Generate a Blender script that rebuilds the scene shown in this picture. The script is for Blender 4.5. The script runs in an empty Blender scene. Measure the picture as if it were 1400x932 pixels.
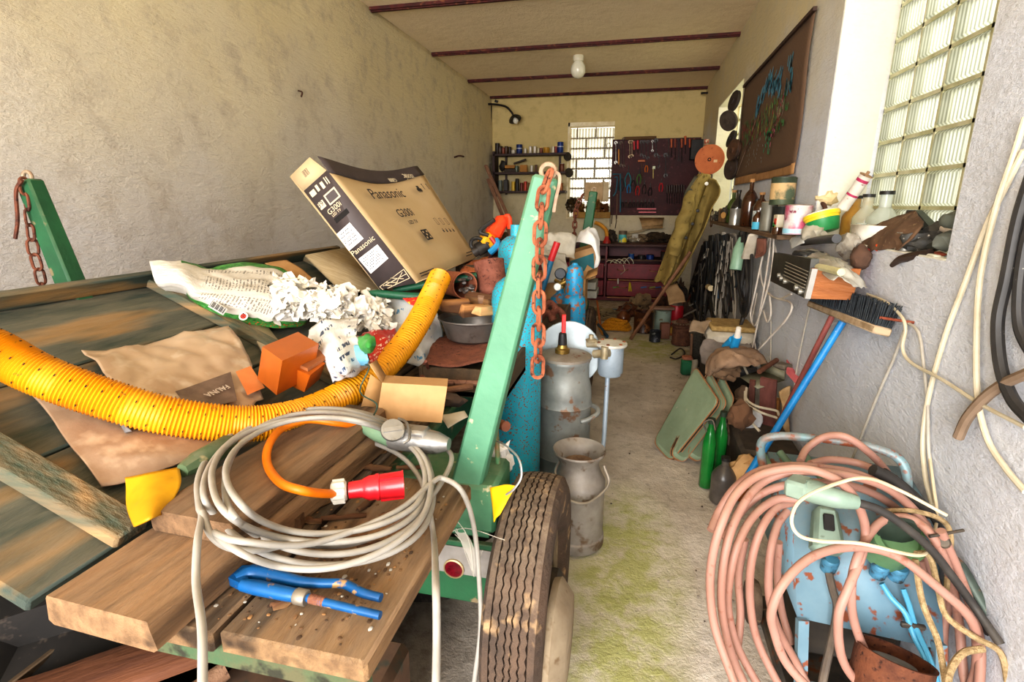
import bpy, bmesh, math, random
from mathutils import Vector, Matrix, Euler, noise
V = Vector
PI = math.pi
scene = bpy.context.scene
COL = scene.collection
RND = random.Random(7)
# ---------------------------------------------------------------- camera (18 mm lens on a 36 mm frame, standing in the garage door)
HC = 1.5
FPX = 714.0
_d = V((170, 186, 714)).normalized()
_p = math.atan2(186, 714)
_u = V((0, math.cos(_p), -math.sin(_p)))
_r = _u.cross(_d)
cam_data = bpy.data.cameras.new('camera')
cam = bpy.data.objects.new('camera', cam_data)
COL.objects.link(cam)
cam_data.sensor_width = 36
cam_data.lens = 36 * FPX / 1400
cam_data.clip_start = .02
# columns of the camera matrix: camera axes expressed in room axes (x right, y into the room, z up)
R3 = Matrix(((_r.x, _r.y, -_r.z), (_d.x, _d.y, -_d.z), (_u.x, _u.y, -_u.z)))
cam.matrix_basis = Matrix.Translation((0, 0, HC)) @ R3.to_4x4()
scene.camera = cam

def ray(px, py):
    c = V((px - 700, 466 - py, FPX))
    return V((c.dot(_r), c.dot(_d), c.dot(_u)))
def W(px, py, x=None, y=None, z=None, t=None):
    """room point seen at photo pixel (px, py) that lies on the plane x=, y= or z= (or at camera depth t*714 m)"""
    d = ray(px, py)
    if x is not None: k = x / d.x
    elif y is not None: k = y / d.y
    elif z is not None: k = (z - HC) / d.z
    else: k = t
    return V((d.x * k, d.y * k, HC + d.z * k))
def Wp(px, py, h=0.0):
    """point on the tilted sideboard plane (z falls to the right), h above it"""
    d = ray(px, py)
    k = (-1.1 + h) / (d.z + .45 * d.x)
    return V((d.x * k, d.y * k, HC + d.z * k))
def panel_z(x): return 1.21 - .45 * (x + 1.8)

# ---------------------------------------------------------------- materials
def lin(h):
    h = h.lstrip('#')
    return tuple(((c / 12.92) if c <= .04045 else ((c + .055) / 1.055) ** 2.4) for c in (int(h[i:i + 2], 16) / 255 for i in (0, 2, 4))) + (1,)
_mc = {}
def nt(name):
    m = bpy.data.materials.new(name); m.use_nodes = True
    t = m.node_tree; b = t.nodes['Principled BSDF']
    return m, t, b
def nd(t, typ, **kw):
    n = t.nodes.new(typ)
    for k, v in kw.items():
        if k in n.inputs.keys() if hasattr(n, 'inputs') else False: n.inputs[k].default_value = v
        else: setattr(n, k, v)
    return n
def mixc(t, fac, a, b, blend='MIX'):
    n = t.nodes.new('ShaderNodeMix'); n.data_type = 'RGBA'; n.blend_type = blend
    for sock, val in ((n.inputs[0], fac), (n.inputs[6], a), (n.inputs[7], b)):
        if hasattr(val, 'is_output'): t.links.new(val, sock)
        else: sock.default_value = val
    return n.outputs[2]
def mth(t, op, a, b=0.0, c=0.0):
    n = t.nodes.new('ShaderNodeMath'); n.operation = op
    for i, v in enumerate((a, b, c)):
        if hasattr(v, 'is_output'): t.links.new(v, n.inputs[i])
        else: n.inputs[i].default_value = v
    return n.outputs[0]
def ramp(t, src, lo, hi):
    n = t.nodes.new('ShaderNodeMapRange'); n.inputs[1].default_value = lo; n.inputs[2].default_value = hi
    t.links.new(src, n.inputs[0]); return n.outputs[0]
def coords(t, stretch=(1, 1, 1), kind='Object'):
    c = t.nodes.new('ShaderNodeTexCoord'); m = t.nodes.new('ShaderNodeMapping')
    m.inputs['Scale'].default_value = stretch
    t.links.new(c.outputs[kind], m.inputs[0]); return m.outputs[0]
def noi(t, co, scale, detail=4, rough=.6):
    n = t.nodes.new('ShaderNodeTexNoise'); n.inputs['Scale'].default_value = scale; n.inputs['Detail'].default_value = detail; n.inputs['Roughness'].default_value = rough
    t.links.new(co, n.inputs['Vector']); return n.outputs['Fac']
def bump(t, b, h, strength, dist=.01):
    n = t.nodes.new('ShaderNodeBump'); n.inputs['Strength'].default_value = strength; n.inputs['Distance'].default_value = dist
    t.links.new(h, n.inputs['Height']); t.links.new(n.outputs[0], b.inputs['Normal'])
def mat(c1, c2=None, rough=.6, metal=0, scale=9, lo=.4, hi=.65, speck=None, sscale=60, slo=.6, shi=.66, dust=0, bmp=0, bscale=40, st=(1, 1, 1), alpha=None, trans=0, coat=0):
    """worn surface: two tones blended by noise, optional specks of a third colour, dust on upward faces, bump"""
    key = (c1, c2, rough, metal, scale, lo, hi, speck, sscale, slo, shi, dust, bmp, bscale, st, alpha, trans, coat)
    if key in _mc: return _mc[key]
    m, t, b = nt('surface_%03d' % len(_mc)); _mc[key] = m
    co = coords(t, st)
    out = None
    if c2: out = mixc(t, ramp(t, noi(t, co, scale), lo, hi), lin(c1), lin(c2))
    else: out = mixc(t, ramp(t, noi(t, co, scale), .3, .8), lin(c1), tuple(v * .78 for v in lin(c1)[:3]) + (1,))
    if speck: out = mixc(t, ramp(t, noi(t, co, sscale, 3, .55), slo, shi), out, lin(speck))
    if dust:
        g = t.nodes.new('ShaderNodeNewGeometry'); s = t.nodes.new('ShaderNodeSeparateXYZ'); t.links.new(g.outputs['Normal'], s.inputs[0])
        f = mth(t, 'MULTIPLY', ramp(t, s.outputs[2], .3, 1), mth(t, 'MULTIPLY', ramp(t, noi(t, co, 25), .3, .7), dust))
        out = mixc(t, f, out, lin('#b5a38c'))
    t.links.new(out, b.inputs['Base Color'])
    b.inputs['Roughness'].default_value = rough; b.inputs['Metallic'].default_value = metal
    if bmp: bump(t, b, noi(t, co, bscale, 5), bmp)
    if alpha is not None: b.inputs['Alpha'].default_value = alpha
    if trans: b.inputs['Transmission Weight'].default_value = trans
    if coat: b.inputs['Coat Weight'].default_value = coat
    return m
def wood(c1, c2, axis='y', rough=.8, scale=6, bmp=.5, speck=None, dust=.0):
    st = {'x': (.12, 1, 1), 'y': (1, .12, 1), 'z': (1, 1, .12)}[axis]
    return mat(c1, c2, rough, 0, scale * 4, .35, .65, speck, 8, .52, .62, dust, bmp, 60, st)
def vcol(rough=.7, bmp=0, trans=0):
    key = ('v', rough, bmp, trans)
    if key in _mc: return _mc[key]
    m, t, b = nt('tinted_%d' % len(_mc)); _mc[key] = m
    a = t.nodes.new('ShaderNodeAttribute'); a.attribute_name = 'tint'
    co = coords(t)
    t.links.new(mixc(t, mth(t, 'MULTIPLY', noi(t, co, 30), .5), a.outputs['Color'], (.1, .07, .05, 1)), b.inputs['Base Color'])
    b.inputs['Roughness'].default_value = rough
    if bmp: bump(t, b, noi(t, co, 50), bmp)
    return m
def rust(a='#6b3a26', b='#a0603c', rough=.85): return mat(a, b, rough, .15, 22, .35, .65, '#3a2018', 70, .58, .7, 0, .4, 90)

# ---------------------------------------------------------------- mesh builder
def frame_from(dirv, up=V((0, 0, 1))):
    z = dirv.normalized()
    if abs(z.dot(up)) > .98: up = V((1, 0, 0)) if abs(z.x) < .9 else V((0, 1, 0))
    x = up.cross(z).normalized(); y = z.cross(x)
    return Matrix((x, y, z)).transposed()
def TR(loc, rx=0, ry=0, rz=0, s=1):
    return Matrix.Translation(loc) @ Euler((rx, ry, rz)).to_matrix().to_4x4() @ Matrix.Scale(s, 4)
def axis_mat(p, q, roll=0):
    """matrix at p whose z axis points to q"""
    m = frame_from(V(q) - V(p)).to_4x4(); m.translation = p
    return m @ Matrix.Rotation(roll, 4, 'Z')
def catmull(pts, sub, closed=False):
    P = [V(p) for p in pts]; n = len(P); out = []
    if n < 3: 
        return [P[0].lerp(P[1], i / sub) for i in range(sub + 1)] if n == 2 else P
    segs = n if closed else n - 1
    for i in range(segs):
        p1 = P[i]; p2 = P[(i + 1) % n]
        p0 = P[i - 1] if (closed or i > 0) else p1 * 2 - p2
        p3 = P[(i + 2) % n] if (closed or i + 2 < n) else p2 * 2 - p1
        for k in range(sub):
            u = k / sub
            out.append(.5 * ((2 * p1) + (p2 - p0) * u + (2 * p0 - 5 * p1 + 4 * p2 - p3) * u * u + (3 * p1 - p0 - 3 * p2 + p3) * u ** 3))
    if not closed: out.append(P[-1])
    return out
WM = {}
class B:
    def __init__(s): s.v = []; s.f = []; s.c = []; s.uv = None; s.cur = (1, 1, 1, 1)
    def tint(s, h): s.cur = lin(h); return s
    def add(s, vs, fs, M=None):
        o = len(s.v)
        s.v += [(M @ V(p)) if M else V(p) for p in vs]
        for f in fs: s.f.append([o + i for i in f]); s.c.append(s.cur)
        return s
    def box(s, c, size, M=None, bev=0, taper=None, rz=0):
        x, y, z = (k / 2 for k in size); tx, ty = taper or (1, 1)
        m = Matrix.Translation(c) @ Matrix.Rotation(rz, 4, 'Z')
        if M: m = M @ m
        if bev:
            bev = min(bev, x * .9, y * .9, z * .9)
            vs, idx = [], {}
            for sx in (-1, 1):
                for sy in (-1, 1):
                    for sz in (-1, 1):
                        k = (tx, ty) if sz > 0 else (1, 1)
                        for a in range(3):
                            idx[(sx, sy, sz, a)] = len(vs)
                            q = [sx * x * k[0], sy * y * k[1], sz * z]
                            for b_ in range(3):
                                if b_ != a: q[b_] -= (sx, sy, sz)[b_] * bev
                            vs.append(q)
            fs = []
            for a in range(3):
                o1, o2 = [(1, 2), (2, 0), (0, 1)][a]
                for sg in (-1, 1):
                    loop = []
                    for (p, q) in ((-1, -1), (1, -1), (1, 1), (-1, 1)):
                        k = [0, 0, 0]; k[a] = sg; k[o1] = p; k[o2] = q; loop.append(idx[(k[0], k[1], k[2], a)])
                    fs.append(loop if sg > 0 else loop[::-1])
            for a in range(3):           # edges along axis a
                o1, o2 = [(1, 2), (2, 0), (0, 1)][a]
                for p in (-1, 1):
                    for q in (-1, 1):
                        k1 = [0, 0, 0]; k1[a] = -1; k1[o1] = p; k1[o2] = q
                        k2 = list(k1); k2[a] = 1
                        l = [idx[(*k1, o1)], idx[(*k2, o1)], idx[(*k2, o2)], idx[(*k1, o2)]]
                        fs.append(l if p * q < 0 else l[::-1])
            for sx in (-1, 1):
                for sy in (-1, 1):
                    for sz in (-1, 1):
                        l = [idx[(sx, sy, sz, a)] for a in range(3)]
                        fs.append(l if sx * sy * sz > 0 else l[::-1])
            return s.add(vs, fs, m)
        vs = [(-x, -y, -z), (x, -y, -z), (x, y, -z), (-x, y, -z), (-x * tx, -y * ty, z), (x * tx, -y * ty, z), (x * tx, y * ty, z), (-x * tx, y * ty, z)]
        return s.add(vs, [(0, 3, 2, 1), (4, 5, 6, 7), (0, 1, 5, 4), (1, 2, 6, 5), (2, 3, 7, 6), (3, 0, 4, 7)], m)
    def bar(s, p, q, w, h, w2=None, h2=None, roll=0, bev=0):
        p, q = V(p), V(q); L = (q - p).length
        return s.box((0, 0, L / 2), (w, h, L), axis_mat(p, q, roll), bev, ((w2 or w) / w, (h2 or h) / h))
    def tube(s, pts, r, n=8, sub=6, closed=False, caps=True):
        P = catmull(pts, sub, closed) if sub > 1 else [V(p) for p in pts]
        m = len(P); rf = r if callable(r) else (lambda u: r)
        if isinstance(r, (list, tuple)): rf = lambda u: r[min(int(u * (len(r) - 1)), len(r) - 2)] * (1 - (u * (len(r) - 1)) % 1 if u < 1 else 0) + r[min(int(u * (len(r) - 1)) + 1, len(r) - 1)] * ((u * (len(r) - 1)) % 1 if u < 1 else 1)
        vs = []; up = None
        for i in range(m):
            a = P[(i - 1) % m] if (closed or i) else P[0]; b = P[(i + 1) % m] if (closed or i < m - 1) else P[-1]
            t = (b - a)
            if t.length < 1e-9: t = V((0, 0, 1))
            t.normalize()
            if up is None: up = frame_from(t).col[0].copy()
            up = (up - t * up.dot(t)); up.normalize(); side = t.cross(up)
            rr = rf(i / max(1, m - 1))
            for k in range(n):
                a_ = 2 * PI * k / n; vs.append(P[i] + (up * math.cos(a_) + side * math.sin(a_)) * rr)
        fs = []
        for i in range(m if closed else m - 1):
            j = (i + 1) % m
            for k in range(n): fs.append((i * n + k, i * n + (k + 1) % n, j * n + (k + 1) % n, j * n + k))
        if caps and not closed: fs += [tuple(range(n))[::-1], tuple(range((m - 1) * n, m * n))]
        return s.add(vs, fs)
    def lathe(s, prof, M=None, n=20, a0=0, a1=2 * PI):
        full = abs(a1 - a0 - 2 * PI) < 1e-6; vs = []; k_ = n if full else n + 1
        for (r, z) in prof:
            for k in range(k_):
                a = a0 + (a1 - a0) * k / n; vs.append((r * math.cos(a), r * math.sin(a), z))
        fs = []
        for i in range(len(prof) - 1):
            for k in range(n):
                l = (k + 1) % k_
                fs.append((i * k_ + k, i * k_ + l, (i + 1) * k_ + l, (i + 1) * k_ + k))
        if full:
            if prof[0][0] > 1e-5: fs.append(tuple(range(n))[::-1])
            if prof[-1][0] > 1e-5: fs.append(tuple(range((len(prof) - 1) * n, len(prof) * n)))
        return s.add(vs, fs, M)
    def cyl(s, p, q, r, r2=None, n=14): 
        p, q = V(p), V(q); L = (q - p).length
        return s.lathe([(r, 0), (r if r2 is None else r2, L)], axis_mat(p, q), n)
    def prism(s, out, h, M=None, z0=0):
        n = len(out)
        vs = [(x, y, z0) for x, y in out] + [(x, y, z0 + h) for x, y in out]
        return s.add(vs, [tuple(range(n))[::-1], tuple(range(n, 2 * n))] + [(i, (i + 1) % n, n + (i + 1) % n, n + i) for i in range(n)], M)
    def blob(s, c, rad, M=None, amp=.15, fr=3.0, seed=0, sub=2):
        bm = bmesh.new(); bmesh.ops.create_icosphere(bm, subdivisions=sub, radius=1)
        off = V((seed * 7.3, seed * 3.1, seed * 1.7)); vs = []
        for v in bm.verts:
            k = 1 + amp * noise.noise(v.co * fr * .5 + off) * 2
            vs.append(V((v.co.x * rad[0] * k, v.co.y * rad[1] * k, v.co.z * rad[2] * k)) + V(c))
        fs = [[v.index for v in f.verts] for f in bm.faces]; bm.free()
        return s.add(vs, fs, M)
    def sheet(s, ctrl, nu=30, nv=30, amp=0, fr=8, seed=0, thick=0, amp2=0, fr2=30, M=None):
        """smooth surface through a grid of control points, crumpled by noise; carries uv"""
        rows = [catmull(r, max(1, nu // (len(r) - 1))) for r in ctrl]
        cols = [catmull([r[i] for r in rows], max(1, nv // (len(rows) - 1))) for i in range(len(rows[0]))]
        A, Bn = len(cols), len(cols[0]); vs = []; uv = []
        for i in range(A):
            for j in range(Bn):
                p = cols[i][j]; q = p * fr + V((seed, seed * 2.3, 0)); q2 = p * fr2 + V((seed, 0, seed))
                d = V((noise.noise(q), noise.noise(q + V((31, 7, 3))), abs(noise.noise(q + V((5, 17, 9)))) * 1.5 - .3)) * amp
                if amp2:
                    d += V((noise.noise(q2) * .5, noise.noise(q2 + V((9, 1, 4))) * .5, 1 - 2 * abs(noise.noise(q2 + V((3, 3, 8)))))) * amp2
                vs.append(p + d); uv.append((i / (A - 1), j / (Bn - 1)))
        fs = [(i * Bn + j, (i + 1) * Bn + j, (i + 1) * Bn + j + 1, i * Bn + j + 1) for i in range(A - 1) for j in range(Bn - 1)]
        if s.uv is None: s.uv = [(0, 0)] * len(s.v)
        s.add(vs, fs, M); s.uv += uv
        return s
    def text(s, body, size, M, depth=.0006, align='CENTER'):
        cu = bpy.data.curves.new('lettering', 'FONT'); cu.body = body; cu.size = size; cu.align_x = align; cu.extrude = depth; cu.resolution_u = 3
        o = bpy.data.objects.new('lettering', cu); COL.objects.link(o)
        me = bpy.data.meshes.new_from_object(o)
        s.add([v.co.copy() for v in me.vertices], [list(p.vertices) for p in me.polygons], M)
        bpy.data.objects.remove(o); bpy.data.curves.remove(cu); bpy.data.meshes.remove(me)
        return s
    def obj(s, name, m, parent=None, label=None, cat=None, group=None, kind=None, M=None, sharp=40, solid=0, smooth=True):
        me = bpy.data.meshes.new(name)
        if M is None:
            xs = [p.x for p in s.v]; ys = [p.y for p in s.v]; zs = [p.z for p in s.v]
            M = Matrix.Translation(((min(xs) + max(xs)) / 2, (min(ys) + max(ys)) / 2, min(zs)))
            inv = M.inverted(); vs = [inv @ p for p in s.v]
        else: vs = s.v
        me.from_pydata([tuple(p) for p in vs], [], s.f)
        if any(c != (1, 1, 1, 1) for c in s.c):
            at = me.color_attributes.new('tint', 'FLOAT_COLOR', 'CORNER')
            data = []
            for p, c in zip(me.polygons, s.c): data += list(c) * p.loop_total
            at.data.foreach_set('color', data)
        if s.uv is not None:
            ul = me.uv_layers.new(name='uv'); u = s.uv + [(0, 0)] * (len(s.v) - len(s.uv))
            for l in me.loops: ul.data[l.index].uv = u[l.vertex_index]
        me.validate()
        if smooth:
            me.polygons.foreach_set('use_smooth', [True] * len(me.polygons)); me.set_sharp_from_angle(angle=math.radians(sharp))
        me.materials.append(m)
        o = bpy.data.objects.new(name, me); COL.objects.link(o)
        if solid:
            md = o.modifiers.new('thickness', 'SOLIDIFY'); md.thickness = solid; md.offset = -1
        WM[o.name] = M
        if parent:
            o.parent = parent; o.matrix_basis = WM[parent.name].inverted() @ M
        else: o.matrix_basis = M
        tag(o, label, cat, group, kind)
        return o
def tag(o, label=None, cat=None, group=None, kind=None):
    for k, v in (('label', label), ('category', cat), ('group', group), ('kind', kind)):
        if v: o[k] = v
    return o
def thing(name, label, cat, loc=(0, 0, 0), group=None, M=None):
    o = bpy.data.objects.new(name, None); COL.objects.link(o); o.empty_display_size = .05
    M = M or Matrix.Translation(loc); o.matrix_basis = M; WM[o.name] = M
    return tag(o, label, cat, group)
def dup(root, M, label=None, group=None):
    """copy of a thing together with its parts and sub-parts, placed by matrix M"""
    def rec(o, par):
        c = o.copy(); COL.objects.link(c)
        if par: c.parent = par
        for ch in [k for k in COL.objects if k.parent == o]: rec(ch, c)
        return c
    r = rec(root, None); r.matrix_basis = M; WM[r.name] = M
    if label: r['label'] = label
    if group: r['group'] = group
    return r
def move(root, M):
    root.matrix_basis = M; WM[root.name] = M
    return root
# ================================================================ the room
XL, XR, YB, ZC = -2.45, .95, 9.15, 3.23
Y0 = -1.3
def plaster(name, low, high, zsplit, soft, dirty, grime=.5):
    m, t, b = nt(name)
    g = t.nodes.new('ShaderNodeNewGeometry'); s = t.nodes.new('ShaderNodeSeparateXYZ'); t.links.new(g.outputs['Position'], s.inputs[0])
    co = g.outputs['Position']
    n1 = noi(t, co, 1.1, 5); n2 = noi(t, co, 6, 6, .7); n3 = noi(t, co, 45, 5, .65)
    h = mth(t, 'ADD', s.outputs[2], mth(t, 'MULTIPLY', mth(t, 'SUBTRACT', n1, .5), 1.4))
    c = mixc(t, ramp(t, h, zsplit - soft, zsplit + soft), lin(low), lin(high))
    c = mixc(t, mth(t, 'MULTIPLY', ramp(t, n2, .5, .75), grime), c, lin(dirty))
    c = mixc(t, mth(t, 'MULTIPLY', ramp(t, n3, .68, .74), .5), c, lin('#6f6a60'))
    t.links.new(c, b.inputs['Base Color']); b.inputs['Roughness'].default_value = .95
    w = t.nodes.new('ShaderNodeMapping'); w.inputs['Scale'].default_value = (1, 1, 3.5); t.links.new(co, w.inputs[0])
    n4 = noi(t, w.outputs[0], 9, 8, .7); n5 = noi(t, co, 70, 4)
    bump(t, b, mth(t, 'ADD', n4, mth(t, 'MULTIPLY', n5, .25)), .9, .02)
    return m
M_WALL_L = plaster('limewash_left', '#c9c3bf', '#dccda6', 1.95, .75, '#a39483', .62)  # grey lower wall; warm light on the upper part painted in as cream
M_WALL_R = plaster('limewash_right', '#e2e5ee', '#e0d2aa', 2.35, .4, '#c6c2be', .4)  # upper cream again puts the warm light tint into the wall colour
M_WALL_B = plaster('limewash_back', '#d6cab0', '#cfba84', 1.6, .6, '#a08c5c', .5)
M_CEIL = plaster('limewash_ceiling', '#efd9b4', '#f2deba', 1.6, .6, '#dcc49c', .5)
M_REV = plaster('limewash_reveal', '#e9e6d8', '#eeeadb', 1.6, .6, '#d8d2c0', .3)
# floor: trodden concrete with a moss streak down the middle
def floor_mat():
    m, t, b = nt('old_concrete')
    g = t.nodes.new('ShaderNodeNewGeometry'); co = g.outputs['Position']
    s = t.nodes.new('ShaderNodeSeparateXYZ'); t.links.new(co, s.inputs[0])
    n1 = noi(t, co, 2.2, 6); n2 = noi(t, co, 14, 6, .7); n3 = noi(t, co, 90, 4)
    c = mixc(t, ramp(t, n1, .38, .62), lin('#d8cec2'), lin('#c0b4a6'))
    c = mixc(t, mth(t, 'MULTIPLY', ramp(t, n2, .5, .72), .55), c, lin('#8f8375'))
    # moss: gaussian-ish streaks around (0.15, 2.4) and (0.2, 5.6)
    def streak(cx, cy, sx, sy):
        a = mth(t, 'DIVIDE', mth(t, 'SUBTRACT', s.outputs[0], cx), sx); d = mth(t, 'DIVIDE', mth(t, 'SUBTRACT', s.outputs[1], cy), sy)
        r = mth(t, 'ADD', mth(t, 'MULTIPLY', a, a), mth(t, 'MULTIPLY', d, d))
        return mth(t, 'MULTIPLY', mth(t, 'MAXIMUM', mth(t, 'SUBTRACT', 1, r), 0), ramp(t, noi(t, co, 7, 6, .7), .3, .6))
    f = mth(t, 'MINIMUM', mth(t, 'ADD', mth(t, 'ADD', streak(.04, 1.95, .3, .85), streak(.28, 5.75, .5, .7)), mth(t, 'MULTIPLY', streak(.0, 1.2, .4, .5), .6)), .75)
    c = mixc(t, f, c, lin('#a3a552'))
    # mottled darker tone towards the right wall, the far end and under the wagon
    e = mth(t, 'MAXIMUM', ramp(t, s.outputs[1], 6.2, 7.6), mth(t, 'MAXIMUM', ramp(t, s.outputs[0], .35, .8), ramp(t, mth(t, 'MULTIPLY', s.outputs[0], -1), .25, .75)))
    c = mixc(t, mth(t, 'MULTIPLY', e, ramp(t, n2, .25, .7)), c, lin('#85786b'))
    c = mixc(t, ramp(t, n3, .66, .75), c, lin('#5f564c'))
    t.links.new(c, b.inputs['Base Color']); b.inputs['Roughness'].default_value = .9
    bump(t, b, mth(t, 'ADD', n2, mth(t, 'MULTIPLY', n3, .3)), .8, .012)
    return m
fb = B(); NX, NY = 60, 160
vs = []
for i in range(NX + 1):
    for j in range(NY + 1):
        x = XL - .1 + (XR - XL + .2) * i / NX; y = Y0 + (YB - Y0 + .1) * j / NY
        vs.append((x, y, .012 * noise.noise(V((x * 1.6, y * 1.6, 0))) - .008 + .004 * noise.noise(V((x * 9, y * 9, 2)))))
fb.add(vs, [(i * (NY + 1) + j, (i + 1) * (NY + 1) + j, (i + 1) * (NY + 1) + j + 1, i * (NY + 1) + j + 1) for i in range(NX) for j in range(NY)])
fb.obj('floor', floor_mat(), kind='structure', label='worn concrete floor with a green mossy streak', M=Matrix())
def struct(name, b, m, label=None, parent=None): return b.obj(name, m, parent, label=label, kind='structure', M=Matrix())
def wallgrid(name, org, du, dv, nu, nv, amp, m, label):
    b = B(); vs = []; n = V(du).cross(V(dv)).normalized()
    for i in range(nu + 1):
        for j in range(nv + 1):
            p = V(org) + V(du) * i / nu + V(dv) * j / nv
            vs.append(p + n * amp * noise.noise(p * 1.7))
    b.add(vs, [(i * (nv + 1) + j, (i + 1) * (nv + 1) + j, (i + 1) * (nv + 1) + j + 1, i * (nv + 1) + j + 1) for i in range(nu) for j in range(nv)])
    o = struct(name, b, m, label); md = o.modifiers.new('thickness', 'SOLIDIFY'); md.thickness = .25; md.offset = -1
    return o
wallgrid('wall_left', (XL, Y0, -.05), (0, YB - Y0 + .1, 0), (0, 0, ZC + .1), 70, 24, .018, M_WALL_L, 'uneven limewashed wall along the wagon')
struct('ceiling', B().box(((XL + XR) / 2, (Y0 + YB) / 2, ZC + .12), (XR - XL + .9, YB - Y0 + .6, .24)), M_CEIL, 'cream ceiling between iron beams')
# right wall with two window niches
N1 = (1.90, 3.22, 1.33, 2.75); N2 = (5.90, 7.56, 1.36, 2.70); TH = .34
wb = B()
def wy(y0, y1, z0, z1): wb.box((XR + TH / 2, (y0 + y1) / 2, (z0 + z1) / 2), (TH, y1 - y0, z1 - z0))
wy(Y0, N1[0], -.05, ZC + .05); wy(N1[1], N2[0], -.05, ZC + .05); wy(N2[1], YB + .2, -.05, ZC + .05)
for N in (N1, N2): wy(N[0], N[1], -.05, N[2]); wy(N[0], N[1], N[3], ZC + .05)
struct('wall_right', wb, M_WALL_R, 'whitewashed wall with two window niches')
# bright window reveals (thin plaster linings of the niches)
rv = B()
for N in (N1, N2):
    rv.box((XR + .115, N[1] - .004, (N[2] + N[3]) / 2), (.226, .008, N[3] - N[2]))
    rv.box((XR + .115, (N[0] + N[1]) / 2, N[3] - .004), (.226, N[1] - N[0] - .02, .008))
    rv.box((XR + .115, (N[0] + N[1]) / 2, N[2] + .002), (.226, N[1] - N[0] - .02, .008))
struct('trim_1', rv, M_REV, 'pale plaster lining of the window niches')
# back wall with a window opening
BW = (-1.16, -.41, 1.27, 2.80)
bb = B()
def wx(x0, x1, z0, z1): bb.box(((x0 + x1) / 2, YB + .15, (z0 + z1) / 2), (x1 - x0, .3, z1 - z0))
wx(XL - .2, BW[0], -.05, ZC + .05); wx(BW[1], XR + .3, -.05, ZC + .05); wx(BW[0], BW[1], -.05, BW[2]); wx(BW[0], BW[1], BW[3], ZC + .05)
struct('wall_back', bb, M_WALL_B, 'yellow-toned back wall above the workbench')
struct('trim_2', B().box((BW[0] + .012, YB + .09, (BW[2] + BW[3]) / 2), (.03, .2, BW[3] - BW[2])).box(((BW[0] + BW[1]) / 2, YB + .09, BW[3] - .03), (BW[1] - BW[0], .2, .06)).box(((BW[0] + BW[1]) / 2, YB + .07, BW[2] + .012), (BW[1] - BW[0], .22, .024)), mat('#efe2c4', '#d9c59c', .8), 'pale frame lining of the back window')
# ---- glass blocks
def glassmat(name, tint, ridg, axis, tr=.55):
    m, t, b = nt(name)
    t.nodes.remove(b); out = [n for n in t.nodes if n.type == 'OUTPUT_MATERIAL'][0]
    tl = t.nodes.new('ShaderNodeBsdfTranslucent'); tp = t.nodes.new('ShaderNodeBsdfTransparent'); gl = t.nodes.new('ShaderNodeBsdfGlossy')
    tl.inputs[0].default_value = lin(tint); tp.inputs[0].default_value = lin(tint); gl.inputs['Roughness'].default_value = .12
    g = t.nodes.new('ShaderNodeNewGeometry'); s = t.nodes.new('ShaderNodeSeparateXYZ'); t.links.new(g.outputs['Position'], s.inputs[0])
    w = mth(t, 'ADD', mth(t, 'MULTIPLY', mth(t, 'SINE', mth(t, 'MULTIPLY', s.outputs[axis], ridg)), .5), .5)
    col = mixc(t, w, lin(tint), tuple(v * k for v, k in zip(lin(tint)[:3], (.50, .50, .44))) + (1,))
    t.links.new(col, tl.inputs[0]); t.links.new(col, tp.inputs[0])
    m1 = t.nodes.new('ShaderNodeMixShader'); m1.inputs[0].default_value = tr
    t.links.new(tl.outputs[0], m1.inputs[1]); t.links.new(tp.outputs[0], m1.inputs[2])
    m2 = t.nodes.new('ShaderNodeMixShader'); m2.inputs[0].default_value = .1
    t.links.new(m1.outputs[0], m2.inputs[1]); t.links.new(gl.outputs[0], m2.inputs[2])
    t.links.new(m2.outputs[0], out.inputs['Surface'])
    return m
M_GB1 = glassmat('ribbed_glass_block', '#f4f4ea', 2 * PI / .027, 1)
M_GB2 = glassmat('plain_glass_block', '#e6e3dc', 2 * PI / .05, 0, .7)
M_MORT = mat('#d6d3b4', '#b9b78e', .9)
M_MORT2 = mat('#8d7c62', '#6d5f4a', .9)
def block_window(name, along, u0, u1, z0, z1, depth, bw, bh, mg, mm, label, bond=False):
    rows = int(round((z1 - z0) / bh)); bh = (z1 - z0) / rows; g = B(); mo = B(); j = .008
    P = (lambda u, z, d: V((depth + d, u, z))) if along == 'y' else (lambda u, z, d: V((u, depth + d, z)))
    S = (lambda a, b_, c: (b_, a, c)) if along == 'y' else (lambda a, b_, c: (a, b_, c))
    for r in range(rows):
        za = z0 + r * bh
        u = u1; first = True
        off = (bw / 2 if bond and (r // 2) % 2 else 0)
        while u > u0 + .01:
            w = min(bw if not (first and off) else off, u - u0); first = False
            g.box(P(u - w / 2, za + bh / 2, .04), S(w - 2 * j, .05, bh - 2 * j), bev=.012)
            mo.box(P(u - .0, za + bh / 2, .045), S(2 * j, .05, bh))
            u -= w
        mo.box(P((u0 + u1) / 2, za, .045), S(u1 - u0, .05, 2 * j))
    fr = struct(name, mo, mm, label)
    struct('glass_block_pane', g, mg, None, fr)
block_window('window_1', 'y', N1[0], N1[1], N1[2], N1[3], XR + .23, .27, .167, M_GB1, M_MORT, 'large window of ribbed glass blocks beside the hanging cables')
block_window('window_2', 'x', BW[0], BW[1], BW[2] + .02, BW[3] - .06, YB + .17, .31, .158, M_GB2, M_MORT2, 'small glass block window behind the workbench', True)
block_window('window_3', 'y', N2[0], N2[1], N2[2], N2[3], XR + .23, .27, .167, M_GB1, M_MORT, 'far glass block window hidden in its niche')
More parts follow.
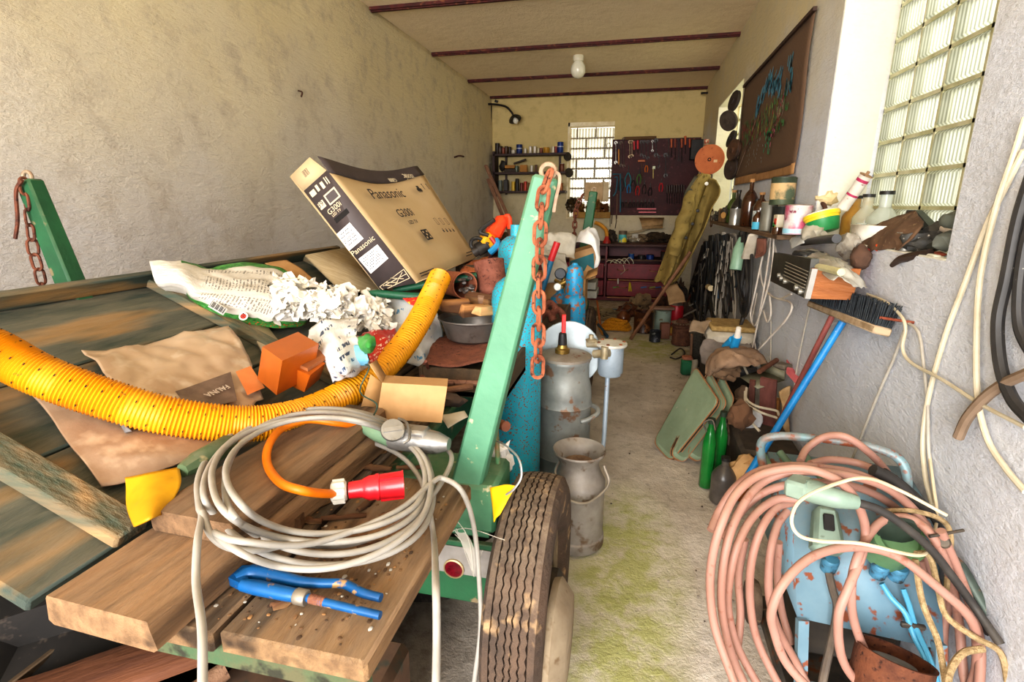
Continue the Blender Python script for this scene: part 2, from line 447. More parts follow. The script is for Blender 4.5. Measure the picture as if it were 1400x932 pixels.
# ---- ceiling beams (rusty lower flanges of iron joists)
M_BEAM = mat('#5d2420', '#3d1a18', .7, .2, 14, .35, .65, '#8a5236', 20, .58, .7)
for i, y in enumerate((4.93, 6.43, 7.84, 9.04)):
    struct('beam_%d' % (i + 1), B().box(((XL + XR) / 2, y, ZC - .012), (XR - XL, .075 if i < 3 else .06, .03)).box(((XL + XR) / 2, y, ZC - .03), (XR - XL, .03, .012)), M_BEAM, None)
# ---------------------------------------------------------------- light
w = bpy.data.worlds.new('daylight'); scene.world = w; w.use_nodes = True
wt = w.node_tree; bg = wt.nodes['Background']
sky = wt.nodes.new('ShaderNodeTexSky'); sky.sky_type = 'HOSEK_WILKIE'; sky.turbidity = 8; sky.sun_direction = (.3, -.6, .75)
mixn = wt.nodes.new('ShaderNodeMix'); mixn.data_type = 'RGBA'; mixn.inputs[0].default_value = .8; mixn.inputs[7].default_value = (1, .99, .97, 1)
wt.links.new(sky.outputs[0], mixn.inputs[6]); wt.links.new(mixn.outputs[2], bg.inputs[0])
bg.inputs[1].default_value = 1.6
def area(name, loc, rot, sx, sy, en, col):
    l = bpy.data.lights.new(name, 'AREA'); l.shape = 'RECTANGLE'; l.size = sx; l.size_y = sy; l.energy = en; l.color = col
    o = bpy.data.objects.new(name, l); COL.objects.link(o); o.location = loc; o.rotation_euler = rot
    return o
area('door_daylight', (-.7, Y0 - 2.2, 1.9), (math.radians(94), 0, 0), 3.2, 2.8, 480, (1, .98, .96))
area('window_daylight', (XR + 1.3, 2.6, 2.6), (0, math.radians(72), 0), 1.6, 1.6, 45, (.97, .99, 1))
area('far_window_daylight', (XR + 1.3, 6.7, 2.4), (0, math.radians(76), 0), 1.6, 1.8, 110, (1, .92, .72))
area('back_window_daylight', (-.8, YB + 1.2, 2.4), (math.radians(-78), 0, 0), 1.2, 1.6, 45, (1, .92, .75))
scene.view_settings.view_transform = 'Standard'
scene.view_settings.look = 'Medium High Contrast'
scene.view_settings.exposure = .1
# ================================================================ wagon with leaning stakes
GREEN = mat('#4b7d5a', '#3a6649', .55, 0, 5, .35, .7, '#b9b08c', 26, .66, .72, .25, .15, 30)
GREEN_L = mat('#5a8f70', '#47775c', .55, 0, 4, .3, .7, '#b7ab86', 24, .68, .74, .2, .15, 30)
GREEN_D = mat('#1f5a36', '#184529', .6, 0, 6, .35, .7, '#7a6a4e', 20, .64, .7, .3, .2, 30)
GREEN_P = mat('#2f6b4a', '#4a6b50', .7, 0, 9, .35, .65, '#8a7250', 16, .56, .66, .35, .3, 40)
BOARD = mat('#2f3c39', '#3f483e', .85, 0, 7, .35, .65, '#86683f', 8, .56, .68, .3, .6, 50, (1, .16, 1))
CHAIN = rust('#7a4028', '#a86444'); CHAIN_D = rust('#4a2a20', '#7a4630')
RUBBER = mat('#5f4c3e', '#473a31', .9, 0, 9, .35, .65, '#a98a66', 13, .58, .68, .4, .6, 70)
IRON = mat('#4a4642', '#6a5f52', .6, .6, 14, .35, .65, '#7a4a30', 30, .58, .68)
wagon = thing('farm_wagon', 'green timber wagon with leaning stakes, loaded with junk along the plaster wall', 'wagon', (-1.05, 2.4, 0))
# bed: planks near and far, on two long bearers
PLANK = wood('#937452', '#6b5138', 'y', .95, 7, 1.0, '#3a2a1a', .25)
bd = B()
for i, (xa, xb, ya, yb) in enumerate(((-1.66, -1.42, .95, 4.7), (-1.41, -1.19, .9, 4.7), (-1.18, -.935, .8, 4.7), (-.925, -.66, .595, 4.7), (-.65, -.375, .6, 1.16))):
    bd.box(((xa + xb) / 2, (ya + yb) / 2, .778), (xb - xa, yb - ya, .044), bev=.006)
bed = bd.obj('bed', PLANK, wagon, 'worn brown plank bed')
B().box((-.625, .628, .735), (.47, .035, .045), bev=.005).obj('edge_board', mat('#3f5a3c', '#57543a', .85, 0, 14, .35, .65, '#2a2a1c', 20, .55, .65, 0, .5, 50), wagon, 'flaking mossy green edge board')
sd = B()
for x in (-1.45, -.68): sd.box((x, 2.72, .69), (.1, 3.2, .13), bev=.01)
sd.obj('bearer', GREEN_D, wagon)
for k, y in enumerate((1.34, 4.2)):
    B().box((-1.06, y, .67), (1.45, .19, .15), bev=.012).box((-1.06, y - .005, .585), (1.4, .14, .03)).obj('bolster', GREEN, wagon)
    ax = B().cyl((-1.98, y, .36), (-.16, y, .36), .032).box((-1.06, y, .40), (1.1, .09, .09), bev=.01).box((-1.06, y, .51), (.35, .12, .16))
    ax.obj('axle', IRON, wagon)
# stakes
def stake(bx, tx, y, ztop, m, ym=None):
    p, q = V((bx, y, .71)), V((tx, y, ztop)); d = (q - p).normalized()
    b = B().bar(p, q, .07, .088, .052, .062, 0, bev=.007)
    o = b.obj('stake', m, wagon)
    b2 = B()
    ring = [q + d * .012 + V((math.cos(a) * .017, -.0, math.sin(a) * .017)) for a in [i * PI / 8 for i in range(16)]]
    b2.tube(ring, .006, 8, 1, True); b2.obj('stake_ring', mat('#a89880', '#8a6a52', .6, .4, 20), o)
    return p, q, d
stR = stake(-.43, -.212, 1.29, 1.565, GREEN_L)
stL = stake(-1.69, -1.905, 1.36, 1.575, GREEN_D)
stR2 = stake(-.44, -.325, 4.2, 1.60, GREEN_D)
stL2 = stake(-1.68, -1.86, 4.2, 1.575, GREEN_D)
# bracing straps on the right near stake
rod = B().tube([W(756, 236, y=1.25), W(764, 238, y=1.25), W(765, 250, y=1.25), W(760, 272, y=1.25), W(757, 290, y=1.25)], .0042, 6, 4)
rod.obj('stake_hook', mat('#b5a08a', '#8a5a44', .6, .4, 20), wagon)
def chain(path, n, L, wr, m, width=.34):
    """links along a polyline, alternately turned"""
    pts = catmull(path, 12); ds = [0]
    for a, b_ in zip(pts, pts[1:]): ds.append(ds[-1] + (b_ - a).length)
    def at(s):
        for i in range(len(ds) - 1):
            if ds[i + 1] >= s: return pts[i].lerp(pts[i + 1], (s - ds[i]) / max(1e-9, ds[i + 1] - ds[i]))
        return pts[-1]
    b = B(); step = ds[-1] / n
    for i in range(n):
        p, q = at(i * step - .0 if i else 0), at((i + 1) * step); mid = (p + q) / 2
        Mx = axis_mat(mid, mid + (q - p), (PI / 2 if i % 2 else 0) + .35 * math.sin(i * 2.1))
        h = L / 2 - wr; r = L * width / 2
        loop = []
        for k in range(7): a = PI * k / 6; loop.append((r * math.cos(a), 0, h - r + r * math.sin(a)))
        for k in range(7): a = PI + PI * k / 6; loop.append((r * math.cos(a), 0, -(h - r) + r * math.sin(a)))
        b.tube([Mx @ V(p_) for p_ in loop], wr, 6, 1, True)
    return b
q = stR[1]
c1 = [W(752, 236, y=1.245), W(742, 268, y=1.235), W(738, 330, y=1.22), W(737, 400, y=1.215), W(735, 512, y=1.21)]
chain(c1, 12, .066, .0048, CHAIN, .42).obj('chain', CHAIN, wagon, 'orange rusty chain hanging from the near stake')
c2 = [W(32, 244, y=1.34), W(40, 300, y=1.33), W(46, 345, y=1.33), W(57, 385, y=1.33), W(58, 425, y=1.33)]
chain(c2, 9, .062, .0046, CHAIN_D, .44).obj('chain', CHAIN_D, wagon, 'dark rusty chain on the stake by the wall')
c2 = [W(30, 246, y=1.32), W(22, 262, y=1.32), W(24, 300, y=1.32), W(21, 326, y=1.32)]
B().tube(c2, .006, 6, 5).obj('stake_hook', CHAIN_D, wagon)
c3 = [W(797, 266, y=4.14), W(788, 285, y=4.12), W(785, 320, y=4.1), W(782, 350, y=4.1), W(781, 372, y=4.1)]
chain(c3, 14, .07, .006, CHAIN_D, .42).obj('chain', CHAIN_D, wagon, 'thin brown chain on the far stake')
# wheels
def tyre(cx, cy, r=.352, w=.165):
    b = B(); hw = w / 2; n = 72
    prof = [(.2, -hw * .55), (.235, -hw * .9), (.29, -hw), (.318, -hw * .97), (.335, -hw * .86)]
    # tread: 6 ribs with zig-zag grooves
    ribs = []
    zs = [-.80, -.60, -.59, -.555, -.545, -.36, -.35, -.315, -.305, -.12, -.11, -.075, -.065, .065, .075, .11, .12, .305, .315, .35, .36, .545, .555, .59, .60, .80]
    for i, z in enumerate(zs):
        g = (i % 4) in (2, 3) and 0 < i < 25
        ribs.append((r - (.013 if g else 0) - .012 * z * z, z * hw))
    prof += ribs + [(.335, hw * .86), (.318, hw * .97), (.29, hw), (.235, hw * .9), (.2, hw * .55)]
    vs = []; N = n * 2
    for (rr, z) in prof:
        for k in range(N):
            a = 2 * PI * k / N; zz = z; r2 = rr
            if rr > .336: zz = z + .0022 * (1 if (k // 1) % 2 else -1) * (1 if abs(z) < hw * .6 else 0)
            if abs(abs(z) - hw * .86) < .002 and (k % 3 == 0): r2 -= .012
            vs.append((r2 * math.cos(a), zz, r2 * math.sin(a)))
    fs = []
    for i in range(len(prof) - 1):
        for k in range(N): l = (k + 1) % N; fs.append((i * N + k, i * N + l, (i + 1) * N + l, (i + 1) * N + k))
    b.add(vs, fs, Matrix.Translation((cx, cy, r)) @ Matrix.Rotation(PI / 2, 4, 'Z'))
    return b
RIM = mat('#8a7a64', '#6a5844', .8, .2, 10, .35, .65, '#b9a788', 20, .55, .65)
for x, y in ((-.245, 1.35), (-1.9, 1.35), (-.36, 4.2), (-1.86, 4.2)):
    side = 1 if x > -1 else -1
    wh = tyre(x, y).obj('wheel', RUBBER, wagon, 'dusty ribbed tyre' if (x, y) == (-.245, 1.35) else None)
    Mh = Matrix.Translation((x, y, .352)) @ Matrix.Rotation(side * PI / 2, 4, 'Y')
    B().lathe([(.21, -.05), (.205, .03), (.19, .04), (.12, .035), (.11, .05), (.0, .05)], Mh, 28).lathe([(.215, .02), (.225, .045), (.2, .05)], Mh, 28).obj('rim', RIM, wh)
    B().lathe([(.07, .03), (.07, .075), (.05, .095), (.03, .1), (0, .1)], Mh, 16).obj('hub', IRON, wh)
B().lathe([(.0, .0), (.155, .0), (.16, .02), (.12, .055), (.0, .06)], Matrix.Translation((-.168, 1.20, .33)) @ Matrix.Rotation(PI / 2, 4, 'Y'), 24).obj('wheel_cover', mat('#9c8d76', '#7d6d58', .9, 0, 8, .35, .65, '#6f5a42', 20, .6, .7), wagon, 'mud-caked round wheel cover')
# rear light board under the near bolster
lb = B().box((-.47, 1.235, .475), (.36, .02, .20), bev=.003)
board = lb.obj('light_board', GREEN_D, wagon, 'dark green rear light board')
B().box((-.44, 1.223, .515), (.30, .004, .09), bev=.001).obj('plate_holder', mat('#9a948e', '#857f78', .5, .3, 10), board)
rl = W(621, 776, y=1.222)
Mr = Matrix.Translation(rl) @ Matrix.Rotation(PI / 2, 4, 'X')
B().lathe([(.031, -.006), (.031, .006), (.027, .008), (.026, .004)], Mr, 24).obj('reflector_rim', mat('#b9a27a', None, .5, .5), board)
B().lathe([(.027, .0), (.026, .006), (.0, .008)], Mr, 20).obj('reflector', mat('#6a0f1c', '#4a0a14', .25, 0, 60, coat=.6), board, 'dark red round reflector')
# green rod beside the stake, jutting pipe
B().tube([W(676, 538, y=1.42), W(679, 600, y=1.40), W(682, 652, y=1.38)], .008, 8, 4).obj('stay_rod', mat('#4f7a52', '#8a5a3a', .7, .1, 25), wagon)

# ================================================================ loose sideboard, tilted inside the stakes
sb = thing('sideboard', 'dark green wooden sideboard tilted against the stakes, under the plastic sheet', 'board', (-1.4, 1.6, .86))
n_ = V((.45, 0, 1)).normalized(); ux = V((1, 0, -.45)).normalized()
MP = Matrix((ux, V((0, 1, 0)), n_)).transposed().to_4x4(); MP.translation = V((-1.80, 0, 1.21))
L = .93
p = B(); k = 0
for (ua, ub) in ((0, .335), (.341, .60), (.606, .90)):
    p.box(((ua + ub) / 2, 1.72 + .02 * k, -.016), (ub - ua, 2.42, .03), MP, bev=.005); k += 1
p.obj('board_face', BOARD, sb)
bt = wood('#7d6a50', '#44554a', 'x', .9, 5, .9, '#a5845c')
for y, w_ in ((.735, .075), (1.62, .06), (2.6, .07)):
    B().box((.46, y, .016), (.9, w_, .034), MP, bev=.006).obj('batten', bt, sb)
B().box((.012, 1.72, .028), (.03, 2.42, .055), MP, bev=.005).obj('top_rail', BOARD, sb)
# legs of clutter under the loose board keep it up: two old crates on the bed
crate_m = wood('#5a4632', '#43382a', 'y', .9, 5, .6)
def crate(name, label, c, s, group=None):
    x, y, z = c; a, b_, h = s; t = thing(name, label, 'crate', (x, y, z), group)
    B().box((x, y, z + .01), (a, b_, .02)).obj('base', crate_m, t)
    for sx in (-1, 1):
        B().box((x + sx * (a / 2 - .008), y, z + h / 2), (.016, b_, h), bev=.003).obj('side_panel', crate_m, t)
        B().box((x, y + sx * (b_ / 2 - .008), z + h / 2), (a - .034, .016, h), bev=.003).obj('end_panel', crate_m, t)
    return t
crate('wooden_crate', 'old wooden crate holding up the tilted green sideboard', (-1.58, 1.3, .802), (.17, .4, .262))
crate('wooden_crate', 'long wooden crate under the far end of the sideboard', (-1.58, 2.45, .802), (.17, .5, .262))
# ================================================================ things on the near end of the wagon
OLDWOOD = wood('#987655', '#6e5339', 'y', .95, 7, 1.0, '#3c2b1b', .25)
OLDWOOD2 = wood('#b08a5e', '#8a6440', 'y', .9, 5, .9, '#553a22')
def plank(name, label, p, q, w, h, m=OLDWOOD, z=None, roll=0, cat='plank', group=None, seed=0):
    """rough-sawn plank from p to q (points on its underside centre line)"""
    p, q = V(p), V(q); L = (q - p).length; d = (q - p).normalized()
    side = d.cross(V((0, 0, 1))).normalized(); up = side.cross(d)
    M = Matrix((side, d, up)).transposed().to_4x4(); M.translation = p
    M = M @ Matrix.Rotation(roll, 4, 'Y')
    b = B(); n = 14; vs = []; fs = []
    prof = [(-.5, .12), (-.46, 0), (.46, 0), (.5, .12), (.5, .86), (.46, 1), (-.46, 1), (-.5, .86)]
    for i in range(n + 1):
        for (a, c) in prof:
            j = noise.noise(V((i * .7, a * 3, c * 3 + seed * 5)))
            vs.append((a * w * (1 + .03 * j), L * i / n + (.006 * noise.noise(V((a * 9, c * 9, seed))) if i in (0, n) else 0), c * h + .002 * j))
    for i in range(n):
        for k in range(8): fs.append((i * 8 + k, (i + 1) * 8 + k, (i + 1) * 8 + (k + 1) % 8, i * 8 + (k + 1) % 8))
    fs += [tuple(range(8)), tuple(range(n * 8, n * 8 + 8))[::-1]]
    b.add(vs, [f[::-1] for f in fs])
    return b.obj(name, m, label=label, cat=cat, group=group, M=M, sharp=50)
plank('wooden_plank', 'thick weathered plank lying at the corner of the wagon bed', (-.825, .545, .802), (-.79, 1.30, .802), .235, .06, OLDWOOD, seed=1)
plank('wooden_plank', 'shorter brown plank stacked on the thick plank, under the cable', (-.815, .735, .864), (-.80, 1.34, .864), .205, .048, wood('#88694c', '#604832', 'y', .95, 7, 1.0, '#33251a', .25), seed=2)
plank('wooden_batten', 'split orange batten inside the cable coil', W(368, 690, z=.803), W(470, 588, z=.803), .045, .04, wood('#b57a38', '#8a5a2c', 'y', .85, 5, .9, '#4a2a14'), seed=3, cat='batten')
plank('wooden_batten', 'dark split batten running beside the orange one', W(262, 705, z=.802) + V((.27, 0, 0)), W(455, 622, z=.802), .03, .03, wood('#6a4a2c', '#4c3420', 'y', .9, 5, .9), seed=4, cat='batten')
plank('wooden_batten', 'short dark brown batten under the orange cable', W(392, 702, z=.803), W(420, 640, z=.803), .028, .025, wood('#5a3a24', '#3f2a1a', 'y', .9, 5, .9), seed=5, cat='batten')
# carved stick with red tip
s0, s1 = W(214, 852, z=.815), W(264, 792, z=.815)
st = thing('wooden_stick', 'pale peeled stick with a red painted streak beside the thick plank', 'stick', s0)
B().tube([s0, s0.lerp(s1, .15), s0.lerp(s1, .5), s1], [.004, .0105, .012, .011], 10, 5).obj('peeled_wood', mat('#d6b273', '#c29a5a', .7, 0, 20, .4, .6, '#8a6238', 60), st)
B().tube([s0.lerp(s1, .5) + V((0, 0, .0015)), s0.lerp(s1, .75) + V((0, 0, .0015))], .0113, 10, 4).obj('red_mark', mat('#d9573c', '#e08060', .7), st)
# bark and shavings between the boards
def chips(name, label, pts, m, cat='bark', seed=0, group=None):
    for i, (px, py, z, ang, L, w_) in enumerate(pts):
        c = W(px, py, z=z); b = B(); vs = []
        for k in range(8):
            for j in range(4):
                u = k / 7 - .5; v = j / 3 - .5
                vs.append((u * L, v * w_ * (1 - 1.6 * u * u), .012 * (1 - 4 * v * v) * .8 + .006 * noise.noise(V((u * 6, v * 6, seed + i)))))
        b.add(vs, [(k * 4 + j, (k + 1) * 4 + j, (k + 1) * 4 + j + 1, k * 4 + j + 1) for k in range(7) for j in range(3)])
        b.obj(name, m, label=label if isinstance(label, str) else label[i], cat=cat, group=group, M=TR(c, 0, .06, math.radians(ang)), solid=.004)
BARK = wood('#6f4a2e', '#4b3220', 'x', .95, 5, 1, '#8f6a44')
chips('bark_strip', ['curled strip of bark right of the orange batten', 'long dark bark strip by the connector', 'narrow bark strip under the red plug', 'thin bark sliver below the red plug', 'small bark piece near the coil middle', 'broad brown bark piece beside the split batten'],
      [(470, 640, .806, 40, .15, .045), (500, 618, .805, 30, .12, .04), (436, 690, .806, 70, .15, .025), (470, 708, .804, 25, .10, .012), (420, 712, .804, 10, .07, .02), (445, 650, .806, 48, .14, .04)], BARK)
bk = [(430, 655, 25), (455, 625, 65), (515, 640, 10), (545, 700, 50), (500, 690, 80), (480, 735, 15), (440, 735, 40), (520, 745, 30), (405, 690, 55), (560, 640, 20)]
bl_ = ['bark flake near the left of the coil opening', 'bark flake just below the orange batten end', 'bark flake under the grey metal connector', 'bark flake right of the red plug end', 'bark flake half under the red plug', 'bark flake at the bottom of the coil', 'bark flake by the lower coil strands', 'bark flake outside the lower coil edge', 'bark flake under the bend of the orange lead', 'bark flake at the plank edge by the stake']
chips('bark_flake', bl_, [(x, y, .8035, a, .06 + .012 * (i % 4), .018 + .005 * (i % 3)) for i, (x, y, a) in enumerate(bk)], wood('#7a5638', '#553a26', 'x', .95, 6, 1), seed=40, group='bark flakes on the plank bed')
# sawdust and crumbs, uncountable
db = B(); rr = random.Random(3)
for i in range(520):
    c = V((rr.uniform(-.98, -.40), rr.uniform(.62, 1.14), .8012)); s = rr.uniform(.0015, .005)
    db.tint(rr.choice(['#a5794a', '#8a6642', '#5a4028', '#6b4c30', '#a5794a', '#4a3420', '#8a6642', '#cfc8bc'])).blob(c, (s, s * rr.uniform(.5, 1.6), s * .4), amp=.2, seed=i, sub=1)
db.obj('sawdust', vcol(.9), label='crumbs of sawdust and dirt on the plank bed', cat='dirt', kind='stuff')
# ---- pipe wrench
BLUE = mat('#0f5f9c', '#0b4c80', .4, .1, 12, .35, .7, '#b08a5a', 34, .64, .70)
wr = thing('pipe_wrench', 'blue pipe wrench lying on the plank bed', 'wrench', W(420, 805, z=.8))
zt = .822
def P(px, py, z=zt): return W(px, py, z=z)
B().tube([P(322, 792), P(345, 783), P(372, 787), P(410, 795), P(440, 797), P(470, 798), P(495, 810), P(521, 817)], [.012, .016, .014, .0105, .009, .0085, .0085, .008], 10, 5).obj('upper_handle', BLUE, wr)
B().tube([P(331, 799), P(352, 803), P(395, 812), P(412, 814)], [.011, .0135, .0125, .011], 10, 5).tube([P(412, 814), P(440, 822), P(520, 841)], [.0075, .0075, .0072], 10, 4).obj('lower_handle', BLUE, wr)
jw = B()
a, b_ = P(311, 789, zt), P(345, 783, zt)
jw.prism([(0, 0), (.012, .016), (.05, .020), (.062, .008), (.05, -.004), (.02, -.005)], .018, TR(P(308, 792, .812), 0, 0, math.radians(12)))
jw.prism([(0, 0), (.02, -.002), (.05, -.005), (.062, -.018), (.045, -.022), (.015, -.012)], .018, TR(P(310, 793, .812), 0, 0, math.radians(4)))
jw.obj('jaw', BLUE, wr)
B().lathe([(.0125, 0), (.0145, .003), (.0145, .021), (.0125, .024)], axis_mat(P(404, 814), P(430, 820)), 12).obj('adjusting_nut', mat('#a39a8c', '#7d7468', .5, .6), wr, 'grey steel nut')
B().lathe([(.0085, 0)] + [(.0088 if i % 2 else .0076, .002 * i) for i in range(1, 14)] + [(.0078, .03)], axis_mat(P(424, 818), P(450, 824)), 12).obj('screw_thread', rust('#7a4a3a', '#9a6a50'), wr)
chips('bark_strip', ['small brown wood chip under the blue wrench'], [(390, 822, .8025, 60, .05, .03)], BARK, seed=9)

# ---- grey cable coil
CAB = mat('#a09b93', '#8d877e', .55, 0, 10, .4, .7, None, dust=.25)
pts = []
ell = [(437, 674, 168, 116, .826), (438, 663, 158, 104, .838), (446, 660, 140, 97, .848), (440, 655, 152, 84, .858), (446, 650, 134, 77, .866), (437, 674, 168, 116, .86)]
def coil_z(px, py, z0):
    e = px - (318 + (712 - py) * 1.276); u = min(1, max(0, .95 - e / 80)); u = u * u * (3 - 2 * u)
    if py > 712 and px < 345: u = .55
    v = min(1, max(0, (660 - py) / 90))
    return z0 + .105 * u + .03 * v * (1 - u)
for li in range(5):
    for k in range(18):
        f = k / 18; a = PI * .95 + 2 * PI * f
        e = [p + (q - p) * f for p, q in zip(ell[li], ell[li + 1])]
        px = e[0] + e[2] * math.cos(a) + 2.5 * math.sin(3 * a + li * 2); py = e[1] - e[3] * math.sin(-a) + 2 * math.sin(2 * a + li)
        if px > 570: px = 570 + (px - 570) * .75
        pts.append(W(px, py, z=coil_z(px, py, e[4])))
end = [W(330, 740, z=.93), W(430, 742, z=.87), W(540, 700, z=.865), W(590, 660, z=.865), W(606, 654, z=.86), W(632, 672, z=.84), W(648, 720, y=1.12), W(655, 790, y=1.10), W(657, 860, y=1.06), W(648, 935, y=1.02)]
start = [W(277, 940, t=.00100), W(276, 858, t=.00108), W(268, 795, z=.90), W(270, 740, z=.93), W(276, 705, z=.93)]
B().tube(start + pts + end, .0066, 10, 5).obj('cable_coil', CAB, label='coiled grey extension cable on the wagon bed, ends hanging down', cat='cable')
B().tube([W(470, 590, z=.86), W(540, 618, z=.845), W(572, 650, z=.84), W(585, 690, z=.825), W(593, 735, z=.80), W(596, 800, t=.00121), W(597, 870, t=.00118), W(596, 940, t=.00112)], .0066, 10, 6).obj('cable', CAB, label='grey cable hanging straight over the plank edge in front of the tyre', cat='cable')
B().tube([W(600, 605, z=.845), W(617, 622, z=.845), W(610, 648, z=.84), W(580, 690, z=.835), W(530, 725, z=.83), W(470, 745, z=.82), W(400, 744, z=.845), W(350, 752, z=.88), W(312, 748, z=.9), W(288, 730, z=.92), W(277, 700, z=.935)], .0066, 10, 6).obj('cable', CAB, label='loose grey cable end crossing the coil below the red plug', cat='cable')
# orange lead, plug and connector
ORC = mat('#f08410', '#dd7408', .45)
lead = thing('orange_lead', 'short orange lead joining the red plug to the green and grey connector', 'cable', W(420, 640, z=.84))
B().tube([W(492, 582, z=.90), W(460, 578, z=.93), W(420, 574, z=.945), W(385, 586, z=.94), W(367, 610, z=.935), W(366, 636, z=.92), W(384, 660, z=.928), W(412, 670, z=.922), W(436, 674, z=.895), W(458, 675, z=.868)], .0098, 12, 6).obj('wire', ORC, lead)
pa, pb = W(452, 673, z=.866), W(552, 661, z=.866)
Mx = axis_mat(pa, pb); Lp = (pb - pa).length
pl = B().lathe([(.019, .040), (.0205, Lp * .42), (.024, Lp * .46), (.0285, Lp * .52), (.0285, Lp * .6), (.031, Lp * .62), (.031, Lp * .66), (.029, Lp * .67), (.0305, Lp * .97), (.032, Lp), (.027, Lp), (.026, Lp * .8), (0, Lp * .8)], Mx, 28)
for a in (0, 2.1, 4.2): pl.box((.030 * math.cos(a), .030 * math.sin(a), Lp * .83), (.006, .006, Lp * .32), Mx)
plug = pl.obj('red_plug', mat('#d8202c', '#c01824', .35, coat=.2), lead, 'red five-pin industrial plug')
co = B().lathe([(.017, 0), (.024, .003), (.0245, .032), (.02, .036)], Mx, 10)
for i in range(10): a = i * PI / 5; co.box((.0245 * math.cos(a), .0245 * math.sin(a), .018), (.004, .007, .026), Mx @ Matrix.Rotation(0, 4, 'Z'))
co.obj('plug_collar', mat('#d8d3c8', '#c6c0b4', .5), plug, 'light grey collar')
ga, gb, gc = W(482, 578, z=.905), W(540, 598, z=.885), W(614, 607, z=.885)
cn = B().tube([ga, ga.lerp(gb, .3), ga.lerp(gb, .6), gb], [.014, .018, .027, .03], 14, 5).obj('connector_grip', mat('#7d9a7c', '#6a876a', .5, 0, 10, .4, .7, '#3f4f3f', 40, .66, .7), lead, 'sage green grip')
ALU = mat('#a5a39f', '#8b8a87', .4, .7, 10, .35, .65, '#6b6660', 30, .62, .7, bmp=.15)
B().tube([gb.lerp(gc, -.06), gb.lerp(gc, .1), gb.lerp(gc, .55), gb.lerp(gc, .8), gc], [.033, .034, .034, .03, .017], 10, 4).box((0, .012, .055), (.05, .05, .09), axis_mat(gb, gc), bev=.008).obj('connector_shell', ALU, lead, 'cast grey metal shell')
lid = B().lathe([(0, -.005), (.03, -.005), (.032, 0), (.03, .006), (.0, .009)], axis_mat(W(537, 588, z=.925), W(540, 560, z=1.02)), 22).box((0, 0, .008), (.05, .012, .008), axis_mat(W(537, 588, z=.925), W(540, 560, z=1.02)))
lid.obj('connector_lid', ALU, cn)
B().tube([W(545, 572, z=.93), W(556, 578, z=.93), W(560, 598, z=.92), W(552, 606, z=.91)], .004, 6, 4).obj('connector_latch', ALU, cn)

# ---- yellow drain pipe
def hose_r(u):
    return .0462 + .0026 * math.sin(u * 2 * PI * 190)
hp = [W(-70, 452, t=.00158), W(-10, 478, t=.00163), W(50, 510, t=.00166), W(130, 540, t=.00172), W(220, 566, t=.0018), W(310, 578, t=.0019), W(380, 575, t=.002), W(440, 556, t=.00218), W(500, 522, t=.0024), W(545, 480, t=.00268), W(575, 435, t=.0029), W(592, 400, t=.0031), W(602, 378, t=.0032)]
YEL = mat('#e09a10', '#d08a08', .45, 0, 10, .4, .7, '#9a6c22', 45, .68, .73)
hs = thing('drain_pipe', 'yellow corrugated drain pipe curving over the loaded wagon', 'pipe', hp[6])
hb = B(); P_ = catmull(hp, 64); hb.tube(P_, hose_r, 22, 1, caps=False)
hb.obj('pipe_wall', YEL, hs, sharp=80, solid=.004)
# slots pierced along the crests
sl = B(); Q = catmull(hp, 16); up = None
for i in range(2, len(Q) - 2, 4):
    t_ = (Q[i + 1] - Q[i - 1]).normalized(); Fm = frame_from(t_)
    for k in range(6):
        a = 2 * PI * k / 6 + .35
        d = Fm.col[0] * math.cos(a) + Fm.col[1] * math.sin(a); e = t_.cross(d)
        mm = Matrix((e, t_, d)).transposed().to_4x4(); mm.translation = Q[i] + d * .0483
        sl.box((0, 0, 0), (.0055, .0022, .0016), mm)
sl.obj('drain_slot', mat('#3a2508', None, .9), hs, kind='stuff')

# ---- dusty plastic sheet and brown bag on the sideboard
SHEET = mat('#cbb298', '#b99c80', .3, 0, 6, .35, .65, '#e2d2bd', 12, .55, .75, alpha=.9)
def G(rows, f): return [[f(*c) for c in r] for r in rows]
B().sheet(G([[(112, 482, .03), (180, 476, .03), (240, 462, .035), (312, 444, .05)], [(140, 510, .03), (200, 505, .04), (260, 490, .05), (330, 470, .055)], [(170, 545, .03), (240, 540, .04), (300, 530, .035), (350, 508, .04)], [(200, 572, .03), (265, 575, .03), (325, 570, .03), (362, 545, .035)]], Wp), 40, 40, .014, 9, 3, amp2=.006, fr2=16).obj('plastic_sheet', SHEET, label='dusty translucent plastic sheet spread behind the yellow pipe', cat='sheet', solid=.002)
SACK = mat('#9c7f66', '#8a6d56', .6, 0, 5, .35, .65, '#b59a80', 12, .55, .7, .3, .25, 18)
B().sheet(G([[(20, 520, .018), (100, 535, .02), (200, 560, .03), (310, 560, .05)], [(60, 560, .018), (120, 575, .03), (215, 590, .045), (330, 590, .05)], [(95, 610, .018), (145, 625, .03), (215, 622, .045), (300, 612, .05)], [(140, 668, .018), (175, 662, .02), (225, 642, .03), (262, 625, .04)]], Wp), 36, 36, .006, 6, 8, amp2=.003, fr2=14).obj('paper_sack', SACK, label='flat dusty brown sack lying below the yellow pipe', cat='sack', solid=.004)
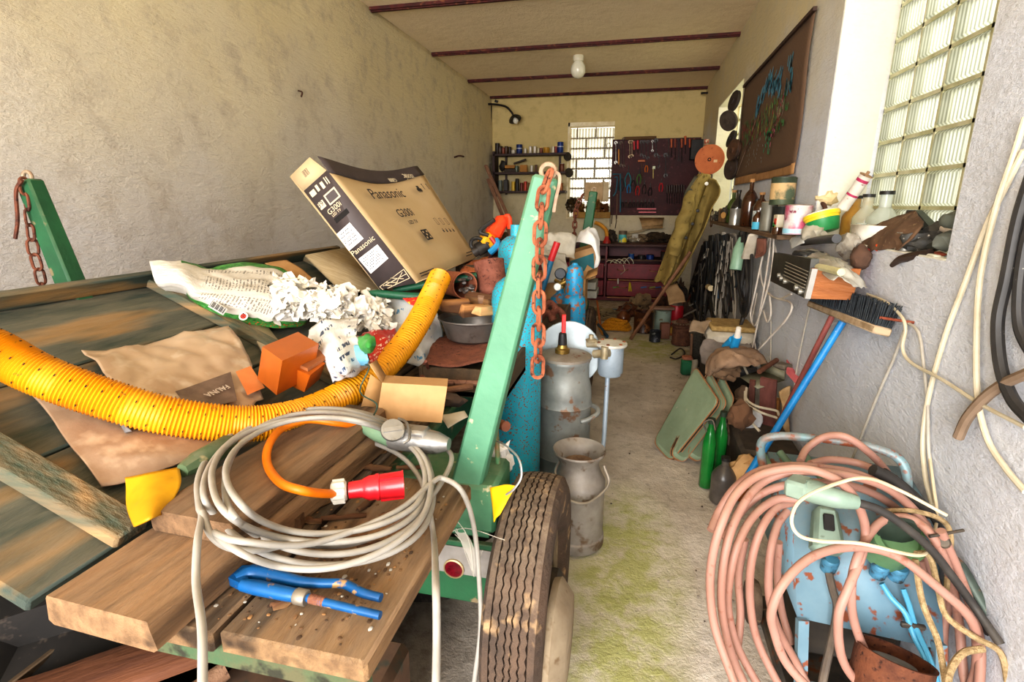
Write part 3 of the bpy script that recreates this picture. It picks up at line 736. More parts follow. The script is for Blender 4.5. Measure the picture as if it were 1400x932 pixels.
# printed packet seen through the sheet
pk = B().sheet(G([[(240, 535, .05), (315, 508, .058)], [(262, 562, .05), (325, 548, .058)]], Wp), 8, 8, .002, 9, 2)
pkt = thing('printed_packet', 'flat packet with a dark photo panel and white lettering beneath the plastic sheet', 'packet', Wp(285, 540, .05))
pk.obj('photo_panel', mat('#7d6a5e', '#6a584e', .5, 0, 20, .4, .6), pkt)
c0 = Wp(294, 532, .064); ex = (Wp(318, 522, .064) - Wp(285, 536, .064)).normalized(); ez = n_.copy(); ey = ez.cross(ex).normalized(); ez = ex.cross(ey)
Mt = Matrix((ex, ey, ez)).transposed().to_4x4(); Mt.translation = c0
B().text('FAUNA', .026, Mt @ Matrix.Rotation(PI, 4, 'Z')).obj('lettering', mat('#d8cbbd', None, .6), pkt)
B().sheet(G([[(322, 508, .06), (343, 500, .064)], [(338, 540, .06), (362, 530, .064)]], Wp), 6, 6, .002, 9, 5).obj('orange_panel', mat('#df8c52', '#d07a40', .5), pkt)
# grey folder corner below the pipe and yellow plastic pieces
B().sheet(G([[(150, 560, .055), (182, 590, .06)], [(175, 585, .055), (172, 592, .05)]], Wp), 4, 4).obj('grey_folder', mat('#6f6a68', None, .6), label='corner of a dark grey folder under the yellow pipe', cat='folder', solid=.006)
YPL = mat('#cf9a14', '#b8860c', .5, 0, 8, .4, .6, '#a07a30', 30, .66, .72)
yp = B().sheet([[W(172, 655, z=.92), W(205, 648, z=.935), W(245, 640, z=.93)], [W(174, 685, z=.905), W(208, 678, z=.925), W(246, 665, z=.92)], [W(186, 722, z=.885), W(205, 712, z=.91), W(222, 702, z=.90)]], 16, 16, .004, 9, 4)
yp.obj('plastic_scrap', YPL, label='torn yellow plastic scrap stuck beside the stacked planks', cat='plastic scrap', solid=.004)
# mossy green bottle-like tube behind the coil
gt0, gt1 = W(262, 636, z=.93), W(318, 604, z=.93)
gtt = thing('green_canister', 'scuffed olive green canister lying between sack and planks', 'canister', gt0)
OLV = mat('#4d6042', '#3c4f36', .6, 0, 10, .4, .7, '#93855e', 26, .6, .7, .3)
B().lathe([(.012, 0), (.02, .002), (.025, .015), (.025, .11), (.02, .12), (0, .125)], axis_mat(gt0, gt1), 16).obj('body', OLV, gtt)
B().lathe([(.0, -.025), (.016, -.025), (.02, -.01), (.023, .01)], axis_mat(gt0, gt1), 8).obj('cap', OLV, gtt)

# ---- seed sack with print
def bag_material():
    m, t, b = nt('printed_sack_film')
    uvn = t.nodes.new('ShaderNodeUVMap'); uvn.uv_map = 'uv'; s = t.nodes.new('ShaderNodeSeparateXYZ'); t.links.new(uvn.outputs[0], s.inputs[0])
    U_, V_ = s.outputs[1], s.outputs[0]
    white = mixc(t, ramp(t, noi(t, uvn.outputs[0], 5, 5), .4, .7), lin('#dcd6cd'), lin('#c2bbb0'))
    # columns of small print
    mp = t.nodes.new('ShaderNodeMapping'); mp.inputs['Scale'].default_value = (1, 1, 1); t.links.new(uvn.outputs[0], mp.inputs[0])
    lines = mth(t, 'GREATER_THAN', mth(t, 'SINE', mth(t, 'MULTIPLY', U_, 2 * PI * 60)), .1)
    mp2 = t.nodes.new('ShaderNodeMapping'); mp2.inputs['Scale'].default_value = (46, 60, 1); t.links.new(uvn.outputs[0], mp2.inputs[0])
    ww = mth(t, 'GREATER_THAN', noi(t, mp2.outputs[0], 1, 1), .47)
    cols = mth(t, 'GREATER_THAN', mth(t, 'SINE', mth(t, 'MULTIPLY', V_, 2 * PI * 3.4)), -.55)
    inside = mth(t, 'MULTIPLY', mth(t, 'MULTIPLY', mth(t, 'GREATER_THAN', U_, .34), mth(t, 'LESS_THAN', U_, .86)), mth(t, 'MULTIPLY', mth(t, 'GREATER_THAN', V_, .12), mth(t, 'LESS_THAN', V_, .80)))
    tx = mth(t, 'MULTIPLY', mth(t, 'MULTIPLY', lines, ww), mth(t, 'MULTIPLY', cols, inside))
    c = mixc(t, mth(t, 'MULTIPLY', tx, .75), white, lin('#55504c'))
    grass = mixc(t, ramp(t, noi(t, uvn.outputs[0], 34, 4, .7), .35, .65), lin('#1f5a2a'), lin('#57a04f'))
    edge = mth(t, 'MAXIMUM', mth(t, 'GREATER_THAN', V_, .86), mth(t, 'LESS_THAN', V_, .07))
    edge = mth(t, 'MULTIPLY', edge, mth(t, 'GREATER_THAN', U_, .2))
    c = mixc(t, edge, c, grass)
    spot = mth(t, 'MULTIPLY', mth(t, 'GREATER_THAN', noi(t, uvn.outputs[0], 55, 1), .62), mth(t, 'MULTIPLY', mth(t, 'GREATER_THAN', U_, .6), mth(t, 'GREATER_THAN', V_, .91)))
    c = mixc(t, spot, c, lin('#d8432f'))
    t.links.new(c, b.inputs['Base Color']); b.inputs['Roughness'].default_value = .35
    bump(t, b, noi(t, uvn.outputs[0], 9, 5), .35, .02)
    return m
rows = [[(203, 358, .10), (206, 372, .10), (212, 388, .07), (226, 401, .03)], [(240, 358, .13), (244, 372, .12), (248, 390, .09), (252, 402, .03)], [(285, 366, .09), (280, 385, .10), (272, 405, .08), (262, 415, .02)],
        [(330, 362, .11), (322, 388, .13), (312, 412, .10), (296, 436, .015)], [(380, 365, .13), (372, 392, .15), (362, 420, .11), (345, 447, .015)], [(410, 385, .12), (404, 408, .13), (398, 428, .11), (385, 450, .03)], [(425, 405, .09), (425, 420, .10), (425, 435, .09), (420, 447, .04)]]
bag = thing('seed_sack', 'crumpled white and green printed sack lying on the sideboard, torn open at one end', 'sack', Wp(300, 420))
B().sheet(G(rows, Wp), 70, 36, .011, 7, 5, amp2=.008, fr2=13).obj('film', bag_material(), bag, solid=.002)
# barcode, black frame and ladybird badge printed on it
bc = B(); a0, a1, b0 = Wp(290, 420, .055), Wp(307, 427, .05), Wp(285, 414, .08)
def on(px, py, h): return Wp(px, py, h)
p00, p10 = Wp(284, 419, .075), Wp(305, 431, .07); up_ = (Wp(290, 410, .105) - p00)
bcw = B().add([p00, p10, p10 + up_, p00 + up_], [(0, 1, 2, 3)]); bcw.obj('label_patch', mat('#e8e4de', None, .5), bag, solid=.001)
for i in range(11):
    f = .08 + i * .082; q0 = p00.lerp(p10, f); q1 = p00.lerp(p10, f + (.05 if i % 3 else .025)); o_ = V((.002, -.003, .003))
    bc.add([q0 + up_ * .12 + o_, q1 + up_ * .12 + o_, q1 + up_ * .88 + o_, q0 + up_ * .88 + o_], [(0, 1, 2, 3)])
bc.obj('barcode', mat('#3a3a3a', None, .6), bag)
def disc(c, nrm, r, rx=1): 
    F = frame_from(nrm).to_4x4(); F.translation = c
    return [F @ V((r * math.cos(a), r * rx * math.sin(a), 0)) for a in [i * PI / 9 for i in range(18)]]
bd_n = V((.35, -.75, .55)).normalized(); bcn = Wp(334, 434, .06)
B().add(disc(bcn + bd_n * .012, bd_n, .016), [tuple(range(18))]).obj('badge', mat('#eeeae4', None, .5), bag)
lb_ = B().add(disc(bcn + bd_n * .0135, bd_n, .0105), [tuple(range(18))]); lb_.obj('ladybird_print', mat('#d63524', None, .5), bag, 'red ladybird emblem')
sp = B()
for dx, dy, r in ((0, .0, .0025), (.005, .0045, .002), (-.005, .004, .002), (.0045, -.005, .002), (-.0045, -.0045, .002), (0, .0095, .003)):
    F = frame_from(bd_n); sp.add(disc(bcn + bd_n * .0145 + F.col[0] * dx + F.col[1] * dy, bd_n, r), [tuple(range(18))])
sp.obj('ladybird_spot', mat('#1c1a18', None, .5), bag)
# ---- heap of shredded white foil spilling from the sack
fo = B(); rr = random.Random(11)
for i in range(230):
    u, v = rr.random(), rr.random()
    px = 378 + 152 * u; py = 380 + 26 * u + 46 * v
    h = .05 + .10 * (1 - abs(v - .4) * 1.5) * (1 - abs(u - .5) * .9)
    c = Wp(px, py, max(.07, h + .06)); s = rr.uniform(.018, .045)
    Rm = TR(c, rr.uniform(-1.2, 1.2), rr.uniform(-1.2, 1.2), rr.uniform(0, 6.3))
    fo.sheet([[V((-s, -s * .6, 0)), V((0, -s * .5, s * rr.uniform(-.6, .8))), V((s, -s * .6, s * rr.uniform(-.4, .4)))], [V((-s, 0, s * rr.uniform(-.5, .7))), V((0, 0, s * rr.uniform(.1, .9))), V((s, 0, 0))], [V((-s * .9, s * .6, 0)), V((0, s * .5, s * rr.uniform(-.5, .5))), V((s, s * .7, 0))]], 6, 6, s * .5, 1 / s, i, M=Rm)
fo.obj('shredded_foil', mat('#fbf8f2', '#ebe6dc', .6, 0, 12, .35, .65), label='heap of torn white plastic film on the sack mouth', cat='plastic film', kind='stuff')
# small printed bags right of the sack
def blue_print(name, base, ink, thr=.6, sc=26):
    m, t, b = nt(name); uvn = t.nodes.new('ShaderNodeUVMap'); uvn.uv_map = 'uv'
    c = mixc(t, ramp(t, noi(t, uvn.outputs[0], 5, 4), .4, .7), lin(base), tuple(v * .82 for v in lin(base)[:3]) + (1,))
    sp_ = t.nodes.new('ShaderNodeSeparateXYZ'); t.links.new(uvn.outputs[0], sp_.inputs[0])
    ln = mth(t, 'GREATER_THAN', mth(t, 'SINE', mth(t, 'ADD', mth(t, 'MULTIPLY', sp_.outputs[1], sc * 2.2), mth(t, 'MULTIPLY', sp_.outputs[0], sc * .5))), .15)
    mp = t.nodes.new('ShaderNodeMapping'); mp.inputs['Scale'].default_value = (sc * 1.1, sc * .33, 1); t.links.new(uvn.outputs[0], mp.inputs[0])
    f = mth(t, 'MULTIPLY', mth(t, 'MULTIPLY', ln, mth(t, 'GREATER_THAN', noi(t, mp.outputs[0], 1, 1), .5)), mth(t, 'GREATER_THAN', noi(t, uvn.outputs[0], 3.2, 1), thr - .12))
    c = mixc(t, f, c, lin(ink))
    t.links.new(c, b.inputs['Base Color']); b.inputs['Roughness'].default_value = .35; bump(t, b, noi(t, uvn.outputs[0], 12, 4), .3, .01)
    return m
B().sheet([[W(422, 452, z=1.06), W(445, 440, z=1.10), W(490, 438, z=1.10)], [W(428, 478, z=1.04), W(455, 468, z=1.08), W(488, 462, z=1.08)], [W(448, 505, z=1.01), W(470, 505, z=1.04), W(498, 490, z=1.03)], [W(458, 524, z=.97), W(480, 518, z=.99), W(505, 503, z=.99)]], 32, 28, .012, 9, 2, amp2=.010, fr2=15).obj('plastic_bag', blue_print('blue_print_film', '#e2dfdc', '#3a4a66', .63), label='crumpled white bag with dark blue print beside the orange drawer', cat='bag', solid=.002)
B().sheet([[W(468, 478, z=1.05), W(482, 470, z=1.07), W(500, 478, z=1.07)], [W(475, 492, z=1.03), W(490, 488, z=1.05), W(504, 492, z=1.05)], [W(482, 502, z=1.01), W(492, 500, z=1.02), W(502, 500, z=1.02)]], 14, 14, .006, 12, 4, amp2=.004).obj('plastic_bag', mat('#8fcbe4', '#6fb5d8', .35), label='scrap of sky blue film on the crumpled white bag', cat='bag', solid=.002)
B().sheet([[W(486, 462, z=1.05), W(510, 454, z=1.04), W(540, 450, z=1.0)], [W(500, 478, z=1.03), W(515, 476, z=1.02), W(545, 472, z=.97)], [W(505, 496, z=1.0), W(520, 496, z=.98), W(540, 492, z=.94)]], 20, 16, .010, 10, 7, amp2=.006).obj('plastic_bag', blue_print('red_print_film', '#d22a2e', '#f1dcd4', .6, 22), label='red bag with white lettering behind the white bag', cat='bag', solid=.002)
B().sheet([[W(490, 462, z=1.10), W(505, 458, z=1.12), W(512, 462, z=1.12)], [W(492, 475, z=1.09), W(502, 474, z=1.11), W(512, 474, z=1.10)], [W(500, 484, z=1.07), W(505, 484, z=1.08), W(508, 482, z=1.08)]], 12, 12, .006, 12, 9, amp2=.004).obj('plastic_bag', mat('#4aa04c', '#2f7f3a', .4), label='green plastic scrap on the red lettered bag', cat='bag', solid=.002)
B().sheet([[W(530, 408, z=1.06), W(560, 406, z=1.07), W(592, 412, z=1.06)], [W(533, 432, z=.99), W(565, 430, z=1.02), W(601, 438, z=.99)], [W(540, 462, z=.93), W(572, 468, z=.95), W(606, 462, z=.92)], [W(556, 498, z=.86), W(578, 502, z=.87), W(592, 500, z=.86)]], 30, 28, .010, 7, 6, amp2=.008, fr2=12).obj('plastic_bag', blue_print('pale_blue_print_film', '#dcdfe2', '#5a93c0', .66, 18), label='big pale bag with blue print behind the yellow pipe, beside the basin', cat='bag', solid=.002)
B().sheet([[W(552, 410, z=1.10), W(580, 404, z=1.11)], [W(568, 420, z=1.07), W(592, 416, z=1.08)]], 10, 10, .008, 14, 3, amp2=.004).obj('plastic_bag', blue_print('red_yellow_film', '#d8352c', '#f0c040', .58, 8), label='red and yellow packet corner under the dark green tube', cat='bag', solid=.002)
# orange wooden drawer pieces
ORW = mat('#b9601a', '#a05014', .35, 0, 4, .35, .65, None, coat=.3)
dr = thing('drawer_box', 'orange varnished drawer box beside the plastic sheet', 'drawer', W(390, 520, z=.97))
ca, cb_, cd = W(350, 497, z=1.03), W(416, 458, z=1.06), W(433, 478, z=1.06)
fx = W(357, 478, z=1.075); gx = W(424, 456, z=1.10); hx = W(382, 496, z=1.075)
def quadbox(b, p, e1, e2, e3):
    vs = [p, p + e1, p + e1 + e2, p + e2]; vs += [q + e3 for q in vs]
    return b.add(vs, [(0, 3, 2, 1), (4, 5, 6, 7), (0, 1, 5, 4), (1, 2, 6, 5), (2, 3, 7, 6), (3, 0, 4, 7)])
o = W(378, 540, z=.965); e1 = W(352, 518, z=.975) - o
up3 = W(386, 493, z=1.075) - o; e2 = W(436, 470, z=1.09) - W(386, 493, z=1.075)
quadbox(B(), o, e1, e2, up3).obj('drawer_side', ORW, dr)
o = W(416, 536, z=.955); e1 = W(384, 521, z=.965) - o; up3 = W(424, 513, z=1.02) - o; e2 = W(445, 496, z=1.03) - W(424, 513, z=1.02)
quadbox(B(), o, e1, e2, up3).obj('drawer_front', ORW, dr)
o2 = W(392, 494, z=1.028) ; 
quadbox(B(), W(421, 508, z=1.024), W(390, 494, z=1.034) - W(421, 508, z=1.024), W(452, 488, z=1.035) - W(421, 508, z=1.024), V((0, 0, .010))).obj('drawer_edge', mat('#a5673a', '#8a5430', .6), dr, 'raw brown wood')
# small cardboard box by the connector
KRAFT = mat('#b58c5c', '#a27a4c', .8, 0, 8, .35, .65, '#8a6238', 30, .66, .72)
KRAFT2 = mat('#c0986a', '#ad8558', .8, 0, 8, .35, .65)
cbx = thing('cardboard_box', 'small open kraft cardboard box beside the metal connector', 'box', W(550, 560, z=.89))
o = W(515, 572, z=.875); ex_ = W(604, 578, z=.875) - o; ez_ = V((.01, .03, .105)); ey_ = V((-.03, .09, -.005))
quadbox(B(), o, ex_, ey_ * .9, ez_).obj('carton', KRAFT2, cbx)
B().add([o + ez_, o + ez_ + V((-.02, -.03, .035)), o + V((-.05, -.01, .02)), o], [(0, 1, 2, 3)]).obj('carton_flap', KRAFT, cbx, solid=.003)
B().add([o + ez_ + ey_ * .9, o + ey_ * .9 + ez_ + V((-.03, .0, .05)), o + ez_ + V((-.03, -.01, .06)), o + ez_], [(0, 1, 2, 3)]).obj('carton_flap', KRAFT2, cbx, solid=.003)
B().tube([W(495, 498, z=1.02), W(505, 502, z=1.03), W(492, 535, z=.97), W(515, 552, z=.96), W(510, 570, z=.92)], .0022, 6, 4).obj('wire_hook', mat('#3f5a50', None, .5, .3), label='bent dark wire hooked over the small kraft box', cat='wire')
# ================================================================ flat-screen carton leaning over the load
def plane_pt(px, py, p0, n, off=0):
    d = ray(px, py); o = V((0, 0, HC)); k = (p0 - o).dot(n) / d.dot(n)
    return o + d * k + n * off
YN, YF = 2.20, 3.19
TL, TRc, BR, BL = W(450, 236, y=YN), W(580, 239, y=YF), W(652, 352, y=YF), W(569, 387, y=YN)
BLb = W(520, 396, y=YN); TLb = W(397, 241, y=YN); FLP = W(424, 215, y=YN)
thk = BLb - BL
BRb = BR + thk; TRb = TRc + thk * .9; TB = W(434, 214, y=YN); TBf = W(570, 227, y=YF)
nF = (BL - TL).cross(TRc - TL).normalized()
if nF.dot(V((0, 0, HC)) - TL) < 0: nF = -nF
nE = V((0, -1, 0))
PRINT = mat('#2f2a2a', None, .7)
CARD = mat('#c9b08a', '#bfa47c', .75, 0, 3, .3, .7)
tvb = thing('cardboard_carton', 'tall brown flat-screen carton with a dark printed end, leaning over the sideboard', 'carton', (BL + BRb) / 2)
# front face with a sagging top edge
fr = B(); vs = []; NU, NV_ = 16, 10
def fpt(u, v):
    p = (TL.lerp(TRc, u)).lerp(BL.lerp(BR, u), v)
    s = math.sin(PI * u) ** 1.2 * (1 - v) ** 2.2
    return p - nF * .045 * s + (BL - TL).normalized() * .028 * s
for i in range(NU + 1):
    for j in range(NV_ + 1): vs.append(fpt(i / NU, j / NV_))
gridf = [(i * (NV_ + 1) + j, i * (NV_ + 1) + j + 1, (i + 1) * (NV_ + 1) + j + 1, (i + 1) * (NV_ + 1) + j) for i in range(NU) for j in range(NV_)]
fr.add(vs, gridf)
fr.obj('front_panel', CARD, tvb, solid=.005)
tp = B(); vs = []
for i in range(NU + 1):
    u = i / NU; a = fpt(u, 0); b_ = TB.lerp(TBf, u) - V((0, 0, 1)) * .045 * math.sin(PI * u) ** 1.2
    for j in range(4): vs.append(a.lerp(b_, j / 3))
tp.add(vs, [(i * 4 + j, i * 4 + j + 1, (i + 1) * 4 + j + 1, (i + 1) * 4 + j) for i in range(NU) for j in range(3)])
DARKP = mat('#4d4343', '#443b3b', .6, 0, 6)
tpo = tp.obj('top_panel', DARKP, tvb, 'dark printed top strip', solid=.003)
M0, M1 = W(416, 261, y=YN), W(447, 233, y=YN)
B().add([TLb, FLP, M1, M0], [(0, 1, 2, 3)]).obj('end_flap', CARD, tvb, solid=.004)
ep = B().add([M0, M1, TL, BL, BLb], [(0, 1, 2, 3, 4)]).obj('end_panel', DARKP, tvb, 'dark grey printed end', solid=.004)
bk = B().add([TLb, BLb, BRb, TRb], [(0, 1, 2, 3)]).add([BL, BLb, BRb, BR], [(0, 1, 2, 3)]).add([TRc, BR, BRb, TRb], [(0, 1, 2, 3)])
bk.obj('back_panel', CARD, tvb, solid=.004)
exF = (TRc - TL).normalized(); eyF = nF.cross(exF).normalized()
def onF(px, py, sx=1.0, shear=0):
    p = plane_pt(px, py, TL, nF, .004); M = Matrix((exF * sx, eyF, nF)).transposed().to_4x4(); M.translation = p; return M
for tx_, sz_, px, py in (('Panasonic', .087, 534, 271), ('G300i', .069, 557, 296), ('LED TV', .031, 566, 306)): B().text(tx_, sz_, onF(px, py), .0005).obj('lettering', PRINT, tvb)
def icon(M, *bs):
    b = B()
    for c, s_ in bs: b.box(c, s_, M)
    b.obj('printed_icon', PRINT, tvb)
# dark square panel with a pale cell pattern, rows of small pictograms, box drawings, bottom captions
icon(onF(583, 321), ((0, 0, 0), (.072, .066, .0008)))
for k in range(3):
    for l in range(3):
        if (k + l) % 2 == 0: B().box((-.02 + k * .02, -.018 + l * .018, .001), (.012, .011, .0006), onF(583, 321)).obj('printed_cell', CARD, tvb)
for k in range(4): icon(onF(606 + k * 4.5, 316 - k * .2), ((0, 0, 0), (.014, .018, .0008)), ((0, .014, 0), (.008, .004, .0008)))
for k in range(3): icon(onF(596 + k * 7, 303), *[((x, y, 0), sz) for x, y, sz in ((0, .022, (.024, .002, .0008)), (0, -.022, (.024, .002, .0008)), (-.012, 0, (.002, .044, .0008)), (.012, 0, (.002, .044, .0008)))])
icon(onF(573, 260), ((0, 0, 0), (.06, .02, .0008)), ((0, .018, 0), (.03, .02, .0008)), ((0, -.014, 0), (.045, .004, .0008)))
for px in (578, 584): icon(onF(px, 256), ((0, 0, 0), (.005, .036, .0008)), ((0, .02, 0), (.012, .006, .0008)))
for px, py, L_ in ((583, 371, .16), (583, 375, .13), (641, 345, .10), (641, 349, .10)): icon(onF(px, py), ((0, 0, 0), (L_, .005, .0008)))
exE = (M1 - M0).normalized(); eyE = V((0, -1, 0)).cross(exE) * 1.0
eyE = ((TL - BL).normalized() - exE * ((TL - BL).normalized().dot(exE))).normalized()
def onE(px, py, off=.004):
    p = W(px, py, y=YN - off); M = Matrix((exE, eyE, V((0, -1, 0)))).transposed().to_4x4(); M.translation = p; return M
wh = mat('#ece9e6', None, .6); CREAMP = mat('#d8c8a8', None, .7)
for tx_, sz_, px, py in (('Panasonic', .036, 498, 339), ('G300i', .034, 459, 287), ('LED TV', .017, 461, 292)): B().text(tx_, sz_, onE(px, py), .0004).obj('lettering', CREAMP, ep)
for k, (px, py, w_, h_) in enumerate(((428, 264, .03, .026), (434, 257, .014, .03), (441, 253, .016, .032), (445, 247, .005, .034), (448, 246, .005, .034), (440, 280, .034, .034))):
    B().box((0, 0, 0), (w_, h_, .0008), onE(px, py)).obj('printed_icon', CREAMP, ep)
B().box((0, 0, 0), (.07, .052, .0006), onE(454, 268)).obj('printed_icon', CREAMP, ep)
B().box((0, 0, .0006), (.056, .038, .0006), onE(454, 268)).text('39', .034, onE(440, 282.5, .0055), .0003).obj('printed_icon', DARKP, ep)
B().box((0, 0, 0), (.085, .024, .002), onE(467, 295), bev=.001).obj('hand_hole', mat('#1d1918', None, .9), ep)
def label_patch(pts, name):
    q = [W(px, py, y=YN - .005) for px, py in pts]
    o = B().add(q, [(0, 1, 2, 3)]).obj(name, wh, ep)
    return q
qa = label_patch([(460, 320), (478, 304), (497, 326), (477, 343)], 'paper_label')
qb = label_patch([(490, 354), (516, 334), (531, 353), (507, 374)], 'paper_label')
ink = B()
for q, rowsn in ((qa, 5), (qb, 6)):
    for r in range(rowsn):
        v0 = .14 + r * .78 / rowsn; v1 = v0 + .3 / rowsn * (2 if r in (2,) else 1)
        for k in range(9):
            if (k * 7 + r * 3) % 4 == 0: continue
            u0 = .1 + k * .085; u1 = u0 + (.05 if r != 2 else .03)
            f = lambda u, v: q[0].lerp(q[1], u).lerp(q[3].lerp(q[2], u), v) + V((0, -.003, 0))
            ink.add([f(u0, v0), f(u1, v0), f(u1, v1), f(u0, v1)], [(0, 1, 2, 3)])
ink.obj('label_print', mat('#4a4a52', None, .7), ep)
def lines(pts, r=.0012, y=YN - .005):
    b = B()
    for a, c in pts: b.cyl(W(*a, y=y), W(*c, y=y), r, n=5)
    return b
lines([((519, 392), (552, 368)), ((552, 368), (560, 380)), ((560, 380), (530, 394)), ((519, 392), (524, 396)), ((524, 390), (536, 390)), ((527, 386), (544, 386)), ((534, 380), (552, 381)), ((530, 384), (540, 377)), ((540, 390), (550, 372)), ((524, 391), (556, 374))], .0018).obj('printed_icon', CREAMP, ep)
# barcode on the end flap, lettering on the top strip
bf = B()
for k in range(8): bf.box((-.014 + k * .004, 0, 0), (.0022 if k % 3 else .0012, .03, .0006), onE(418, 236))
bf.obj('barcode', PRINT, tvb)
MT = Matrix((exF, ((TB - TL) - exF * (TB - TL).dot(exF)).normalized(), nF)).transposed()
for nm, u, sz in (('Panasonic', .85, .06), ('G300i', .62, .036)):
    p = fpt(u, 0).lerp(TB.lerp(TBf, u) - V((0, 0, 1)) * .045 * math.sin(PI * u) ** 1.2, .35)
    zz = exF.cross(MT.col[1]).normalized()
    if zz.z < 0: zz = -zz
    M = Matrix((-exF, -MT.col[1].copy(), zz)).transposed().to_4x4(); M.translation = p + zz * .004
    B().text(nm, sz, M, .0005).obj('lettering', CREAMP, tpo)
# boards and cardboard under the carton
FIB = mat('#c4b291', '#b09c7a', .85, 0, 10, .35, .65, None, bmp=.3, bscale=40, st=(1, 4, 1))
B().add([Wp(417, 351, .05), Wp(476, 340, .06), Wp(528, 402, .09), Wp(465, 398, .06)], [(0, 1, 2, 3)]).obj('fibreboard', FIB, label='pale fibreboard sheet lying between the sideboard and the carton', cat='board', solid=.012)
B().sheet(G([[(362, 360, .05), (392, 356, .08)], [(385, 372, .04), (412, 368, .07)], [(405, 392, .03), (440, 392, .05)]], Wp), 10, 10, .004, 8, 2).obj('cardboard_sheet', KRAFT, label='tan cardboard flap behind the white plastic film', cat='cardboard', solid=.004)
B().add([Wp(338, 447, .012), Wp(358, 440, .014), Wp(420, 520, .02), Wp(380, 520, .018)], [(0, 1, 2, 3)]).obj('fibreboard', mat('#a89880', '#94846a', .85, 0, 8), label='grey fibreboard strip under the orange drawer box', cat='board', solid=.01)
crate('wooden_crate', 'wooden crate below the leaning carton', (-1.2, 2.86, .802), (.28, .56, .27))
DKG = mat('#1f6347', '#174d38', .5, 0, 10, .4, .65, '#7f8a72', 30, .66, .72)
tb = [W(498, 401, t=.0034), W(517, 401, t=.0034), W(560, 405, t=.0034), W(592, 405, t=.0034)]
B().tube(tb, [.006, .018, .019, .019], 12, 4).obj('green_tube', DKG, label='dark green tube with a tapered end under the yellow pipe', cat='tube')
B().tube([W(538, 397, t=.0035), W(575, 390, t=.0035), W(652, 377, t=.0035)], [.012, .017, .017], 12, 4).obj('green_tube', DKG, label='dark green tube running behind the yellow pipe to the rusty pots', cat='tube')
# ---- basin with firewood
ZB = .925
bc_ = W(648, 432, z=1.03); bas = thing('basin', 'dull aluminium basin full of firewood behind the near stake', 'basin', (bc_.x, bc_.y, ZB))
ALD = mat('#8b8680', '#736d67', .45, .7, 8, .35, .65, '#5a5048', 20, .6, .7)
B().lathe([(0, 0), (.095, 0), (.12, .015), (.142, .09), (.15, .102), (.157, .105), (.157, .099), (.147, .094), (.135, .088), (.115, .018), (.0, .006)], TR((bc_.x, bc_.y, ZB)), 40).obj('basin_wall', ALD, bas)
FW = wood('#c08a55', '#9a6a3d', 'x', .85, 6, .8, '#5a3a22')
def log(label, c, L, w, h, rz, rx=0, m=FW, seed=0):
    b = B(); b.box((0, 0, 0), (L, w, h), None, .004, (.96, .7))
    for v in b.v: v += V((noise.noise(v * 20 + V((seed, 0, 0))), noise.noise(v * 20 + V((0, seed, 0))), noise.noise(v * 20 + V((0, 0, seed))))) * .008
    return b.obj('firewood', m, label=label, cat='firewood', group='firewood in the basin', M=TR(c, rx, .08, rz))
log('big split block of firewood on the left side of the basin', W(622, 418, z=1.065), .13, .08, .055, .5, seed=1)
log('thin split firewood piece in the middle of the basin', W(646, 424, z=1.055), .12, .035, .05, .9, .3, seed=2)
log('pale firewood wedge on the right side of the basin', W(662, 424, z=1.06), .11, .05, .04, 1.2, .2, wood('#d3a878', '#b98a58', 'x'), seed=3)
log('bark-covered firewood slab at the back of the basin', W(655, 407, z=1.085), .15, .06, .035, -.4, .5, BARK, seed=4)
log('grey-brown firewood chip atop the basin rim', W(668, 410, z=1.08), .10, .04, .03, .2, .4, wood('#9a7a62', '#7a5c48', 'x'), seed=5)
# rusty pots
RST = rust('#6e3e30', '#8a5646'); RST2 = rust('#8a4f38', '#a8694c')
def openpot(name, label, p, q, r, m, cat='pot', fill=None):
    L = (V(q) - V(p)).length; M = axis_mat(p, q)
    t = thing(name, label, cat, p)
    B().lathe([(0, .004), (r * .94, 0), (r * .97, L * .1), (r * .95, L * .5), (r, L * .97), (r * 1.02, L), (r * .94, L), (r * .9, L * .5), (r * .88, L * .1), (0, L * .08)], M, 26).obj('pot_wall', m, t)
    return t
openpot('rusty_pot', 'tall rusty brown pot standing askew behind the basin', W(676, 407, y=2.42), W(668, 357, y=2.46), .074, RST)
pt = openpot('rusty_pot', 'rusty pot lying on its side with debris in its mouth', W(602, 385, y=2.5), W(636, 390, y=2.30), .062, RST2)
fl = B(); rr = random.Random(5)
for i in range(26): fl.tint(rr.choice(['#3a3230', '#1c1a19', '#8a8480', '#5a4a40'])).blob(W(636, 390, y=2.31) + V((rr.uniform(-.035, .035), rr.uniform(.0, .03), rr.uniform(-.035, .035))), (.012, .01, .009), seed=i, sub=1)
fl.obj('debris_in_pot', vcol(.8), label='dark debris filling the mouth of the lying pot', cat='debris', kind='stuff')
B().sheet([[W(640, 360, z=1.16), W(668, 350, z=1.18)], [W(628, 372, z=1.13), W(660, 372, z=1.13)]], 8, 8, .01, 9, 4).obj('rusty_sheet', rust('#a55a38', '#c0774c'), label='curved orange rusty metal sheet behind the pots', cat='metal sheet', solid=.003)
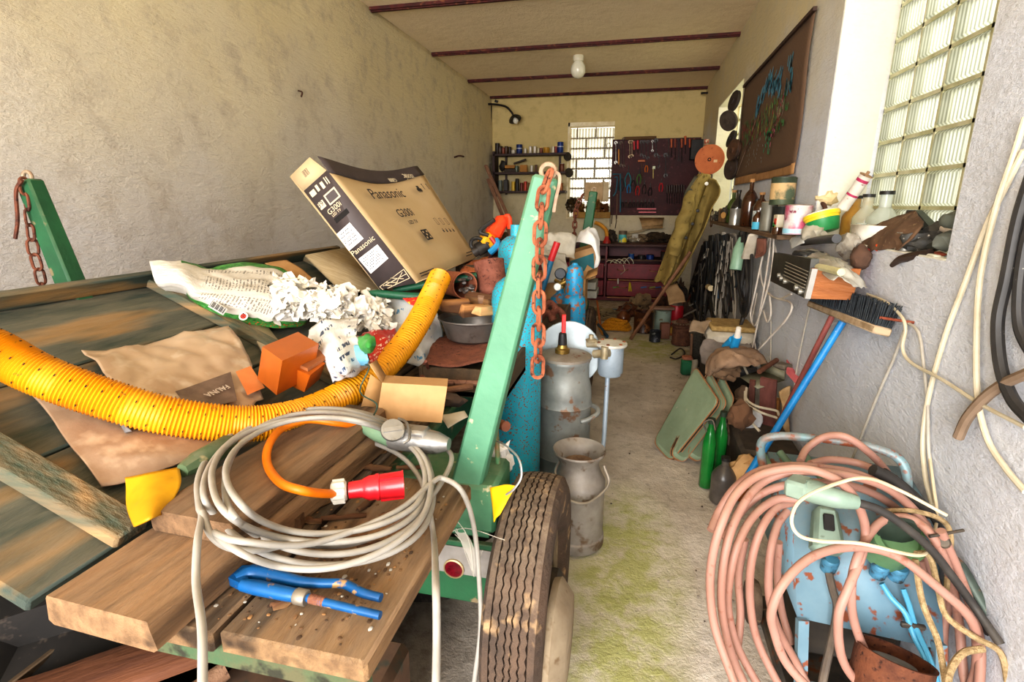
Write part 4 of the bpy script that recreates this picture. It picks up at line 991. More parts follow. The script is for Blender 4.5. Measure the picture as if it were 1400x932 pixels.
# rust-brown sheet under the basin and scrap in front
B().sheet([[W(594, 462, z=.93), W(635, 460, z=.925), W(682, 460, z=.93)], [W(588, 480, z=.925), W(630, 478, z=.92), W(676, 478, z=.925)], [W(578, 498, z=.92), W(620, 502, z=.915), W(668, 493, z=.925)]], 20, 12, .006, 10, 3).obj('rusty_sheet', rust('#6b4032', '#85523f'), label='flat brown rusty metal sheet under the basin', cat='metal sheet', solid=.004)
crate('wooden_crate', 'wooden crate carrying the rusty sheet and basin', (-.60, 1.98, .802), (.34, .44, .108))
scr = [('rust-brown iron bar in front of the rusty sheet', (615, 512), (652, 510), .009, RST), ('second iron bar under the first, reaching the stake', (600, 522), (660, 524), .011, rust('#7a5446', '#94705c')), ('thick brown wooden rod beside the near stake', (598, 535), (645, 528), .012, wood('#8a6248', '#6b4a36', 'x')), ('short dark iron pin left of the iron bars', (578, 522), (577, 508), .012, RST), ('thin upright iron spike beside the kraft box', (594, 527), (582, 494), .006, RST)]
for lb_, a, b_, r, m in scr:
    B().tube([W(*a, z=.86), W((a[0] + b_[0]) / 2, (a[1] + b_[1]) / 2, z=.865), W(*b_, z=.86 if r != .006 else .96)], r, 8, 4).obj('iron_bar', m, label=lb_, cat='bar')
B().blob(W(620, 547, z=.845), (.05, .03, .022), amp=.25, seed=4).obj('rag', mat('#5a4a42', '#3f342e', .9), label='dark oily rag between stake and kraft box', cat='rag')
B().sheet([[W(602, 568, z=.83), W(635, 562, z=.835)], [W(612, 585, z=.825), W(640, 570, z=.83)]], 8, 8, .004, 10, 2).obj('paper_scrap', mat('#d6cdbd', '#beb4a2', .8), label='pale paper scrap behind the metal connector', cat='paper', solid=.002)
B().cyl(W(655, 568, y=1.55), W(692, 583, y=1.42), .014, .016).obj('round_bar', mat('#8a5236', '#6d3f2a', .5), label='round brown handle end jutting out behind the near stake', cat='handle')
B().blob(W(678, 635, y=1.5), (.05, .05, .085), amp=.3, fr=5, seed=3, sub=3).obj('foam_chunk', mat('#e8e6e2', '#d4d0ca', .9), label='broken white foam chunk behind the near stake foot', cat='foam')
yt = thing('warning_tag', 'yellow plastic tag wired beside the tyre', 'tag', W(688, 690, y=1.2))
B().sheet([[W(671, 667, y=1.2), W(690, 662, y=1.19), W(706, 664, y=1.17)], [W(674, 690, y=1.19), W(684, 688, y=1.175), W(696, 680, y=1.17)], [W(676, 714, y=1.18), W(679, 708, y=1.175), W(684, 702, y=1.175)]], 10, 10, .003, 14, 2).obj('tag_plate', mat('#f3c01e', '#e6ac12', .4), yt, solid=.003)
B().tube([W(692, 676, y=1.17), W(703, 668, y=1.16), W(713, 650, y=1.17), W(708, 625, y=1.2), W(690, 608, y=1.3), W(680, 603, y=1.38)], .003, 6, 5).obj('tag_wire', mat('#b9b9b9', None, .4, .6), yt)
# cobwebs between board and tyre
cob = B()
for a, b_, c in (((600, 735, 1.2), (636, 722, 1.17), (690, 738, 1.12)), ((615, 700, 1.2), (640, 735, 1.15), (648, 788, 1.14)), ((622, 730, 1.19), (652, 760, 1.14), (660, 752, 1.13)), ((648, 788, 1.14), (638, 760, 1.17), (624, 722, 1.19))):
    cob.tube([W(a[0], a[1], y=a[2]), W(b_[0], b_[1], y=b_[2]), W(c[0], c[1], y=c[2])], .0013, 4, 5)
cob.sheet([[W(620, 725, y=1.18), W(636, 728, y=1.16)], [W(636, 752, y=1.16), W(650, 752, y=1.14)], [W(644, 778, y=1.15), W(649, 786, y=1.14)]], 8, 8, .006, 20, 2).obj('cobweb', mat('#d8d0c2', None, .9, alpha=.55), label='dusty cobweb hanging below the green bolster', cat='cobweb', kind='stuff')

# ================================================================ steel gas cylinders and dairy cans on the floor
TURQ = mat('#2fb4cb', '#22a2bd', .45, .1, 4, .3, .7, '#8a5334', 130, .56, .61)
TURQ2 = mat('#2aa0d2', '#1f8cbe', .45, .1, 5, .3, .7, '#a5673f', 40, .54, .60)
def cyl_tank(b, x, y, r, h, neck=.035, nh=.05, M=None):
    b.lathe([(0, .0), (r * .9, .0), (r, .03), (r, h - r * 1.0), (r * .96, h - r * .62), (r * .8, h - r * .28), (r * .5, h - r * .05), (neck, h), (neck, h + nh), (0, h + nh)], M or TR((x, y, 0)), 32)
    return b
b1 = thing('gas_cylinder', 'tall turquoise rust-speckled gas cylinder right behind the near stake', 'gas cylinder', (-.49, 2.22, 0))
cyl_tank(B(), -.49, 2.22, .112, 1.2).obj('tank', TURQ, b1)
b2 = thing('gas_cylinder', 'second turquoise gas cylinder further back, its neck rising left of the stake', 'gas cylinder', (-.65, 2.95, 0))
pz = W(706, 307, y=2.92)
cyl_tank(B(), pz.x, 2.92, .105, pz.z - .06, .034, .06).obj('tank', TURQ, b2)
g1 = W(786, 362, y=3.2); b3 = thing('gas_cylinder', 'slim blue gas cylinder with a tall valve cap behind the grey can', 'gas cylinder', (g1.x, 3.2, 0))
tz = g1.z; zc = W(785, 402, y=3.2).z
B().lathe([(0, 0), (.07, 0), (.075, .02), (.075, zc - .07), (.068, zc - .02), (.052, zc), (.03, zc + .005)], TR((g1.x, 3.2, 0)), 26).obj('tank', TURQ2, b3)
B().lathe([(.053, zc), (.055, zc + .02), (.054, tz - .05), (.045, tz - .015), (.02, tz), (.016, tz + .012), (0, tz + .012)], TR((g1.x, 3.2, 0)), 22).obj('valve_cap', TURQ2, b3)
g2 = W(766, 400, y=3.35); b4 = thing('gas_cylinder', 'blue gas cylinder with a brass pressure regulator', 'gas cylinder', (g2.x, 3.35, 0))
B().lathe([(0, 0), (.07, 0), (.075, .02), (.075, g2.z - .09), (.06, g2.z - .03), (.025, g2.z), (.02, g2.z + .05), (0, g2.z + .05)], TR((g2.x, 3.35, 0)), 24).obj('tank', TURQ2, b4)
BRASS = mat('#a98a4a', '#7f6636', .4, .8, 20)
rg = B().cyl(W(760, 392, y=3.2), W(775, 384, y=3.2), .018).cyl(W(768, 394, y=3.2), W(772, 375, y=3.2), .013).cyl(W(759, 383, y=3.24), W(771, 391, y=3.2), .012)
ro = rg.obj('regulator', BRASS, b4)
for (px, py, r) in ((766, 374, .035), (762, 392, .024)):
    c = W(px, py, y=3.17); F = axis_mat(c, c + V((.2, -1, .1)))
    B().lathe([(0, -.012), (r, -.012), (r, .012), (r * .85, .014), (r * .84, .008), (0, .008)], F, 18).obj('pressure_gauge', mat('#23262b' if r > .03 else '#c9c5bd', None, .35, .3), ro)
# big galvanised milking can
GALV = mat('#a3a5a1', '#838683', .5, .35, 6, .35, .65, '#8a6a55', 13, .6, .66, .3, .1, 30)
cx, cy = W(771, 560, y=2.45).x, 2.45
can = thing('milking_can', 'big grey galvanised milking can with a red valve lever', 'milk can', (cx, cy, 0))
Mc = TR((cx, cy, 0)); R = .134
B().lathe([(0, 0), (R, 0), (R + .003, .01), (R, .03), (R, .27), (R + .005, .278), (R, .286), (R, .54), (R + .005, .548), (R, .556), (R, .60), (R * .98, .635), (R * .92, .665), (R * .885, .685), (R * .88, .755), (R * .91, .762), (R * .91, .775), (R * .88, .78)], Mc, 36).obj('can_body', GALV, can)
B().lathe([(R * .96, .778), (R * .96, .79), (R * .86, .797), (R * .3, .812), (0, .815)], Mc, 32).obj('can_lid', mat('#a59c90', '#8f857a', .5, .4, 8, .4, .6, '#7a5038', 20, .62, .7), can)
vl = B().lathe([(.036, .81), (.036, .83), (.026, .835), (.022, .85)], TR((cx - .012, cy - .03, 0)), 12)
vl.obj('valve_seat', BRASS, can)
B().lathe([(.02, .84), (.022, .86), (.018, .905), (.012, .91)], TR((cx - .012, cy - .03, 0)), 12).obj('valve_body', mat('#2a2727', None, .5), can)
B().box((cx - .008, cy - .03, .95), (.02, .012, .095), bev=.003, rz=.2).obj('valve_lever', mat('#e0312f', '#c92826', .35), can, 'bright red valve lever')
pc = V((cx + .0, cy + .135, .76))
B().lathe([(0, -.004), (.165, -.004), (.168, 0), (.165, .004), (0, .004)], axis_mat(pc, pc + V((.12, -1, .15))), 36).obj('back_plate', mat('#aab3b7', '#98a2a7', .45, .4, 8, .4, .6, '#7a5038', 24, .63, .7), can, 'round grey plate standing behind the lid')
hb = B().tube([V((cx + .095, cy - .1, .49)), V((cx + .13, cy - .085, .50)), V((cx + .17, cy - .05, .52)), V((cx + .16, cy - .0, .53)), V((cx + .13, cy + .03, .53))], .012, 8, 5)
hb.obj('can_handle', GALV, can)
px_ = W(836, 468, y=2.52); PG = mat('#a9b6c2', '#97a5b2', .5, .3, 8, .4, .6, '#8a6a55', 24, .64, .7)
vp = thing('vacuum_pot', 'grey-blue pot with a bolted lid beside the milking can', 'pot', (px_.x, 2.52, 0))
zt_ = px_.z; Mv = TR((px_.x, 2.52, 0))
B().lathe([(0, zt_ - .165), (.055, zt_ - .165), (.062, zt_ - .15), (.062, zt_ - .012), (.07, zt_ - .01)], Mv, 26).obj('pot_body', PG, vp)
lidv = B().lathe([(.076, zt_ - .014), (.078, zt_ - .008), (.076, zt_ - .001), (.03, zt_ + .006), (0, zt_ + .007)], Mv, 28).obj('pot_lid', mat('#d2cfc6', '#bdbab0', .5, .2), vp)
bo = B()
for k in range(6): a = k * PI / 3 + .3; bo.lathe([(.008, 0), (.008, .006), (0, .008)], TR((px_.x + .062 * math.cos(a), 2.52 + .062 * math.sin(a), zt_ - .001)), 6)
bo.obj('lid_bolt', rust(), lidv)
B().tube([V((px_.x - .01, 2.52, zt_ - .16)), V((px_.x - .012, 2.5, .5)), V((px_.x - .014, 2.48, .33)), V((px_.x - .03, 2.46, .275)), V((px_.x - .07, 2.45, .27))], .012, 10, 6).obj('down_pipe', PG, vp)
fit = B().cyl(W(803, 470, y=2.52), W(818, 470, y=2.5), .018).cyl(W(812, 484, y=2.47), W(833, 482, y=2.44), .02).cyl(W(826, 490, y=2.44), W(827, 474, y=2.44), .018).lathe([(.024, 0), (.028, .012), (.012, .016), (.012, .035), (0, .036)], TR(W(808, 467, y=2.5)), 12)
fit.obj('pipe_fitting', mat('#b6ab94', '#9a8a6a', .45, .5, 15), vp)
# small dairy can
mx, my = W(787, 740, z=0).x, 2.12
mc = thing('milk_can', 'small dented grey milk can with a wire bail standing by the tyre', 'milk can', (mx, my, 0))
Mm = TR((mx, my, 0)); r_ = .118; GAL2 = mat('#a8a19a', '#8a827a', .55, .25, 7, .35, .65, '#6f5a48', 12, .58, .66, .35, .2, 30)
B().lathe([(0, 0), (r_, 0), (r_ + .006, .008), (r_ + .006, .05), (r_, .055), (r_, .275), (r_ + .003, .28), (r_ + .003, .315), (r_ * .97, .325), (r_ * .78, .375), (r_ * .74, .40), (r_ * .78, .42), (r_ * .96, .445), (r_ * 1.0, .455), (r_ * .97, .462), (r_ * .82, .445), (r_ * .68, .42), (r_ * .66, .39), (0, .38)], Mm, 36).obj('can_body', GAL2, mc)
B().tube([V((mx + r_ * .95, my - .02, .40)), V((mx + r_ * 1.15, my - .07, .34)), V((mx + .06, my - .145, .29)), V((mx - .03, my - .15, .30)), V((mx - .09, my - .09, .37)), V((mx - .085, my - .03, .405))], .006, 8, 6).obj('bail', mat('#b5aea6', '#8f887f', .4, .6), mc)
B().lathe([(0, .0), (.075, .0), (.07, .01), (0, .012)], TR((mx, my, .386)), 16).obj('dirt_in_can', mat('#8a6f58', '#6a5242', .95, 0, 30), mc, kind='stuff')

# ================================================================ far half of the wagon load
def carton(name, label, c, s, rz, m, cat='box', flaps=True, group=None):
    x, y, z = c; a, b_, h = s; M = TR(c, 0, 0, rz)
    t = thing(name, label, cat, M=M)
    b = B(); w = .004
    b.box((0, 0, w / 2), (a, b_, w))
    for sx in (-1, 1):
        b.box((sx * (a / 2 - w / 2), 0, h / 2), (w, b_, h)).box((0, sx * (b_ / 2 - w / 2), h / 2), (a, w, h))
    for v in b.v: v.xyz = (M @ v)
    b.obj('carton_wall', m, t)
    if flaps:
        f = B()
        for sx in (-1, 1): f.add([M @ V((sx * a / 2, -b_ / 2, h)), M @ V((sx * a / 2, b_ / 2, h)), M @ V((sx * (a / 2 + .07), b_ / 2, h + .03)), M @ V((sx * (a / 2 + .07), -b_ / 2, h + .03))], [(0, 1, 2, 3)])
        f.obj('carton_flap', m, t, solid=.003)
    return t
c_ = W(752, 395, y=3.55)
carton('cardboard_box', 'open brown carton of junk between the two right stakes', (c_.x, 3.55, .80), (.5, .42, .24), .05, KRAFT)
GREYBAG = mat('#b9b6b0', '#9a968f', .5, 0, 8, .35, .65)
B().sheet([[W(738, 352, y=3.4), W(752, 345, y=3.5), W(772, 350, y=3.5)], [W(740, 370, y=3.3), W(755, 362, y=3.4), W(775, 368, y=3.4)], [W(745, 390, y=3.25), W(758, 385, y=3.3), W(772, 388, y=3.3)]], 24, 24, .035, 6, 4, amp2=.02, fr2=9).obj('plastic_bag', GREYBAG, label='grey crumpled plastic bag in the open carton by the blue pump lever', cat='bag', solid=.002)
B().sheet([[W(742, 325, y=3.6), W(762, 322, y=3.7), W(785, 330, y=3.7)], [W(742, 340, y=3.5), W(765, 338, y=3.6), W(788, 345, y=3.6)], [W(742, 352, y=3.4), W(768, 352, y=3.5), W(786, 356, y=3.5)]], 24, 24, .035, 6, 9, amp2=.02, fr2=9).obj('plastic_bag', mat('#c9c4ba', '#aaa498', .5), label='pale plastic bag behind the grey one, left of the far stake', cat='bag', solid=.002)
pm = thing('pump_lever', 'blue lever with a red grip sticking out of the open carton', 'lever', W(740, 405, y=3.2))
B().cyl(W(738, 408, y=3.2), W(755, 352, y=3.2), .018).obj('rod', mat('#2b6f92', '#235d7d', .5), pm)
B().cyl(W(753, 356, y=3.2), W(762, 331, y=3.2), .021).obj('grip', mat('#c3262b', '#a81d22', .4), pm)
bt_ = thing('car_battery', 'black boxy part with a round dial on the open carton', 'car part', W(765, 336, y=3.75))
B().box(W(768, 336, y=3.75), (.13, .1, .1), bev=.01, rz=.5).obj('housing', mat('#2c2a28', '#3f3a34', .5), bt_)
B().lathe([(0, 0), (.03, 0), (.032, .006), (.024, .012), (0, .012)], axis_mat(W(765, 333, y=3.66), W(765, 333, y=3.6)), 16).obj('dial', mat('#9c978e', None, .4, .5), bt_)
B().cyl(W(762, 348, y=3.62), W(775, 332, y=3.7), .014).obj('blue_rod', mat('#2b8fb5', None, .5), label='short blue rod left of the far stake', cat='rod')
for i, (px, py, s, lb_) in enumerate(((747, 432, .04, 'rusty pipe elbow left of the red valve lever'), (762, 428, .035, 'rusty pipe nut behind the red valve lever'), (752, 418, .032, 'brown iron fitting above the rusty elbow'))):
    c = W(px, py, y=2.85)
    B().tube([c + V((-s, 0, -s * .6)), c + V((-s * .3, .0, s * .5)), c + V((s * .5, 0, s * .3)), c + V((s, .0, -s * .5))], [s * .5, s * .62, s * .5, s * .62], 10, 5).obj('pipe_fitting', RST, label=lb_, cat='fitting')
crate('wooden_crate', 'crate under the rusty pipe fittings beside the turquoise cylinders', (W(752, 440, y=2.95).x - .03, 2.98, .80), (.26, .26, .12))
# printed oil carton with white film on the far end of the bed
tc = W(798, 392, y=3.9); TEAL = mat('#1e6f78', '#185c66', .6, 0, 6)
oc = thing('oil_carton', 'teal and tan carton with dark lettering on the far end of the wagon', 'carton', (tc.x, 3.9, .8))
q = [W(780, 390, y=3.85), W(814, 380, y=3.9), W(811, 336, y=3.9), W(779, 347, y=3.85)]
quadbox(B(), q[0], q[1] - q[0], V((-.04, .28, 0)), q[3] - q[0]).obj('carton_wall', KRAFT2, oc)
B().add([W(781, 388, y=3.84), W(813.5, 378, y=3.89), W(811.5, 346, y=3.89), W(779.5, 357, y=3.84)], [(0, 1, 2, 3)]).obj('teal_print', TEAL, oc)
B().add([W(795, 385, y=3.835), W(814.5, 379, y=3.88), W(813, 369, y=3.88), W(803, 362, y=3.86), W(796, 376, y=3.835)], [(0, 1, 2, 3, 4)]).obj('tan_patch', KRAFT2, oc)
exo = (W(813, 374, y=3.885) - W(797, 379, y=3.83)).normalized(); Mo = Matrix((exo, V((0, -1, 0)).cross(exo), V((0, -1, 0)))).transposed().to_4x4(); Mo.translation = W(805, 381, y=3.845)
tl_ = B().text('stirol', .05, Mo, .0005); tl_.obj('lettering', mat('#1c2a30', None, .7), oc)
B().sheet([[W(786, 335, y=3.85), W(795, 318, y=3.9), W(806, 311, y=3.95)], [W(800, 338, y=3.8), W(806, 318, y=3.85), W(812, 314, y=3.9)], [W(813, 345, y=3.8), W(814, 332, y=3.82), W(817, 322, y=3.9)], [W(813, 370, y=3.8), W(820, 362, y=3.8), W(819, 345, y=3.85)]], 24, 20, .02, 6, 3, amp2=.02, fr2=10).obj('plastic_film', mat('#e3e1df', '#cfccc9', .5), label='white plastic film draped over the teal carton', cat='plastic film', solid=.003)
GRB = mat('#a3a198', '#8d8b82', .85, 0, 10)
for i, (pa_, pb2, lb_) in enumerate((((795, 396), (812, 386), 'grey block directly under the teal carton'), ((795, 408), (813, 398), 'grey block resting on the far bolster'))):
    a = W(pa_[0], pa_[1], y=3.87); b_ = W(pb2[0], pb2[1], y=3.87)
    B().box(((a.x + b_.x) / 2, 4.0, (a.z + b_.z) / 2), (abs(b_.x - a.x) + .03, .24, abs(b_.z - a.z) - .004), bev=.005).obj('grey_block', GRB, label=lb_, cat='block')
# motor saw behind the carton
sw = W(676, 320, y=3.0); saw = thing('motor_saw', 'red and yellow motor saw perched behind the turquoise cylinder', 'saw', sw)
a, b_ = W(668, 330, y=3.0), W(688, 298, y=3.05)
SR = mat('#f04a20', '#dd3c18', .4); SY = mat('#e8a81c', '#cf9214', .4)
B().box((0, 0, .10), (.10, .09, .14), axis_mat(a, b_), .02, (.8, .8)).tube([b_ + V((-.02, 0, -.02)), b_ + V((.03, 0, .01)), b_ + V((.04, 0, -.06))], .016, 8, 4).obj('housing', SR, saw)
B().box((0, 0, .0), (.10, .1, .08), axis_mat(a, b_), .012).obj('yellow_housing', SY, saw)
B().cyl(W(652, 342, y=2.95), W(666, 334, y=2.98), .04).cyl(W(648, 345, y=2.95), W(655, 341, y=2.95), .03).obj('motor_block', mat('#2b2826', '#4a4440', .5, .3), saw)
B().tube([W(660, 340, y=2.95), W(645, 338, y=2.95), W(645, 328, y=2.95), W(655, 326, y=2.95), W(668, 334, y=2.95)], .011, 8, 5).obj('front_handle', mat('#201e1d', None, .5), saw)
B().tube([W(676, 300, y=2.95), W(656, 316, y=2.95), W(668, 322, y=2.95)], .012, 8, 4).obj('rear_guard', mat('#2b2826', None, .5), saw)
B().cyl(W(671, 324, y=2.93), W(685, 343, y=2.93), .013).obj('red_lever', mat('#b5342a', None, .5), saw)
B().tube([W(670, 345, y=2.93), W(680, 335, y=2.93), W(678, 328, y=2.95)], .02, 8, 4).obj('blue_cap', mat('#2f8fc0', '#2377a4', .4), saw)
crate('wooden_crate', 'crate under the motor saw', (W(668, 345, y=3.05).x, 3.08, .80), (.34, .3, .36))
sa = W(664, 228, x=-2.41)
for i, (p0, p1, lb_) in enumerate((((664, 226), (704, 318), 'long bare stick leaning in the far left corner'), ((667, 245), (698, 322), 'shorter bare stick leaning beside the long one'))):
    a = W(*p0, x=-2.41); e = W(*p1, y=8.2)
    d = (e - a); e = a + d * (a.z / (a.z - e.z)) if e.z < a.z else e
    B().bar(e, a, .05, .03).obj('wooden_stick', wood('#a07a64', '#866250', 'z'), label=lb_, cat='stick')
B().tube([W(621, 215, x=-2.43), W(628, 213, x=-2.36), W(634, 214, x=-2.33)], .012, 6, 4).obj('wall_hook', rust('#3a241c', '#5a3a2c'), label='rusty iron hook in the left wall', cat='hook')
B().tube([W(408, 124, x=-2.44), W(413, 126, x=-2.38), W(412, 132, x=-2.36)], .006, 6, 4).obj('wall_hook', rust('#3a241c', '#5a3a2c'), label='small nail hook high on the left wall', cat='hook')

# ================================================================ things under the near end of the wagon
BLKS = mat('#1d1a18', '#2b2622', .9, 0, 6, .4, .65, '#4a4038', 20, .62, .7)  # near-black mounds added to darken the gap under the wagon
for c, s, lb_, sd in (((-1.75, .95, .28), (.5, .42, .30), 'black heap added for shade under the left side of the wagon', 3), ((-1.30, 1.65, .25), (.85, .3, .28), 'shade-making dark heap of rubbish deep under the wagon bed', 5), ((-1.15, .72, .12), (.36, .2, .14), 'dark clump added for shade beneath the plank corner', 8), ((-2.05, .45, .3), (.3, .4, .34), 'dark pile added for shade against the wall at the left picture edge', 9)):
    B().blob(c, s, amp=.2, fr=5, seed=sd, sub=3).obj('shade_filler', BLKS, label=lb_, cat='filler')
plank('wooden_board', 'brown board lying under the wagon corner', (-1.32, .62, .40), (-.90, .98, .42), .14, .03, wood('#7a4c32', '#5e3826', 'y'), seed=8, cat='board')
crate('wooden_crate', 'dark crate on the floor below the wagon bed', (-1.15, .95, .0), (.5, .5, .40))
B().tube([V((-1.0, .60, .36)), V((-.93, .74, .42)), V((-.88, .82, .44))], .022, 10, 4).obj('rusty_pipe', rust('#7a5a44', '#96755c'), label='rusty pipe stub poking out under the thick plank', cat='pipe')
B().box((-.72, .86, .2), (.42, .36, .40), bev=.02).obj('brick_stack', mat('#6b4f3a', '#4d3a2c', .9, 0, 9, .35, .6, '#3a4036', 14, .56, .66), label='dirty stone block below the plank ends', cat='block')
B().tube([V((-1.62, .5, .9)), V((-1.5, .52, .6)), V((-1.38, .55, .3)), V((-1.36, .6, .0))], .006, 8, 6).obj('cable', CAB, label='grey cable dangling in the dark below the sideboard', cat='cable')
plank('wooden_board', 'grey slat standing in the dark below the sideboard', (-1.60, .72, .0), (-1.62, .74, .78), .08, .02, wood('#5d5348', '#463e35', 'y'), seed=9, cat='board')
# ================================================================ blue machine with the pink hose
def Z(zx, zy): return (960 + zx / 2.575, 570 + zy / 2.575)
def ZW(zx, zy, **k): return W(*Z(zx, zy), **k)
BLUEP = mat('#7f9dac', '#6a8da0', .5, .1, 6, .35, .7, '#93553c', 22, .57, .63, .25, .1, 30)
mac = thing('pump_cart', 'rusty light blue machine cart draped with pink hose against the right wall', 'machine', (.7, 1.55, 0))
tl, tr_ = V((.53, 1.63, .60)), V((.915, 1.60, .60)); bl, br = V((.535, 1.45, .315)), V((.905, 1.43, .30))
pf = B(); n_p = (tr_ - tl).cross(bl - tl).normalized()
pf.add([tl, tr_, br, bl], [(0, 3, 2, 1)]).obj('front_panel', BLUEP, mac, solid=.008)
tb = B().add([tl, tr_, V((.915, 1.82, .66)), V((.50, 1.84, .66))], [(0, 1, 2, 3)]).add([tl, V((.50, 1.84, .66)), V((.50, 1.84, .40)), bl], [(0, 1, 2, 3)])
tb.obj('top_panel', BLUEP, mac, solid=.006)
hdl = B().tube([V((.50, 1.78, .62)), W(1047, 650, y=1.76), W(1040, 608, y=1.75), W(1062, 596, y=1.74), W(1120, 600, y=1.72), W(1180, 608, y=1.70), W(1225, 624, y=1.68), W(1240, 652, y=1.66), V((.86, 1.66, .58))], .014, 10, 6)
hdl.obj('handle_bar', mat('#7f9aa0', '#8d6a58', .5, .2, 14, .4, .6, '#8f4f34', 30, .56, .64), mac, 'tubular pale blue handle bar')
fr = B()
for x, y in ((.545, 1.44), (.89, 1.43)): fr.bar((x, y, .32), (x + .01, y - .06, .06), .03, .02)
fr.bar((.55, 1.385, .14), (.9, 1.375, .13), .025, .02)
fr.obj('leg_frame', BLUEP, mac)
gb_ = B()
for a, b_ in (((1042, 620), (1060, 652)), ((1066, 618), (1092, 650)), ((1100, 622), (1125, 655))): gb_.cyl(W(*a, y=1.80), W(*b_, y=1.72), .012)
gb_.obj('brace', mat('#5d7058', '#4c5c48', .6), mac)
base = B().box((.72, 1.62, .06), (.40, .42, .05), bev=.01).cyl((.52, 1.75, .075), (.94, 1.75, .075), .012)
base.obj('base_frame', IRON, mac)
for x in (.50, .925): B().lathe([(.03, -.018), (.075, -.018), (.08, -.01), (.08, .01), (.075, .018), (.03, .018)], TR((x, 1.78, .085), 0, PI / 2, 0), 20).obj('wheel', RUBBER, mac)
B().box((.72, 1.66, .25), (.30, .26, .30), bev=.03).obj('motor_housing', mat('#3a3632', '#4d453c', .7, .3, 10), mac)
# sockets and glands
SAGE = mat('#8fa394', '#7d9183', .5, .05, 9, .4, .65, '#55604f', 28, .64, .72)
c0, c1 = ZW(430, 320, y=1.56), ZW(440, 480, y=1.47)
sx = B(); Ms = axis_mat(c1, c0); Ls = (c0 - c1).length
sx.box((0, 0, Ls / 2), (.085, .07, Ls), Ms, .012, (.72, .85))
so = sx.obj('socket_box', SAGE, mac, 'grey-green socket box with a slot')
B().box((0, .036, Ls * .62), (.028, .01, Ls * .36), Ms, .003).obj('socket_slot', mat('#2b2826', None, .8), so)
c2 = ZW(665, 440, y=1.50)
Mg = axis_mat(c2 + V((0, .03, -.05)), c2 + V((0, -.05, .055)))
g_ = B().lathe([(.058, 0), (.062, .01), (.06, .09), (.066, .1), (.066, .112), (.05, .114), (.048, .1), (0, .1)], Mg, 24)
go = g_.obj('round_socket', mat('#6f9468', '#5d8258', .5, 0, 9, .4, .65, '#4a523c', 28, .62, .7), mac, 'round green socket')
B().box((0, .01, .112), (.05, .02, .012), Mg, .003).obj('socket_insert', mat('#d6cdb0', '#a0743f', .6, 0, 60), go)
B().lathe([(0, -.004), (.05, -.004), (.053, .004), (.03, .012), (0, .014)], axis_mat(ZW(690, 400, y=1.45), ZW(670, 340, y=1.50)), 20).obj('socket_lid', mat('#2f3a33', '#3f4c42', .5), go)
for zx, zy in ((445, 525), (620, 545), (685, 555)):
    c = ZW(zx, zy, y=1.49)
    B().lathe([(.02, .035), (.023, .03), (.023, .012), (.02, .01), (.022, .004), (.021, -.012), (.014, -.018)], TR(c, .25, 0, 0), 14).obj('cable_gland', mat('#4f88a6', '#3b3a38', .5, .2, 26, .45, .6), mac)
w1 = mat('#56a4c4', '#4a93b4', .5); w2 = mat('#5b5046', '#77695a', .6)
B().tube([ZW(632, 585, y=1.47), ZW(665, 635, y=1.455), ZW(715, 690, y=1.43), ZW(745, 770, y=1.41), ZW(790, 860, y=1.36), ZW(815, 960, y=1.33)], .0075, 8, 5).tube([ZW(708, 605, y=1.47), ZW(728, 660, y=1.45), ZW(752, 740, y=1.42), ZW(800, 850, y=1.36), ZW(835, 960, y=1.33)], .0075, 8, 5).obj('blue_wire', w1, mac, 'twin light blue wires')
B().tube([ZW(445, 545, y=1.48), ZW(460, 610, y=1.46), ZW(475, 670, y=1.44), ZW(462, 760, y=1.41), ZW(430, 900, y=1.36), ZW(420, 960, y=1.34)], .011, 8, 5).obj('dark_wire', w2, mac)
B().box(ZW(742, 735, y=1.42), (.06, .012, .016), bev=.003, rz=0).obj('wire_clip', IRON, mac)
rp = ZW(665, 900, y=1.30)
pt = thing('rusty_drum', 'rusty brown ring drum lying below the blue machine', 'drum', (rp.x, rp.y, rp.z - .08))
Mr_ = TR((rp.x, rp.y, rp.z - .06), -.35, .2, 0)
B().lathe([(.0, .0), (.088, 0), (.09, .01), (.09, .095), (.093, .1), (.085, .1), (.083, .03), (.0, .028)], Mr_, 26).obj('drum_wall', rust('#5a3424', '#7a4a32'), pt)
B().lathe([(0, .075), (.05, .075), (.055, .08), (.0, .085)], Mr_ @ Matrix.Scale(.8, 4, (0, 1, 0)), 18).obj('drum_plate', mat('#8f877c', '#6b6258', .6, .3), pt)
# loose grey-green plug lying over the hoses
a, b_ = ZW(305, 235, y=1.42), ZW(470, 285, y=1.36)
pg = thing('green_plug', 'sage green plug connector lying on the pink hose loops', 'plug', a)
pgb = B().box((0, 0, (b_ - a).length * .22), (.066, .05, (b_ - a).length * .5), axis_mat(a, b_), .008)
pgb.tube([a.lerp(b_, .42), a.lerp(b_, .6), a.lerp(b_, 1.0), ZW(545, 300, y=1.36)], [.03, .031, .026, .018], 12, 5).obj('plug_body', SAGE, pg)
B().tube([ZW(550, 302, y=1.36), ZW(620, 325, y=1.36), ZW(700, 375, y=1.36), ZW(800, 460, y=1.37), ZW(880, 560, y=1.37), ZW(960, 670, y=1.36), ZW(1050, 800, y=1.30)], .0105, 10, 6).obj('black_lead', mat('#33302e', '#4a4540', .6), pg)
bx = B().box((0, 0, .01), (.012, .056, .02), axis_mat(a.lerp(b_, .38), b_)); bx.obj('plug_rib', SAGE, pg)
